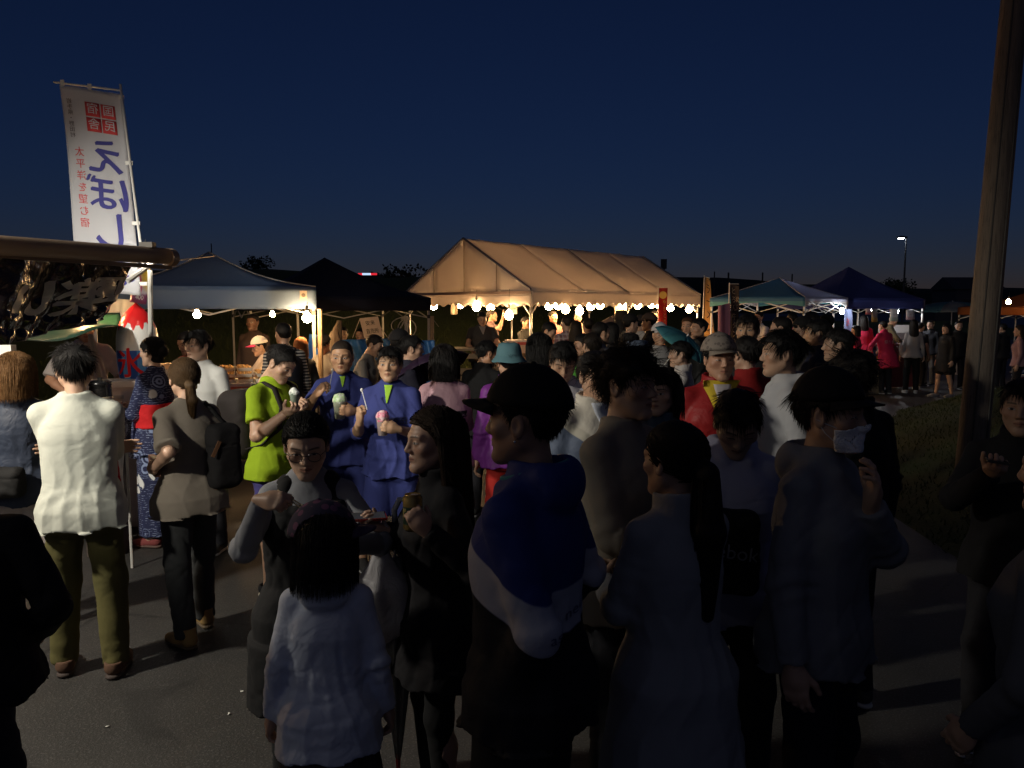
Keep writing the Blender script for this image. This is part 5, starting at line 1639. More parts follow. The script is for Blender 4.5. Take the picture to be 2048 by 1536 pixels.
# ------------------------------------------------------------------ big tent: counters, boxes, cloths
def counter(px0, px1, ytop, Y, label, mat, dep=.6, slats=True):
    a, b_ = at(px0, ytop, Y), at(px1, ytop, Y); w = b_.x - a.x
    o = empty('wooden_counter', ((a.x + b_.x) / 2, Y, 0))
    MB().box((0, dep / 2, a.z - .02), (w, dep, .04)).build('counter_top', mat, o)
    n_ = max(2, int(w / .35))
    for k in range(n_ + 1): MB().box((-w / 2 + w * k / n_, .02, (a.z - .05) / 2), (.05, .05, a.z - .05)).build('upright', mat, o)
    for k in range(4): MB().box((0, -.012, .12 + (a.z - .25) * k / 3), (w, .018, .09)).build('slat', mat, o)
    return tag(o, label, 'counter')
counter(868, 962, 697, 13.2, 'rough wooden counter in front of the cook in black', plain((.30, .20, .11), .8))
counter(955, 1075, 705, 14.2, 'wooden counter under the orange carton in the white tent', plain((.26, .18, .11), .8))
c_ = at(1033, 706, 13.6)
o = empty('crate', (c_.x, 13.7, c_.z), .1)
MB().box((0, 0, .10), (.46, .34, .20)).build('box', plain((.80, .48, .28), .6), o); MB().box((0, -.02, .215), (.40, .30, .03)).build('cloth', plain((.8, .6, .45)), o); MB().box((.1, -.172, .17), (.2, .004, .05)).build('label', plain((.7, .1, .06)), o)
tag(o, 'pale carton glowing orange on the counter of the white tent', 'carton')
# stacked crates left of the counter
for k, (px, py, Y, c_) in enumerate(((925, 745, 12.7, (.22, .14, .07)), (940, 775, 12.6, (.20, .13, .07)))):
    p = at(px, py, Y); o = empty('wooden_crate', (p.x, Y, max(p.z - .22, .005)), .05)
    for z in (.04, .14, .24):
        MB().box((0, -.18, z), (.42, .018, .07)).build('slat', plain(c_), o); MB().box((0, .18, z), (.42, .018, .07)).build('slat', plain(c_), o)
    for sx_ in (-.2, .2): MB().box((sx_, 0, .14), (.02, .35, .27)).build('end_board', plain(c_), o)
    MB().box((0, 0, .012), (.40, .34, .02)).build('bottom', plain(c_), o)
    tag(o, ('upper' if k == 0 else 'lower') + ' slatted wooden crate below the cook in black', 'crate', 'wooden crates at the counter')
for k, (px, py, w, h_, Y, lab) in enumerate(((908, 617, 13, 24, 16.3, 'left'), (1026, 608, 16, 40, 15.6, 'middle'), (1236, 618, 14, 34, 18.3, 'right'))):
    s_ = quad_surf(at(px - w / 2, py + h_ / 2, Y), at(px + w / 2, py + h_ / 2, Y), at(px + w / 2 + 2, py - h_ / 2, Y), at(px - w / 2, py - h_ / 2, Y), lambda u, v: .02 * math.sin(u * 8))
    mm = MT('paper', (.75, .68, .55), .7); mm.trans(.45)
    tag(sheet_obj(s_, 8, 8, mm.m, 'hanging_cloth', None, .002), {'left': 'small pale cloth hanging under the gable of the white tent', 'middle': 'pale cloths hanging behind the front post of the white tent', 'right': 'pale cloth hanging at the front eave of the white tent'}[lab], 'cloth')
# back tables behind the crowd
for px, Y, lab in ((1150, 17.3, 'long serving table at the front of the white tent'), (1270, 19.2, 'far serving table at the right end of the white tent')):
    p = at(px, 690, Y); o = empty('serving_table', (p.x, Y, 0), ang)
    MB().box((0, 0, .80), (2.0, .6, .04)).build('table_top', plain((.5, .42, .34)), o)
    for sx_ in (-.95, .95):
        for sy_ in (-.25, .25): MB().tube([(sx_, sy_, 0), (sx_, sy_, .79)], .016, 8).build('leg', M_STEEL, o)
    tag(o, lab, 'table')

# ---- nobori flags on the right
def nobori(label, corners, Y, mat, words, txtmat, pole_px, pole_top, arm=True):
    s_ = quad_surf(*[at(x, y, Y) for x, y in corners], lambda u, v: .04 * math.sin(v * 4 + u * 3))
    o = empty('nobori_flag', (0, 0, 0))
    sheet_obj(s_, 10, 40, mat, 'cloth', o, .003)
    t_ = at(*pole_top, Y); b_ = at(*pole_px, Y)
    MB().tube([(b_.x, Y, 0), (b_.x + (t_.x - b_.x) * .0, Y, b_.z), (t_.x, Y, t_.z)], .013, 6).build('pole', plain((.7, .66, .6)), o)
    c_ = at(corners[2][0], corners[2][1] - 4, Y)
    MB().tube([(t_.x, Y, t_.z - .03), c_], .008, 6).build('cross_arm', plain((.7, .66, .6)), o)
    for q in words: write_on(s_, q[0], q[1], q[2], q[3], q[4], txtmat, o, 'lettering', .012, vertical=True, sub=1, gap=q[5] if len(q) > 5 else 1.1, mirror=len(q) > 6)
    return tag(o, label, 'flag', 'tall stall flags on the right')
mm = MT('yellow_cloth', (.72, .50, .22), .8); mm.bump(mm.noise(5, 3), .3, .03); mm.trans(.6)
nobori('tall orange-yellow flag with dark lettering beside the white tent', [(1406, 700), (1432, 700), (1420, 560), (1411, 553)], 18.6, mm.m, [('ラーメン', .55, .58, .85, .16, 1.1)], plain((.06, .045, .03)), (1405, 665), (1409, 551))
_lt = MT('pale_ink', (.80, .64, .44), .8); _lt.trans(.6)
mm = MT('dark_cloth', (.045, .030, .024), .8); mm.bump(mm.noise(5, 3), .3, .03)
nobori('tall dark brown flag with pale brush lettering', [(1462, 706), (1479, 700), (1478, 572), (1461, 567)], 17.0, mm.m, [('とろん牛タン串', .38, .52, .60, .105, 1.2), ('炭火', .82, .72, .40, .10, 1.3)], _lt.m, (1456, 677), (1459, 565))
mm = MT('red_cloth', (.45, .03, .02), .8); mm.trans(.35)
nobori('red flag with yellow disc at the eave of the white tent', [(1316, 655), (1334, 655), (1335, 576), (1316, 576)], 17.6, mm.m, [('やきとり', .70, .38, .40, .15, 1.1)], plain((.65, .45, .12)), (1316, 655), (1317, 572))
p = at(1326, 590, 17.52)
o = bpy.data.objects['nobori_flag.003'] if 'nobori_flag.003' in bpy.data.objects else None
MB().lathe([(.001, 0), (.085, 0), (.085, .006), (.001, .006)], 20).build('disc', plain((.75, .45, .10)), o).matrix_local = Matrix.Translation(p) @ Matrix.Rotation(math.pi / 2, 4, 'X')
mm = MT('pink_teal', (.22, .10, .16), .8); mm.bump(mm.noise(3, 3), .3, .05)
s_ = quad_surf(at(1436, 705, 16.5), at(1460, 705, 16.5), at(1460, 606, 16.5), at(1436, 612, 16.5), lambda u, v: .04 * math.sin(u * 7))
tag(sheet_obj(s_, 10, 14, mm.m, 'side_curtain', None, .004), 'dull pink side curtain of the teal and white tent', 'curtain')

# ------------------------------------------------------------------ right stall fittings
def paper(px0, px1, y0, y1, Y, base, label, tint=None, txt=None, tc=(.5, .08, .12)):
    s_ = quad_surf(at(px0, y1, Y), at(px1, y1, Y), at(px1, y0, Y), at(px0, y0, Y), lambda u, v: .012 * math.sin(u * 5))
    mm = MT('printed_paper', base, .6)
    if tint:
        x, y, z = mm.xyz('Generated'); mm.mix(z.lt(.35, .08), tint)
    o = empty('paper_sign', (0, 0, 0)); sheet_obj(s_, 4, 4, mm.m, 'sheet', o, .003)
    if txt: write_on(s_, txt, .5, .55, .30, .20, plain(tc), o, 'lettering', .006, vertical=len(txt) > 2, sub=0)
    return tag(o, label, 'sign', 'paper signs of the blue tent')
paper(1731, 1743, 617, 629, 18.9, (.66, .60, .60), 'small white and pink paper at the left eave of the blue tent', (.6, .2, .25), 'ハ', (.6, .1, .15))
paper(1743, 1755, 618, 644, 18.95, (.24, .22, .20), 'grey and ochre poster second from the left at the blue tent', (.30, .22, .05))
paper(1780, 1797, 618, 643, 18.8, (.60, .60, .58), 'white paper with black marks near the blue tent lamp', (.35, .42, .36), 'い', (.05, .05, .05))
paper(1812, 1830, 620, 640, 18.7, (.55, .52, .54), 'white paper with red marks at the right eave of the blue tent', (.5, .35, .38), '大', (.25, .1, .2))
paper(1733, 1747, 693, 721, 18.3, (.22, .22, .20), 'left grey and yellow poster on the table of the blue tent', (.38, .34, .05))
paper(1753, 1768, 693, 721, 18.3, (.26, .25, .28), 'right grey and yellow poster on the table of the blue tent', (.45, .38, .04))
paper(1798, 1813, 685, 713, 18.2, (.52, .52, .50), 'white paper with green foot on the table of the blue tent', (.2, .32, .24), 'し', (.05, .06, .06))
p = at(1765, 690, 18.6); o = empty('stall_table', (p.x, 18.75, 0), .1)
MB().box((0, 0, p.z), (1.6, .6, .05)).build('table_top', plain((.32, .10, .08)), o); MB().box((.3, -.29, p.z / 2), (.95, .02, p.z - .1)).build('front_panel', plain((.16, .035, .03)), o)
for sx_ in (-.75, .75):
    for sy_ in (-.25, .25): MB().tube([(sx_, sy_, 0), (sx_, sy_, p.z)], .018, 8).build('leg', M_STEEL, o)
tag(o, 'dark red table at the front of the blue tent', 'table')
p = ground(1800, 742); o = empty('cooler_box', (p.x, 18.2, 0), .1)
MB().box((0, 0, .17), (.36, .26, .34)).build('tub', plain((.55, .09, .05), .4), o); MB().box((0, 0, .355), (.38, .28, .04)).build('lid', plain((.6, .6, .58)), o)
for k in (-.09, .02): MB().box((k, -.133, .17), (.04, .008, .32)).build('stripe', plain((.20, .03, .02)), o)
MB().tube([(-.19, -.1, .02), (-.20, -.1, .36), (-.16, -.1, .44), (.05, -.1, .46)], .012, 6).build('handle', plain((.6, .6, .58)), o)
tag(o, 'red striped cooler box with a pale handle on the ground', 'cooler')
for k, (px, lab) in enumerate(((1850, 'blue bin on the ground right of the girl with black hair'), (1815, 'blue tub half hidden behind the girl with black hair'))):
    p = ground(px, 738); o = empty('blue_bin', (p.x, 18.8 + k * .4, 0))
    MB().lathe([(.001, 0), (.14, 0), (.19, .38), (.20, .40), (.18, .40), (.13, .02)], 18).build('tub', plain((.03, .09, .28), .4), o, True); MB().tube([(-.19, 0, .38), (0, 0, .30), (.19, 0, .38)], .006, 5).build('handle', M_STEEL, o)
    tag(o, lab, 'bin')
p = at(1730, 722, 17.6); o = empty('carton', (p.x, 17.6, 0), .1)
MB().box((0, 0, p.z / 2 - .02), (.55, .4, p.z - .05)).build('box', plain((.24, .20, .12)), o); MB().box((0, -.02, p.z - .02), (.60, .44, .05)).build('lid', plain((.6, .62, .6)), o)
tag(o, 'low carton with a white lid below the grey posters', 'carton')
p = at(1810, 655, 20.5); o = empty('white_van_counter', (p.x, 20.8, 0))
MB().box((0, 0, .75), (.9, .5, 1.5)).build('cabinet', plain((.45, .42, .40)), o); MB().box((0, -.26, 1.1), (.7, .02, .4)).build('panel', plain((.10, .08, .08)), o); MB().box((.2, -.27, .6), (.03, .03, .2)).build('handle', M_STEEL, o)
o.name = 'cabinet'; tag(o, 'pale cabinet at the back of the blue tent', 'cabinet')
# ice flag on the left leg of the blue tent
s_ = quad_surf(at(1687, 672, 18.2), at(1707, 668, 18.2), at(1703, 618, 18.2), at(1688, 618, 18.2), lambda u, v: .03 * math.sin(u * 5 + v * 3))
o = empty('ice_flag', (0, 0, 0)); sheet_obj(s_, 8, 12, fabric((.16, .19, .32)), 'cloth', o, .003); write_on(s_, '氷', .45, .48, .62, .34, plain((.50, .03, .025)), o, 'kanji', .012, sub=1)
tag(o, 'blue flag with a red kanji on the post of the blue tent', 'flag')
# parasols
def parasol(p, r, h_, label, c1, c2, tilt=(0, 0, 0), ribs=8, flat=.35, pole=True, z0=None, handle=.8):
    o = empty('umbrella', p)
    for k in range(ribs):
        g_ = []
        for i in range(7):
            t = i / 6; row = []
            for j in range(5):
                a = 2 * math.pi * (k + j / 4) / ribs; dip = 1 - .07 * math.sin(math.pi * j / 4) * t
                row.append((r * math.sin(t * 1.25) / math.sin(1.25) * math.cos(a) * dip, r * math.sin(t * 1.25) / math.sin(1.25) * math.sin(a) * dip, r * flat * (math.cos(t * 1.25) - 1)))
            g_.append(row)
        MB().sheet(g_, .002).build('panel', c1 if k % 2 == 0 else c2, o, True)
        a = 2 * math.pi * k / ribs
        MB().tube([(r * math.sin(t * 1.25) / math.sin(1.25) * math.cos(a), r * math.sin(t * 1.25) / math.sin(1.25) * math.sin(a), r * flat * (math.cos(t * 1.25) - 1) - .006) for t in np.linspace(0, 1, 6)], .003, 4).build('rib', M_STEEL, o)
    MB().tube([(0, 0, .03), (0, 0, -h_)], .008 if r < .8 else .02, 8).build('shaft', M_STEEL, o)
    if r < .8: MB().tube([(0, 0, -h_), (0, .0, -h_ - .05), (.03, 0, -h_ - .09), (.06, 0, -h_ - .05)], .011, 6).build('handle', plain((.03, .03, .03)), o)
    o.rotation_euler = tilt
    return tag(o, label, 'umbrella')
p = at(1905, 603, 24); parasol(p, 1.15, p.z - .02, 'teal and grey parasol standing behind the walkers', canvas((.05, .13, .17), .2), canvas((.14, .16, .18), .2), flat=.42)
# ------------------------------------------------------------------ clothes with patterns
def mat_yukata():
    m = MT('yukata_cloth', (.014, .020, .075), .8); m.vary(8, .3, .6)
    x, y, z = m.xyz()
    n = m.noise(30, 2)
    m.mix((z * 55.0 + n * 1.2).fract().lt(.22, .08) * m.noise(22, 1, stretch=(1.6, 1.6, 4)).gt(.52, .04) * .75, (.30, .36, .55))
    v = m.voro(6.5); m.mix(v.lt(.46, .03) * (v * 42.0).sin().gt(.1, .3), (.22, .28, .47))
    w = m.voro(4.1, rnd=.9); w2 = m.voro(17.0)
    m.mix(w.lt(.36, .015) * w2.lt(.60, .05), (.70, .72, .74)); m.mix(w.lt(.10, .02), (.62, .20, .22))
    return m.m
def mat_bands(base, bands, name='banded_cloth', tilt=0.0, rough=.7, axis=2):
    """bands: (lo, hi, colour) along the height of the garment"""
    m = MT(name, base, rough, 0, .3); m.vary(6, .3, .7)
    c = m.xyz(); q = c[axis]
    if tilt: q = q + c[1] * tilt
    for lo, hi, col in bands: m.mix(q.gt(lo, .004) * q.lt(hi, .004), col)
    m.bump(m.noise(9, 3, dist=.6), .3, .03)
    return m.m
def mat_spots(base, spot, sc=7, r=.28):
    m = MT('spotted_cloth', base, .85); m.vary(6, .3, .7); m.mix(m.voro(sc, rnd=.8).lt(r, .03), spot); return m.m
def mat_checks(a, b_, sc=14):
    m = MT('checked_cloth', a, .85); x, y, z = m.xyz()
    m.mix((x * sc).fract().lt(.35, .06) * .6, b_); m.mix((z * sc).fract().lt(.35, .06) * .6, b_); return m.m
def mat_stripes(a, b_, sc=22):
    m = MT('striped_cloth', a, .85); x, y, z = m.xyz(); m.mix((z * sc).fract().lt(.45, .05), b_); return m.m
def mat_block(base, other, edge):
    """colour-blocked jacket: slanted panels"""
    m = MT('blocked_cloth', base, .75); x, y, z = m.xyz(); q = z - x.abs() * .9
    m.mix(q.lt(1.22, .004) * q.gt(.92, .004), other); m.mix((q - 1.22).abs().lt(.03, .004), edge); m.mix((z - 1.06).abs().lt(.02, .004), edge)
    m.bump(m.noise(9, 3, dist=.6), .3, .03); return m.m
BLACK, DARK, NAVY, WHITE_C = (.010, .010, .011), (.022, .022, .025), (.018, .024, .055), (.74, .74, .70)
JERSEY = (.042, .055, .215)
HB, HBR = (.008, .007, .007), (.070, .036, .018)
GC = 'crowd in front of the white tent'
GR = 'people around the right stalls'
GL = 'people around the left stalls'

# ------------------------------------------------------------------ left group
P1 = person('white', 'man in a white long-sleeved shirt and olive trousers with arms folded, back turned', 148, 693, 3.94, yaw=18, R='fold', L='fold',
            top=('loose_long', (.52, .535, .475)), bot=('trousers', (.095, .085, .030)), shoe=('sneaker', (.10, .055, .035), (.05, .035, .03)), hair=('spiky', HB), hyaw=12, stance=.13, step=(-.05, .05), lod=0)
P2 = person('brownbob', 'woman with a light brown bob and navy jacket at the left edge', 30, 708, 4.5, yaw=8, fem=1, R='hold', L='hold',
            top=('jacket', (.040, .052, .085)), bot=('shorts', (.62, .55, .52)), hair=('bob', (.20, .105, .042)), lod=0, topkind='nylon')
P3 = person('yukata', 'woman in a navy floral yukata with a red sash facing left', 304, 676, 6.2, yaw=72, fem=1, R='hold', L='hold',
            top=('loose_long', NAVY), topmat=mat_yukata(), bot=('straight', NAVY), botmat=mat_yukata(), hair=('bun', HB), shoe=('sneaker', (.20, .05, .05), (.10, .06, .05)), lod=0,
            over=('sash', 1.00, 1.19, fabric((.62, .020, .025)), False), tone=(.56, .36, .26))
P4 = person('ponytail', 'woman with a brown ponytail in a taupe T-shirt, dark trousers and tan boots', 366, 719, 4.4, yaw=50, fem=1, R='down', L=(('px', 306, 940, 4.22), (.25, -1, -.3), 'grip', (1, -.2, .2), (-.2, .9, .2)),
            top=('loose_tee', (.25, .215, .175)), bot=('trousers', (.040, .042, .044)), shoe=('boot', (.30, .19, .075), (.10, .07, .04)), hair=('pony', (.075, .042, .018)), hyaw=-14, lod=0, stance=.12, step=(.10, -.12), build=1.05)
P5 = person('whitetee', 'young man in a pale long-sleeved top turning round by the yukata', 396, 661, 6.0, yaw=165, hyaw=-12, top=('long', (.56, .57, .56)), R='down', L='down', hair=('fringe', HB), lod=0, tone=(.55, .36, .26))
P6 = person('redvendor', 'food vendor in a red shirt behind the pale-topped young man', 378, 662, 8.3, yaw=150, top=('tee', (.50, .09, .07)), R='counter', L='counter', hair=('short', HB), hpitch=20, group=GL)
P7 = person('lime', 'young man in a lime green T-shirt with a backpack eating from a cup', 548, 684, 5.1, yaw=248, hpitch=32, R=(('px', 572, 826, 4.80), (.4, -.3, -1), 'grip', (.2, -.3, -1), (.2, .9, .25)), L=(('px', 588, 822, 5.05), (.8, -.3, -1), 'grip', (.2, 0, -1), (.1, .9, .3)),
            top=('tee', (.30, .45, .018)), bot=('shorts', (.060, .055, .20)), shoe=('sneaker', (.012, .012, .014), (.5, .48, .4)), hair=('crop', HB), lod=0, hem=.82, build=1.05)
P8 = person('buzz', 'young man with shaved head in a blue tracksuit spooning green shaved ice', 684, 682, 5.55, yaw=190, lean=4, R=(('px', 632, 790, 5.25), (.7, -.1, -1), 'pinch', (.7, .5, .3), (-.55, .35, .65)), L=(('px', 708, 822, 5.25), (.4, -.3, -1), 'grip', (.9, .2, -.1), (-.85, .5, .15)),
            top=('rolled', JERSEY), bot=('shorts', JERSEY), hair=('buzz', (.030, .021, .015)), lod=0, tone=(.44, .25, .145), gaze=.0022, hyaw=-6, build=.95)
P9 = person('jersey', 'young man with short hair in a blue tracksuit holding pink shaved ice', 779, 695, 5.2, yaw=176, R=(('px', 720, 842, 4.94), (.35, -.3, -1), 'fist', (.5, .5, .2), (-.1, .35, .95)), L=(('px', 794, 858, 4.90), (.45, -.4, -1), 'grip', (.9, .2, -.1), (-.85, .5, .30)),
            top=('rolled', JERSEY), bot=('shorts', JERSEY), shoe=('sneaker', (.70, .05, .10), (.45, .70, .08)), hair=('short', HB), lod=0, tone=(.50, .305, .19), hyaw=2, build=.95, step=(.06, -.03))
# ------------------------------------------------------------------ dark foreground
P10 = person('glasses', 'woman with glasses in a black apron dress over grey sleeves eating with chopsticks', 612, 826, 2.8, yaw=192, fem=1, hpitch=16, R=(('px', 524, 1000, 2.50), (.42, -.12, -1), 'pinch', (.5, .5, .5), (-.8, .5, .05)), L=(('px', 690, 1090, 2.50), (1, -.2, -.8), 'flat', (.0, .1, -1), (-.6, .75, .1)),
             top=('loose_long', (.20, .205, .225)), bot=('trousers', BLACK), hair=('updo', HB), over=('apron_dress', .52, 1.37, BLACK, False), tone=(.42, .27, .19), eyes=.6, build=1.05)
P11 = person('child', 'child in a pale blue-grey hooded jacket and floral cap seen from behind', 650, 1019, 2.35, yaw=8, fem=1, hyaw=-14, R='down', L='down', top=('hoodie', (.64, .68, .80)), topkind='nylon', bot=('skirt', (.055, .052, .050)), hair=('bob', HB), hem=.74,
             hat=('cap', (.06, .04, .08), -78, mat_spots((.035, .028, .06), (.16, .06, .12), 26, .36)))
P12 = person('longhair', 'woman with long dark hair in a black jacket holding a can and a phone', 866, 823, 2.75, yaw=112, fem=1, hyaw=6, L=(('px', 852, 1062, 2.50), (.6, -.4, -1), 'grip', (.9, .2, .1), (-.1, .55, .85)), R=(('px', 768, 1060, 2.72), (.6, -.4, -1), 'grip', (.1, .1, -1), (.05, .9, .35)),
             top=('coat', (.010, .009, .011)), bot=('leggings', BLACK), shoe=('sneaker', (.45, .45, .45), (.5, .5, .5)), hair=('long', (.030, .018, .012)), tone=(.46, .28, .20), hem=.66)
m_ad = mat_bands((.020, .036, .19), [(0.2, 1.15, (.010, .010, .012)), (1.15, 1.27, (.40, .40, .46))], tilt=-.45)
P13 = person('capman', 'man in a black cap and blue colour-blocked hooded jacket turned away to the left', 1052, 741, 2.05, yaw=62, hyaw=8, L=(('px', 1012, 1395, 1.93), (.3, -1, 0), 'relax', (1, .1, 0), None), R='pocket',
             top=('hoodie', (.02, .03, .16)), topmat=m_ad, bot=('baggy', (.014, .016, .016)), hair=('crop', HB), hat=('cap', (.006, .006, .007), 0), tone=(.36, .21, .14), build=.98)
P16 = person('curly', 'man with bushy curly hair in a dull brown shirt looking right', 1256, 704, 2.75, yaw=232, top=('loose_long', (.24, .205, .165)), R='hold', L='down', hair=('curly', (.014, .009, .007)), tone=(.42, .26, .18), eyes=.45)
P17 = person('greyback', 'woman with a long black ponytail in a long grey cardigan, back turned', 1352, 852, 2.28, yaw=24, fem=1, hyaw=14, R='hold', L='hold', top=('coat', (.27, .28, .30)), bot=('longskirt', (.24, .25, .27)), hair=('longpony', HB), hem=.42, tone=(.42, .27, .19))
P18 = person('lookdown', 'woman looking down, pale blue hood and black chest bag', 1472, 768, 2.85, yaw=172, fem=1, hpitch=34, R='pocket', L='pocket', top=('hoodie', (.42, .42, .56)), bot=('trousers', DARK), hair=('short', HB), tone=(.40, .26, .19), eyes=.2)
P19 = person('mask', 'man in a dark cap and white face mask wearing a grey hooded jacket', 1662, 745, 2.42, yaw=226, hyaw=4, L=(('px', 1742, 1010, 2.28), (1, -.2, -.8), 'relax', (.4, .8, .1), (-.2, .2, 1)), R='down', top=('hoodie', (.20, .205, .22)), bot=('trousers', (.012, .014, .022)), hair=('short', HB), hat=('cap', (.008, .008, .010), -20), tone=(.45, .28, .19), eyes=.4)
P20 = person('redcap', 'smiling man in a patterned cap and red jacket with yellow lining', 1440, 671, 4.4, yaw=184, top=('jacket', (.26, .014, .016)), topkind='nylon', R='pocket', L='pocket', hair=('crop', HB), hat=('cap', (.20, .17, .14), 0, mat_spots((.20, .17, .145), (.11, .09, .08), 40, .4)), tone=(.42, .23, .15), eyes=.4, lod=0, build=1.06)
P21 = person('whitehood', 'young man in a white hooded top in profile facing left', 1566, 662, 4.1, yaw=82, top=('hoodie', (.44, .44, .46)), R='pocket', L='pocket', hair=('spiky', HB), tone=(.45, .28, .19), lod=0)
P22 = person('redback', 'dark-haired person in a red jacket behind the white hooded top', 1494, 674, 5.1, yaw=20, top=('jacket', (.24, .012, .012)), hair=('short', HB))
P14 = person('necklace', 'young man in a white T-shirt with a chain looking at his phone', 1126, 678, 4.8, yaw=180, hpitch=26, R=(('px', 1098, 822, 4.48), (1, -.3, -.7), 'grip', (.1, .1, -1), (-.45, .8, .4)), L=(('px', 1146, 822, 4.48), (1, -.3, -.7), 'grip', (.1, .1, -1), (-.45, .8, .4)),
             top=('loose_tee', (.60, .58, .62)), bot=('trousers', DARK), hair=('short', HB), tone=(.46, .28, .18), eyes=.3, lod=0)
P15 = person('block', 'person in a cream and slate colour-blocked jacket behind the curly-haired man', 1192, 705, 3.75, yaw=206, top=('jacket', (.50, .47, .41)), topmat=mat_block((.50, .47, .41), (.075, .10, .16), (.42, .40, .34)), hair=('short', HB), R='down', L='down', tone=(.45, .27, .18), eyes=.5)
P23 = person('bottomleft', 'person in a bulky black jacket cut off at the lower left corner', None, None, 2.3, yaw=20, stature=1.54, loc=(-1.74, 2.30), top=('jacket', (.010, .010, .012)), bot=('trousers', (.030, .030, .040)), R=((.25, .12, .98), (.6, -1, 0), 'relax', (1, .1, 0), None), L='pocket', build=1.3, lod=0)
P24 = person('bottomright', 'person in a grey top cut off at the lower right corner', None, None, 1.75, yaw=30, stature=1.64, loc=(1.37, 1.85), top=('loose_long', (.10, .10, .115)), bot=('trousers', DARK), R='down', L='pocket', lod=0, fem=1, hair=('long', HB))
P25 = person('rightedge', 'dark-clothed person holding a phone at the right edge', 2050, 763, 3.2, yaw=140, top=('jacket', (.010, .010, .012)), R=(('px', 1985, 945, 3.0), (.8, -.3, -1), 'grip', (.1, .1, -1), (-.3, .9, .4)), L='down', hair=('short', HB), tone=(.45, .28, .19), lod=0)
P26 = person('darkbeanie', 'person in black just behind the masked man', 1706, 706, 3.6, yaw=20, top=('jacket', BLACK), hair=('curly', HB), lod=1)

# ------------------------------------------------------------------ middle distance and background crowd: key, label, px, ytop, Y, options
def crowd(rows, group):
    for r in rows:
        key, label, px, yt, Y, kw = r
        person(key, label, px, yt, Y, group=group, **kw)
T1 = (.52, .30, .19)
crowd([
    ('vest', 'man in a dark navy vest over a striped shirt by the glaring bulb', 566, 646, 8.2, dict(yaw=35, top=('long', (.3, .3, .3)), topmat=mat_stripes((.03, .03, .035), (.45, .42, .38), 30), over=('vest', .84, 1.36, (.022, .024, .034), False), hair=('short', HB))),
    ('pinkcap', 'vendor in a white cap with a pink brim at the food counter', 522, 674, 10.2, dict(yaw=120, hpitch=15, top=('tee', (.5, .42, .38)), R='counter', L='counter', hair=('crop', HB), hat=('cap', (.75, .72, .68), 0, fabric((.75, .72, .68)), (.60, .05, .16)), fem=1)),
    ('shadow', 'tall dim figure standing under the grey canopy', 505, 628, 11.4, dict(yaw=170, top=('long', (.06, .04, .034)), R='down', L='down', hair=('short', HB), tone=(.2, .11, .08))),
    ('ginger', 'person with orange-brown hair right of the navy vest', 601, 677, 9.4, dict(yaw=20, fem=1, top=('jacket', (.03, .03, .035)), hair=('bob', (.32, .12, .04)))),
    ('capwhite', 'man in a dark cap and white T-shirt in front of the blue tarp', 650, 668, 10.2, dict(yaw=160, hpitch=25, top=('tee', (.66, .62, .58)), R='counter', L='counter', hair=('crop', HB), hat=('cap', (.03, .03, .035), 0), tone=(.55, .26, .16))),
    ('behindpost', 'vendor peeping out behind the squared grey post', 686, 655, 12.9, dict(yaw=185, top=('tee', (.10, .10, .11)), hair=('short', HB), tone=(.60, .40, .26))),
    ('behindboard', 'vendor half hidden left of the white board', 722, 657, 12.9, dict(yaw=150, top=('tee', (.05, .05, .06)), hair=('short', HB))),
    ('spotty', 'stooping person in a grey top with dark spots below the white board', 746, 670, 8.6, dict(yaw=262, lean=14, hpitch=22, top=('loose_long', (.2, .19, .17)), topmat=mat_spots((.21, .19, .165), (.06, .055, .05), 7, .30), hair=('short', (.015, .010, .008)), R='counter', L='counter')),
    ('tallcap', 'tall dark person in a cap above the purple umbrella', 800, 661, 7.6, dict(yaw=320, top=('jacket', (.020, .018, .024)), hair=('crop', HB), hat=('cap', (.014, .013, .014), 0))),
    ('darkside', 'dark-haired person in profile next to the tall person in a cap', 822, 672, 6.7, dict(yaw=285, top=('jacket', (.020, .020, .035)), hair=('short', HB), R='hold', L='hold')),
    ('pink', 'girl in a pale pink jacket with a lettered black stripe across the back', 888, 692, 5.6, dict(yaw=8, fem=1, top=('jacket', (.60, .36, .42)), topkind='nylon', hair=('bob', (.010, .008, .008)), bot=('skirt', (.02, .02, .024)), R='hold', L='down')),
    ('blackcoat', 'person in a black jacket with head turned right before the wooden crates', 968, 682, 7.0, dict(yaw=335, hyaw=-35, hpitch=10, top=('jacket', BLACK), hair=('short', HB), tone=(.56, .30, .18))),
    ('teal', 'person in a teal bucket hat and purple jacket behind the black cap', 1018, 689, 5.6, dict(yaw=10, top=('jacket', (.16, .03, .22)), topkind='nylon', hair=('crop', HB), hat=('bucket', (.08, .17, .20)), bot=('trousers', (.40, .025, .02)))),
    ('redbob', 'woman with dark bobbed hair in a red jacket beside the white T-shirt', 1078, 668, 6.4, dict(yaw=15, fem=1, top=('jacket', (.34, .020, .016)), hair=('bob', HB))),
    ('hoodcook', 'cook in a black T-shirt and neckerchief behind the wooden counter', 964, 622, 14.3, dict(yaw=190, hpitch=20, top=('tee', (.055, .050, .045)), R='counter', L='counter', hair=('short', (.02, .016, .013)), tone=(.60, .34, .20), build=1.12)),
    ('wave', 'helper with a raised hand behind the cook in black', 984, 619, 16.4, dict(yaw=270, top=('tee', (.16, .10, .10)), R='up', L='up', hair=('short', (.05, .04, .035)), tone=(.60, .34, .22))),
    ('moustache', 'dark-shirted man behind the front post of the white tent', 1052, 634, 15.5, dict(yaw=235, top=('tee', (.05, .05, .048)), hair=('short', HB), R='counter', L='counter', tone=T1)),
], GL)
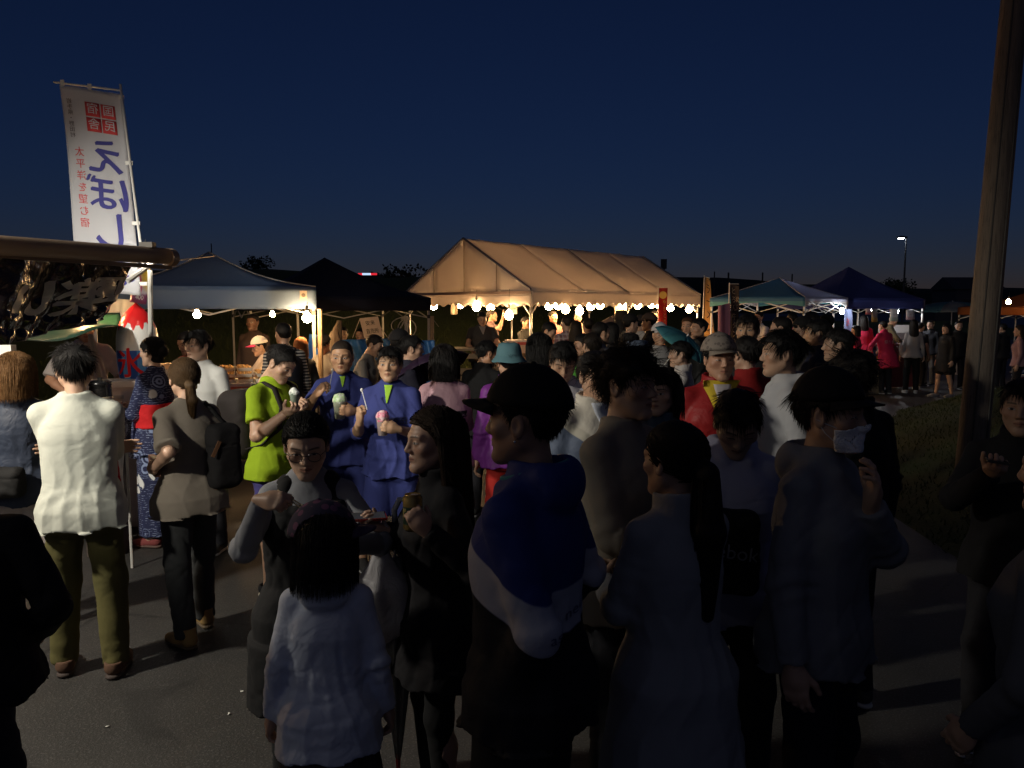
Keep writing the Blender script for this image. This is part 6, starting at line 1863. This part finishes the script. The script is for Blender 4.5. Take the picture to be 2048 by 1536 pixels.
crowd([
    ('zip', 'person in a dark zipped hoodie just right of the tent post', 1092, 643, 10.2, dict(yaw=250, hpitch=25, top=('hoodie', (.025, .024, .024)), hair=('short', HB), tone=T1)),
    ('grill', 'man in a dark shirt lifting food under the brightest bulbs', 1106, 622, 16.2, dict(yaw=215, top=('tee', (.28, .13, .11)), R='reach', L='reach', hair=('short', (.02, .016, .013)), tone=(.62, .34, .2))),
    ('plaid', 'man in a checked shirt in front of the brightest bulbs', 1133, 633, 13.0, dict(yaw=30, top=('loose_tee', (.3, .3, .3)), topmat=mat_checks((.22, .12, .13), (.50, .44, .42)), hair=('short', (.03, .022, .016)))),
    ('longdark', 'woman with long straight dark hair left of centre of the crowd', 1152, 642, 11.6, dict(yaw=350, fem=1, top=('tee', (.30, .10, .09)), hair=('long', (.022, .014, .009)))),
    ('pinkface', 'flushed man facing out under the bulbs of the white tent', 1156, 624, 17.4, dict(yaw=175, top=('tee', (.40, .25, .20)), hair=('short', (.02, .016, .012)), tone=(.64, .36, .24))),
    ('shortback', 'person with short hair seen from behind under the middle bulbs', 1176, 637, 12.2, dict(yaw=10, top=('tee', (.10, .08, .07)), hair=('short', (.03, .022, .015)))),
    ('couplea', 'man in a grey-blue shirt with his head turned right in the crowd', 1202, 645, 8.6, dict(yaw=305, hyaw=-10, top=('tee', (.10, .115, .15)), hair=('short', (.012, .010, .009)), tone=T1)),
    ('coupleb', 'woman with dark hair leaning close to the grey-blue shirt', 1220, 646, 9.4, dict(yaw=60, fem=1, top=('tee', (.05, .045, .045)), hair=('bob', HB))),
    ('lowa', 'dark head low in the crowd left of the green collar', 1166, 670, 8.2, dict(yaw=100, fem=1, top=('jacket', (.06, .045, .04)), hair=('bob', HB), tone=T1)),
    ('green', 'child in a patterned top with a bright green collar', 1184, 667, 7.2, dict(yaw=20, top=('hoodie', (.10, .09, .07)), topmat=mat_bands((.11, .10, .08), [(1.18, 1.8, (.10, .42, .05))]), hair=('short', (.016, .011, .008)))),
    ('floppy', 'person in a floppy brown hat and camouflage top', 1244, 622, 12.6, dict(yaw=300, top=('loose_tee', (.1, .1, .1)), topmat=mat_spots((.20, .16, .11), (.05, .04, .03), 13, .42), hair=('long', (.02, .014, .01)), hat=('bucket', (.05, .036, .026)), fem=1)),
    ('capback', 'man in a dark cap turned right behind the floppy hat', 1262, 629, 11.2, dict(yaw=290, top=('tee', (.03, .028, .028)), hair=('crop', HB), hat=('cap', (.02, .018, .017), 0))),
    ('whiteprint', 'man in a cap and white printed T-shirt facing the tent', 1284, 631, 12.8, dict(yaw=300, top=('tee', (.62, .55, .48)), hair=('crop', HB), hat=('cap', (.05, .038, .03), 0), tone=T1)),
    ('capright', 'man in a brown cap facing left among the hats', 1298, 627, 11.8, dict(yaw=70, top=('tee', (.03, .026, .024)), hair=('crop', HB), hat=('cap', (.06, .04, .03), 0), tone=T1)),
    ('cook2', 'cook with an orange-lit face behind the red flag', 1308, 622, 19.6, dict(yaw=185, top=('tee', (.15, .15, .14)), hair=('short', HB), tone=(.64, .34, .22))),
    ('darkhat', 'person in a wide black hat low in the centre of the crowd', 1260, 670, 7.6, dict(yaw=10, top=('jacket', (.016, .015, .015)), hair=('crop', HB), hat=('bucket', (.012, .011, .011)))),
    ('bluehat', 'person in a slate blue hat and dark denim jacket behind the curly-haired man', 1276, 684, 5.9, dict(yaw=330, top=('jacket', (.030, .050, .085)), hair=('crop', HB), hat=('bucket', (.085, .11, .16)), R='down', L='down')),
    ('bluejacket', 'person in a blue denim jacket right of the curly-haired man', 1322, 742, 3.9, dict(yaw=150, fem=1, top=('jacket', (.045, .075, .12)), hair=('bob', HB), R='phone', L='phone')),
    ('whitecap', 'boy in a white cap and grey T-shirt looking at the camera', 1320, 647, 9.0, dict(yaw=184, top=('tee', (.34, .33, .33)), over=('vest', .84, 1.36, (.025, .022, .022), True), hair=('crop', HB), hat=('cap', (.62, .62, .64), 0), tone=(.52, .31, .2))),
    ('phonekid', 'child in a pale jacket holding up a phone in profile', 1362, 684, 6.9, dict(yaw=78, fem=1, hyaw=0, top=('jacket', (.56, .52, .50)), topkind='nylon', R='phone', L='phone', hair=('fringe', HB), tone=(.58, .37, .26), lod=1)),
    ('brownlong', 'woman with long brown hair laughing at the right end of the white tent', 1376, 635, 10.6, dict(yaw=150, fem=1, top=('tee', (.30, .24, .18)), hair=('long', (.09, .045, .022)), tone=(.58, .34, .22))),
    ('sidestripe', 'man in a black track top with white sleeve stripes beside the laughing woman', 1398, 637, 9.2, dict(yaw=110, top=('jacket', (.012, .012, .013)), topkind='nylon', hair=('spiky', HB), R='pocket', L='pocket', tone=T1)),
], GC)
crowd([
    ('tallright', 'tall young man in black left of the white hooded top', 1496, 628, 6.0, dict(yaw=150, top=('hoodie', (.018, .018, .020)), hair=('fringe', HB), tone=(.46, .28, .17))),
    ('vendorwhite', 'vendor in a white T-shirt inside the teal and white tent', 1518, 623, 15.8, dict(yaw=120, top=('tee', (.60, .57, .56)), R='counter', L='counter', hair=('short', HB), tone=(.55, .28, .18))),
    ('roundhead', 'short-haired man in a navy top in front of the teal tent', 1562, 633, 8.0, dict(yaw=60, top=('tee', (.020, .030, .090)), hair=('crop', HB))),
    ('pinkteal', 'helper in a pink jacket inside the teal and white tent', 1584, 626, 14.4, dict(yaw=40, top=('jacket', (.52, .05, .15)), hair=('short', HB))),
    ('backcap', 'person in a dark cap behind the man in profile', 1605, 635, 8.8, dict(yaw=75, top=('jacket', (.05, .05, .05)), hair=('crop', HB), hat=('cap', (.012, .012, .013), 0), tone=(.40, .24, .16))),
    ('fuzzy', 'person with bushy hair left of the lamp on the teal tent', 1622, 628, 10.5, dict(yaw=70, top=('jacket', (.05, .045, .045)), hair=('curly', HB))),
    ('profile', 'young man in a dark jacket with an orange-lit cheek facing left', 1636, 639, 6.6, dict(yaw=62, hyaw=6, top=('jacket', (.014, .018, .040)), hair=('fringe', HB), tone=(.50, .30, .18), lod=1)),
    ('lampman', 'person right under the white lamp of the teal tent', 1652, 628, 10.8, dict(yaw=70, top=('jacket', (.04, .04, .045)), hair=('short', HB))),
    ('specs', 'man with curly hair in profile right of the orange-lit cheek', 1678, 658, 5.7, dict(yaw=68, top=('jacket', (.020, .026, .034)), hair=('short', HB), tone=(.40, .25, .17), lod=1, R='phone', L='phone')),
    ('pinkcoatl', 'helper in a pink coat with black hair at the left of the blue tent', 1728, 631, 18.1, dict(yaw=350, fem=1, top=('coat', (.66, .035, .10)), hair=('long', HB), R='counter', L='counter')),
    ('pinkcoatr', 'stooping helper in a pink coat with pale print on the back', 1765, 643, 17.6, dict(yaw=20, lean=14, top=('coat', (.66, .035, .10)), hair=('short', HB), R='counter', L='counter')),
    ('pinkcoatm', 'helper in a pink coat half hidden left of the others at the blue tent', 1712, 652, 17.4, dict(yaw=60, fem=1, top=('coat', (.60, .035, .10)), hair=('bob', HB))),
    ('towel', 'worker with a white head towel and khaki jacket under the blue tent lamp', 1783, 631, 19.0, dict(yaw=250, hpitch=25, top=('jacket', (.20, .18, .12)), hair=('buzz', (.62, .62, .60)), R='counter', L='counter')),
    ('blackhair', 'girl with long black hair in a pale top and black trousers, back turned', 1828, 640, 17.6, dict(yaw=345, fem=1, top=('long', (.36, .33, .32)), bot=('trousers', BLACK), hair=('long', HB), shoe=('sneaker', (.4, .4, .4), (.5, .5, .5)))),
    ('kidright', 'child standing right of the girl with black hair', 1842, 646, 19.0, dict(yaw=300, top=('tee', (.03, .03, .035)), hair=('short', HB), tone=(.55, .30, .18))),
    ('walker1', 'walker in a dark jacket and light trousers near the blue bin', 1862, 641, 19.4, dict(yaw=120, top=('jacket', (.03, .03, .036)), bot=('trousers', (.16, .15, .14)), hair=('short', HB))),
    ('walker2', 'walker in black with bare legs and white shoes near the utility pole', 1894, 648, 16.8, dict(yaw=100, top=('coat', (.014, .014, .015)), bot=('shorts', (.014, .014, .015)), hair=('bob', HB), shoe=('sneaker', (.35, .35, .35), (.4, .4, .4)), step=(.12, -.12))),
    ('walker3', 'dark walker directly left of the utility pole', 1918, 642, 18.4, dict(yaw=170, top=('jacket', (.014, .014, .015)), hair=('short', HB))),
    ('rightpink', 'person in a dull pink top at the right edge beyond the pole', 2040, 651, 15.5, dict(yaw=60, fem=1, top=('long', (.34, .20, .21)), hair=('long', (.02, .014, .012)))),
    ('rightdark', 'dark figure by the orange tent right of the pole', 2006, 648, 18.5, dict(yaw=20, top=('jacket', (.02, .02, .022)), hair=('short', HB))),
], GR)
VEND = person('stallvendor', 'vendor in a white T-shirt working behind the left stall', 168, 632, 7.6, yaw=215, lean=10, top=('loose_tee', (.60, .52, .48)), R='counter', L='counter', hair=('short', HB), lod=1, group=GL, tone=(.58, .30, .18))
# ------------------------------------------------------------------ worn details
def in_body(info, name, mb_or_me, mat, smooth=True):
    """attach a mesh given in body space (1.72 m figure) to the person"""
    me = mb_or_me.mesh(name, smooth) if isinstance(mb_or_me, MB) else mb_or_me
    o = bpy.data.objects.new(name, me); me.materials.append(mat); link(o, info['root'])
    o.matrix_local = Matrix.Scale(info['s'], 4)
    return o
def glasses(info, col=(.02, .012, .012)):
    o = bpy.data.objects.new('glasses', None); mb = MB()
    for sx in (-1, 1):
        mb.tube([(sx * .033 + .0235 * math.cos(a), .100 - .10 * abs(sx * .033 + .0235 * math.cos(a)) ** 1.6, -.004 + .018 * math.sin(a)) for a in np.linspace(0, 2 * math.pi, 21)], .0016, 5)
        mb.tube([(sx * .056, .094, .002), (sx * .074, .06, .002), (sx * .080, -.01, .004), (sx * .080, -.028, -.012)], .0016, 5)
    mb.tube([(-.010, .100, .001), (0, .103, .003), (.010, .100, .001)], .0016, 5)
    bpy.data.objects.remove(o)
    return info['worn']('glasses', mb.mesh('glasses', True), plain(col, .3))
glasses(P10); glasses(P1, (.05, .05, .05))
# face mask
def mask(info):
    def f(P):
        d = np.abs(head_sdf(P, 0) - .008) - .0022
        A = np.abs(P[:, 0])
        d = np.maximum(d, np.maximum(P[:, 2] + .018 + .25 * A, -.112 - P[:, 2]))
        return np.maximum(d, .030 - P[:, 1] + .10 * (A - .05)).astype(f32)
    V, Fc = isosurf(f, (-.09, .0, -.13), (.09, .13, .02), .004)
    o = info['worn']('face_mask', mesh_np('face_mask', V, Fc), fabric((.82, .83, .85)))
    mb = MB()
    for sx in (-1, 1):
        for z in (-.035, -.085): mb.tube([(sx * .064, .045, z), (sx * .078, .01, z * .6), (sx * .084, -.02, -.008)], .0014, 4)
    info['worn']('ear_loop', mb.mesh('ear_loop'), plain((.6, .6, .6)), o)
mask(P19)
MBs = MB().lathe([(.001, .004), (.004, .0), (.001, -.004)], 8, (-.082, -.004, -.044)); P13['worn']('earring', MBs.mesh('earring', True), plain((.8, .8, .78), .2, .9))
# chain
mb = MB(); mb.tube([(.090 * math.sin(a), .055 + .090 * math.cos(a * .62) * .62 + .012, 1.445 - .175 * (math.cos(a * .88) * .5 + .5) ** 1.6) for a in np.linspace(-1.7, 1.7, 31)], .0032, 5)
in_body(P14, 'chain', mb, plain((.35, .28, .16), .3, .8))
# sash bow and yukata sleeves
V, Fc = isosurf(lambda P: (smin(ell(P, (-.075, -.215, 1.13), (.085, .045, .075)), smin(ell(P, (.075, -.215, 1.13), (.085, .045, .075)), ell(P, (0, -.215, 1.07), (.05, .04, .13)), .03), .02) - .006 * wav(P, 40, 1)).astype(f32), (-.24, -.34, .85), (.24, -.1, 1.3), .009)
in_body(P3, 'sash_bow', mesh_np('sash_bow', V, Fc), fabric((.62, .020, .025)))
for sd in (1, -1):
    Sp, E, W = [Vector(q) for q in P3['arms'][sd][:3]]
    def sl(u, v, E=E, W=W, sd=sd):
        a = E.lerp(W, u * .9) ; lo_ = a + Vector((.02 * sd * math.sin(u * 5), -.02 * (1 - v), -.36 * (1 - v)))
        return np.array(lo_) + np.array([.012 * math.sin(v * 9 + u * 4), 0, .03 * v])
    me = MB().sheet([[sl(i / 10, j / 10) for j in range(11)] for i in range(11)], .030)
    in_body(P3, 'sleeve_drop', me, mat_yukata())
# backpacks and bags
def backpack(info, c, w=.15, h_=.22, zc=1.20, dep=.10, name='backpack'):
    def f(P):
        q = np.abs(P - np.array([0, -.215 - dep * .3, zc], f32)) - np.array([w - .085, dep - .07, h_ - .10], f32)
        d = np.sqrt((np.maximum(q, 0) ** 2).sum(1)) + np.minimum(q.max(1), 0) - .085
        q2 = ell(P, (0, -.215 - dep * 1.2, zc - .06), (w * .75, .05, h_ * .45))
        return (smin(d, q2, .02) - .004 * wav(P, 28, 4)).astype(f32)
    V, Fc = isosurf(f, (-.3, -.55, zc - .36), (.3, 0, zc + .36), .012)
    U = info['U']; V = xf(U, V)
    o = in_body(info, name, mesh_np(name, V, Fc), fabric(c))
    for sx in (-1, 1):
        pts_ = [(sx * .085, -.14, zc + .13), (sx * .095, -.085, 1.440), (sx * .098, .0, 1.458), (sx * .100, .085, 1.42), (sx * .105, .145, 1.30), (sx * .125, .135, 1.16), (sx * .165, .04, 1.06), (sx * .13, -.13, zc - .15)]
        pts_ = [U[:3, :3] @ np.array(p) + U[:3, 3] for p in pts_]
        g_ = [[Vector(p) + Vector((-.022, 0, 0)), Vector(p) + Vector((0, .004, .004)), Vector(p) + Vector((.022, 0, 0))] for p in pts_]
        st = MB().sheet(g_, .010).mesh('strap', True); so_ = bpy.data.objects.new('strap', st); st.materials.append(fabric(c)); link(so_, o)
    return o
backpack(P7, (.022, .018, .018), .17, .25, 1.16, .12)
def shoulder_bag(info, c, pos, size, strap=True, name='shoulder_bag'):
    pos_, sz = np.array(pos, f32), np.array(size, f32); rr = float(sz.min()) * .8
    def f(P):
        q = np.abs(P - pos_) - (sz - rr); d = np.sqrt((np.maximum(q, 0) ** 2).sum(1)) + np.minimum(q.max(1), 0) - rr
        lip = np.abs(P[:, 2] - pos_[2] - sz[2] * .35) - .004
        return (np.maximum(d, -np.maximum(lip, -d - .006)) - .006 * wav(P, 25, 6) - .003 * wav(P, 60, 2)).astype(f32)
    V, Fc = isosurf(f, pos_ - sz - .03, pos_ + sz + .03, .010)
    o = in_body(info, name, mesh_np(name, V, Fc), fabric(c))
    if strap:
        a = Vector(pos) + Vector((size[0] * .6, .02, size[2] * .8))
        g_ = [[Vector(p) + Vector((-.016, 0, 0)), Vector(p) + Vector((.016, 0, 0))] for p in (a, a.lerp(Vector((.11, -.115, 1.40)), .6), (.105, -.09, 1.432), (.105, -.015, 1.462), (.10, .075, 1.425))]
        st = MB().sheet(g_, .007).mesh('strap', True); so_ = bpy.data.objects.new('strap', st); st.materials.append(fabric(c)); link(so_, o)
    return o
shoulder_bag(P4, (.014, .013, .014), (.135, -.175, 1.14), (.10, .065, .20))
tg = MB().box((.05, -.245, 1.20), (.022, .006, .10), Matrix.Rotation(.5, 3, 'Y')); in_body(P4, 'leather_tag', tg, plain((.16, .075, .035)), False)
shoulder_bag(P2, (.02, .02, .021), (-.05, -.20, .98), (.16, .06, .09), strap=False)
# chest bag with lettering
cb = shoulder_bag(P18, (.010, .010, .012), (.06, .22, 1.12), (.13, .055, .16), strap=False, name='chest_bag')
def cloth_write(info, txt, origin, right, upv, size, mat, target, name='lettering', off=.004):
    """drop lettering on to a garment (body space) by casting towards it"""
    from mathutils.bvhtree import BVHTree
    me = target.data; s_ = target.matrix_local.to_scale()[0]
    bv = BVHTree.FromPolygons([v.co * s_ for v in me.vertices], [tuple(p.vertices) for p in me.polygons])
    V, Fc = text_mesh(txt, size, 2)
    k = info['s']; O = Vector(origin) * k; Rv = Vector(right).normalized(); Uv = Vector(upv).normalized(); Nv = Rv.cross(Uv).normalized()
    out = []
    for v in V:
        p = O + Rv * float(v[0]) * k + Uv * float(v[1]) * k
        hit = bv.ray_cast(p + Nv * .4, -Nv)
        q = hit[0] if hit[0] is not None else p
        out.append(q + Nv * off)
    me2 = mesh_np(name, np.array([tuple(q) for q in out]), Fc, False); me2.materials.append(mat)
    return link(bpy.data.objects.new(name, me2), info['root'])
cloth_write(P18, 'Reebok', (.06, .22, 1.14), (-1, 0, -.12), (-.1, 0, 1), .075, plain((.30, .30, .32)), cb)
cloth_write(P13, 'as neo', (.050, -.085, 1.115), (.47, -.88, -.02), (0, 0, 1), .042, plain((.10, .11, .20)), P13['top'])
pk = PEOPLE['pink']
g_ = [[(x, 0, 1.215 + .004 * math.sin(x * 20) + dz) for dz in (-.024, .024)] for x in np.linspace(-.165, .165, 22)]
from mathutils.bvhtree import BVHTree
me = pk['top'].data; bv = BVHTree.FromPolygons([v.co for v in me.vertices], [tuple(p.vertices) for p in me.polygons])
def drop(p, off):
    h_ = bv.ray_cast(Vector(p) * pk['s'] + Vector((0, -.6, 0)), Vector((0, 1, 0))); return (h_[0] if h_[0] else Vector(p)) + Vector((0, -off, 0))
MB().sheet([[drop(p, .006) for p in r_] for r_ in g_], .004).build('chest_stripe', fabric((.02, .02, .022)), pk['root'], True)
cloth_write(pk, 'ROBUST CLASSICS IN ALL', (0, 0, 1.208), (1, 0, 0), (0, 0, 1), .030, plain((.6, .5, .5)), pk['top'], off=.011)
cloth_write(PEOPLE['pinkcoatr'], '祭り会', (0, -.1, 1.22), (1, 0, 0), (0, 0, 1), .09, plain((.7, .4, .42)), PEOPLE['pinkcoatr']['top'], off=.008)
# sleeve stripes on the track top
ss_ = PEOPLE['sidestripe']
for sd in (1, -1):
    Sp, E, W = [Vector(q) for q in ss_['arms'][sd][:3]]
    sidev = Vector((sd * .066, 0, 0))
    in_body(ss_, 'sleeve_stripe', MB().tube([Sp + sidev + Vector((0, 0, .02)), Sp.lerp(E, .5) + sidev * .98, E + sidev * .95, E.lerp(W, .8) + sidev * .8], .009, 5), plain((.6, .58, .55)))
# lining/collar of the red jacket, lime undershirts and collars of the tracksuits, cyan trim of the cap man's hood
def bib(info, c, w=.045, z0=1.30, z1=1.465, name='undershirt', off=.008):
    me = info['top'].data; bv = BVHTree.FromPolygons([v.co for v in me.vertices], [tuple(p.vertices) for p in me.polygons]); k = info['s']
    U = info['U']
    rows = []
    for i in range(9):
        t = i / 8; z = z0 + (z1 - z0) * t; row = []
        for j in range(7):
            x = (j / 6 * 2 - 1) * w * (.12 + .88 * t)
            p = Vector(U[:3, :3] @ np.array([x, 0, z]) + U[:3, 3]) * k
            h_ = bv.ray_cast(p + Vector((0, .7, 0)), Vector((0, -1, 0)))
            row.append((h_[0] if h_[0] else p + Vector((0, .06, 0))) + Vector((0, off, 0)))
        rows.append(row)
    return MB().sheet(rows, .004).build(name, fabric(c), info['root'], True)
bib(P8, (.36, .64, .06), .020, 1.39); bib(P9, (.36, .64, .06), .030, 1.345)
bib(P20, (.52, .38, .03), .105, 1.16, 1.49, 'yellow_lining'); bib(P20, (.46, .42, .44), .050, 1.22, 1.47, 'inner_shirt', .014)
bib(P15, (.45, .48, .55), .055, 1.30, 1.48, 'shirt_collar'); bib(PEOPLE['hoodcook'], (.30, .27, .24), .06, 1.33, 1.46, 'neckerchief')
# breast print on the tracksuit and print on the lime shirt
cloth_write(P9, '野田', (-.085, .1, 1.22), (-1, 0, 0), (0, 0, 1), .055, plain((.012, .012, .03)), P9['top'], off=.004)
cloth_write(P7, '駅伝', (.03, .15, 1.20), (-1, 0, 0), (0, 0, 1), .11, plain((.03, .04, .01)), P7['top'], off=.004)
# hood rim of the cap man
mb = MB(); mb.tube([(.085 * math.sin(a), -.015 + .088 * math.cos(a), 1.475 - .028 * math.cos(a)) for a in np.linspace(0, 2 * math.pi, 33)], .007, 6)
o = in_body(P13, 'hood_trim', mb, fabric((.05, .20, .26)))

# ------------------------------------------------------------------ things held or carried
def ice_cup(info, sd, label, ice, cupc, sc=1.0, dz=0.0):
    M = wrist_world(info, sd); p = M @ Vector((.085, .0, -.050))
    o = empty('shaved_ice_cup', p + Vector((0, 0, -.055 * sc + dz)))
    cm = MT('cup_plastic', cupc, .25); cm.trans(.35)
    MB().lathe([(.001, 0), (.028 * sc, 0), (.040 * sc, .11 * sc), (.042 * sc, .112 * sc), (.039 * sc, .108 * sc), (.027 * sc, .004)], 20).build('cup', cm.m, o, True)
    V, Fc = isosurf(lambda P: (ell(P, (0, 0, .112 * sc), (.041 * sc, .041 * sc, .042 * sc)) - .006 * wav(P, 110, 3) - .003 * wav(P, 260, 9)).astype(f32), (-.07, -.07, .05), (.07, .07, .19), .005)
    im = MT('shaved_ice', ice, .55); im.mix(im.noise(30, 3).gt(.52, .12) * .7, (.82, .80, .80)); im.bump(im.noise(160, 2), .6, .004)
    me = mesh_np('ice', V, Fc); me.materials.append(im.m); link(bpy.data.objects.new('ice', me), o)
    return tag(o, label, 'cup')
ice_cup(P9, -1, 'cup of pink shaved ice held by the short-haired youth', (.80, .16, .30), (.75, .62, .60), 1.05)
ice_cup(P8, -1, 'cup of green shaved ice held by the shaven-headed youth', (.42, .62, .30), (.62, .66, .52), 1.15)
ice_cup(P7, 1, 'small cup with pale food held by the youth in lime green', (.75, .80, .72), (.45, .55, .45), .75, .02)
def spoon(info, sd, label):
    M = wrist_world(info, sd); p = M @ Vector((.11, .02, -.05)); d_ = (M.to_3x3() @ Vector((.35, .8, -.15))).normalized()
    o = empty('spoon', p)
    MB().tube([-d_ * .05, d_ * .05, d_ * .11], [.003, .003, .004], 6).build('handle', plain((.75, .75, .74), .3), o)
    MB().lathe([(.001, -.012), (.008, -.008), (.010, 0), (.006, .010), (.001, .013)], 8).build('bowl', plain((.75, .75, .74), .3), o).location = d_ * .12
    return tag(o, label, 'spoon')
spoon(P9, 1, 'plastic spoon in the raised hand of the short-haired youth'); spoon(P8, 1, 'plastic spoon at the mouth of the shaven-headed youth')
def phone(info, sd, label, case=(.02, .02, .022), screen=None, tilt=None):
    M = wrist_world(info, sd)
    o = empty('phone', (0, 0, 0))
    o.matrix_world = M @ Matrix.Translation((.095, .01, -.030)) @ Matrix.Rotation(math.radians(-20), 4, 'Y') @ Matrix.Scale(1 / M.to_scale()[0], 4)
    MB().box((0, 0, 0), (.148, .072, .009)).build('case', plain(case, .35), o)
    sm = MT('screen', (.02, .02, .025), .1)
    if screen: sm.emit(*screen)
    MB().box((0, 0, -.0052), (.138, .064, .0012)).build('screen', sm.m, o)
    MB().box((.055, .02, .0052), (.022, .020, .0016)).build('camera', plain((.01, .01, .01), .2), o)
    return tag(o, label, 'phone')
phone(P12, 1, 'red phone held out by the long-haired woman', (.34, .03, .02), ((.9, .85, .8), .02))
phone(P14, 1, 'dark phone held by the youth with a chain', (.02, .018, .018), ((.7, .55, 1.0), .35))
phone(PEOPLE['phonekid'], 1, 'phone held up by the child in the pale jacket', (.02, .02, .02))
phone(P25, 1, 'phone held at the right edge of the picture', (.03, .03, .03))
# can
M = wrist_world(P12, -1); p = M @ Vector((.085, 0, -.048))
o = empty('drink_can', p + Vector((0, 0, -.065)))
cm = MT('can_print', (.30, .20, .06), .28, .6); x, y, z = cm.xyz(); cm.mix(z.lt(.085, .002) * z.gt(.025, .002), (.05, .09, .06)); cm.mix(cm.noise(25, 2).gt(.55, .03) * z.lt(.08, .002) * z.gt(.03, .002), (.45, .40, .16))
MB().lathe([(.001, .004), (.024, 0), (.033, .010), (.033, .112), (.026, .122), (.027, .124), (.024, .121), (.001, .120)], 24).build('can', cm.m, o, True)
MB().box((.006, 0, .1225), (.022, .012, .0015)).build('pull_tab', plain((.6, .6, .6), .3, .9), o)
tag(o, 'golden drink can held by the long-haired woman', 'can')
# white carrier bag and folded clear umbrella hung from the phone hand
M = wrist_world(P12, 1); p = M @ Vector((.02, 0, -.02))
o = empty('carrier_bag', p)
V, Fc = isosurf(lambda P: (smin(ell(P, (0, 0, -.30), (.105, .055, .145)), rc(P, (0, 0, -.05), (0, 0, -.22), .018, .07), .06) - .010 * wav(P * np.array([1, 1, .4]), 45, 7)).astype(f32), (-.2, -.15, -.5), (.2, .15, .02), .010)
bm_ = MT('carrier_plastic', (.52, .50, .52), .3); bm_.bump(bm_.noise(14, 3, dist=1.0), .6, .02); bm_.trans(.35)
me = mesh_np('bag', V, Fc); me.materials.append(bm_.m); link(bpy.data.objects.new('bag', me), o)
for sx in (-1, 1): MB().tube([(sx * .012, 0, -.08), (sx * .02, 0, -.01), (sx * .006, 0, .015)], [.012, .008, .006], 6).build('handle', bm_.m, o, True)
tag(o, 'white plastic carrier bag hanging from the long-haired woman\'s hand', 'bag')
o = empty('folded_umbrella', p + Vector((.04, .05, -.02)))
um = MT('clear_vinyl', (.32, .31, .28), .18); um.bump(um.noise(20, 3, dist=1.0, stretch=(3, 3, .4)), .7, .01); um.trans(.4)
prof = [(.018, -.12), (.045, -.20), (.050, -.38), (.040, -.60), (.022, -.78), (.009, -.90)]
mb = MB().lathe(prof, 28); mb.v = [(x * (1 + .25 * math.sin(7 * math.atan2(y, x))), y * (1 + .25 * math.sin(7 * math.atan2(y, x))), z) for x, y, z in mb.v]
mb.build('folded_cover', um.m, o, True)
MB().tube([(0, 0, .0), (0, 0, -.90)], .005, 6).build('shaft', plain((.6, .6, .6), .3, .8), o)
MB().tube([(0, 0, -.88), (0, 0, -.97)], [.010, .007], 8).build('tip', plain((.40, .03, .03)), o)
MB().tube([(0, 0, -.02), (0, 0, .06), (.02, 0, .10), (.05, 0, .10), (.07, 0, .06)], .011, 8).build('handle', plain((.45, .45, .45)), o, True)
tag(o, 'folded clear umbrella with a red tip beside the long-haired woman', 'umbrella')
# chopsticks and food tray
M = wrist_world(P10, 1); a = M @ Vector((.10, .02, -.04))
M2 = wrist_world(P10, -1); b_ = M2 @ Vector((.10, 0, -.03))
for k in (0, 1):
    o = empty('chopstick', a); e = (b_ + Vector((0, 0, .05)) - a).normalized()
    MB().tube([-e * .06 + Vector((0, 0, .004 * k)), e * .15 + Vector((.008 * k, 0, .012 * k))], [.0032, .0022], 6).build('stick', plain((.5, .38, .22)), o)
    tag(o, 'upper wooden chopstick held by the woman with glasses' if k else 'lower wooden chopstick held by the woman with glasses', 'chopstick', 'pair of chopsticks')
o = empty('food_tray', b_ + Vector((0, 0, .0)))
MB().add([(-.075, -.05, 0), (.075, -.05, 0), (.075, .05, 0), (-.075, .05, 0), (-.09, -.065, .035), (.09, -.065, .035), (.09, .065, .035), (-.09, .065, .035)], [(3, 2, 1, 0), (0, 1, 5, 4), (1, 2, 6, 5), (2, 3, 7, 6), (3, 0, 4, 7)]).build('tray', plain((.10, .09, .08)), o)
fd_ = bpy.data.objects.new('food', food_me); link(fd_, o); fd_.location = (0, 0, -.01)
tag(o, 'food tray held by the woman with glasses', 'tray')
# wallet
M = wrist_world(P4, -1); o = empty('wallet', M @ Vector((.09, .0, -.03)), .6)
MB().box((0, 0, 0), (.030, .19, .10)).build('leather', plain((.11, .045, .032), .45), o); MB().box((.0, -.03, .052), (.032, .10, .004)).build('zip', plain((.5, .42, .25), .3, .8), o)
tag(o, 'brown leather wallet held by the woman with the ponytail', 'wallet')
# umbrellas in the crowd
parasol(at(846, 716, 6.9), .40, .70, 'dark purple umbrella tilted in front of the blue tarp', canvas((.022, .009, .030), .05), canvas((.022, .009, .030), .05), (math.radians(-14), math.radians(-24), 0), flat=.50)
parasol(at(1374, 672, 8.4), .34, .75, 'teal umbrella tilted behind the boy in a white cap', canvas((.07, .27, .33), .25), canvas((.09, .33, .36), .25), (math.radians(16), math.radians(34), 0), flat=.5)
parasol(at(1227, 640, 13.6), .42, .7, 'dull brown umbrella under the bulbs left of the floppy hat', canvas((.30, .20, .15), .3), canvas((.30, .20, .15), .3), (math.radians(20), math.radians(-20), 0), flat=.42)
# litter on the asphalt
for i, (px, py) in enumerate(((484, 1385), (458, 1430), (348, 1140), (215, 1455))):
    p = ground(px, py); s_ = quad_surf((-.008, -.004, 0), (.008, -.004, .001), (.007, .005, .003), (-.007, .004, .001))
    o = sheet_obj(s_, 3, 2, plain((.7, .7, .66)), 'paper_scrap', None, .002); o.location = (p.x, p.y, .006); o.rotation_euler = (0, 0, i * 1.3)
    tag(o, ('small white paper scrap nearest the apron dress', 'small white paper scrap in front of the child', 'small white paper scrap right of the ponytail woman\'s boots', 'small white paper scrap at the bottom left of the asphalt')[i], 'litter', 'paper scraps on the asphalt')
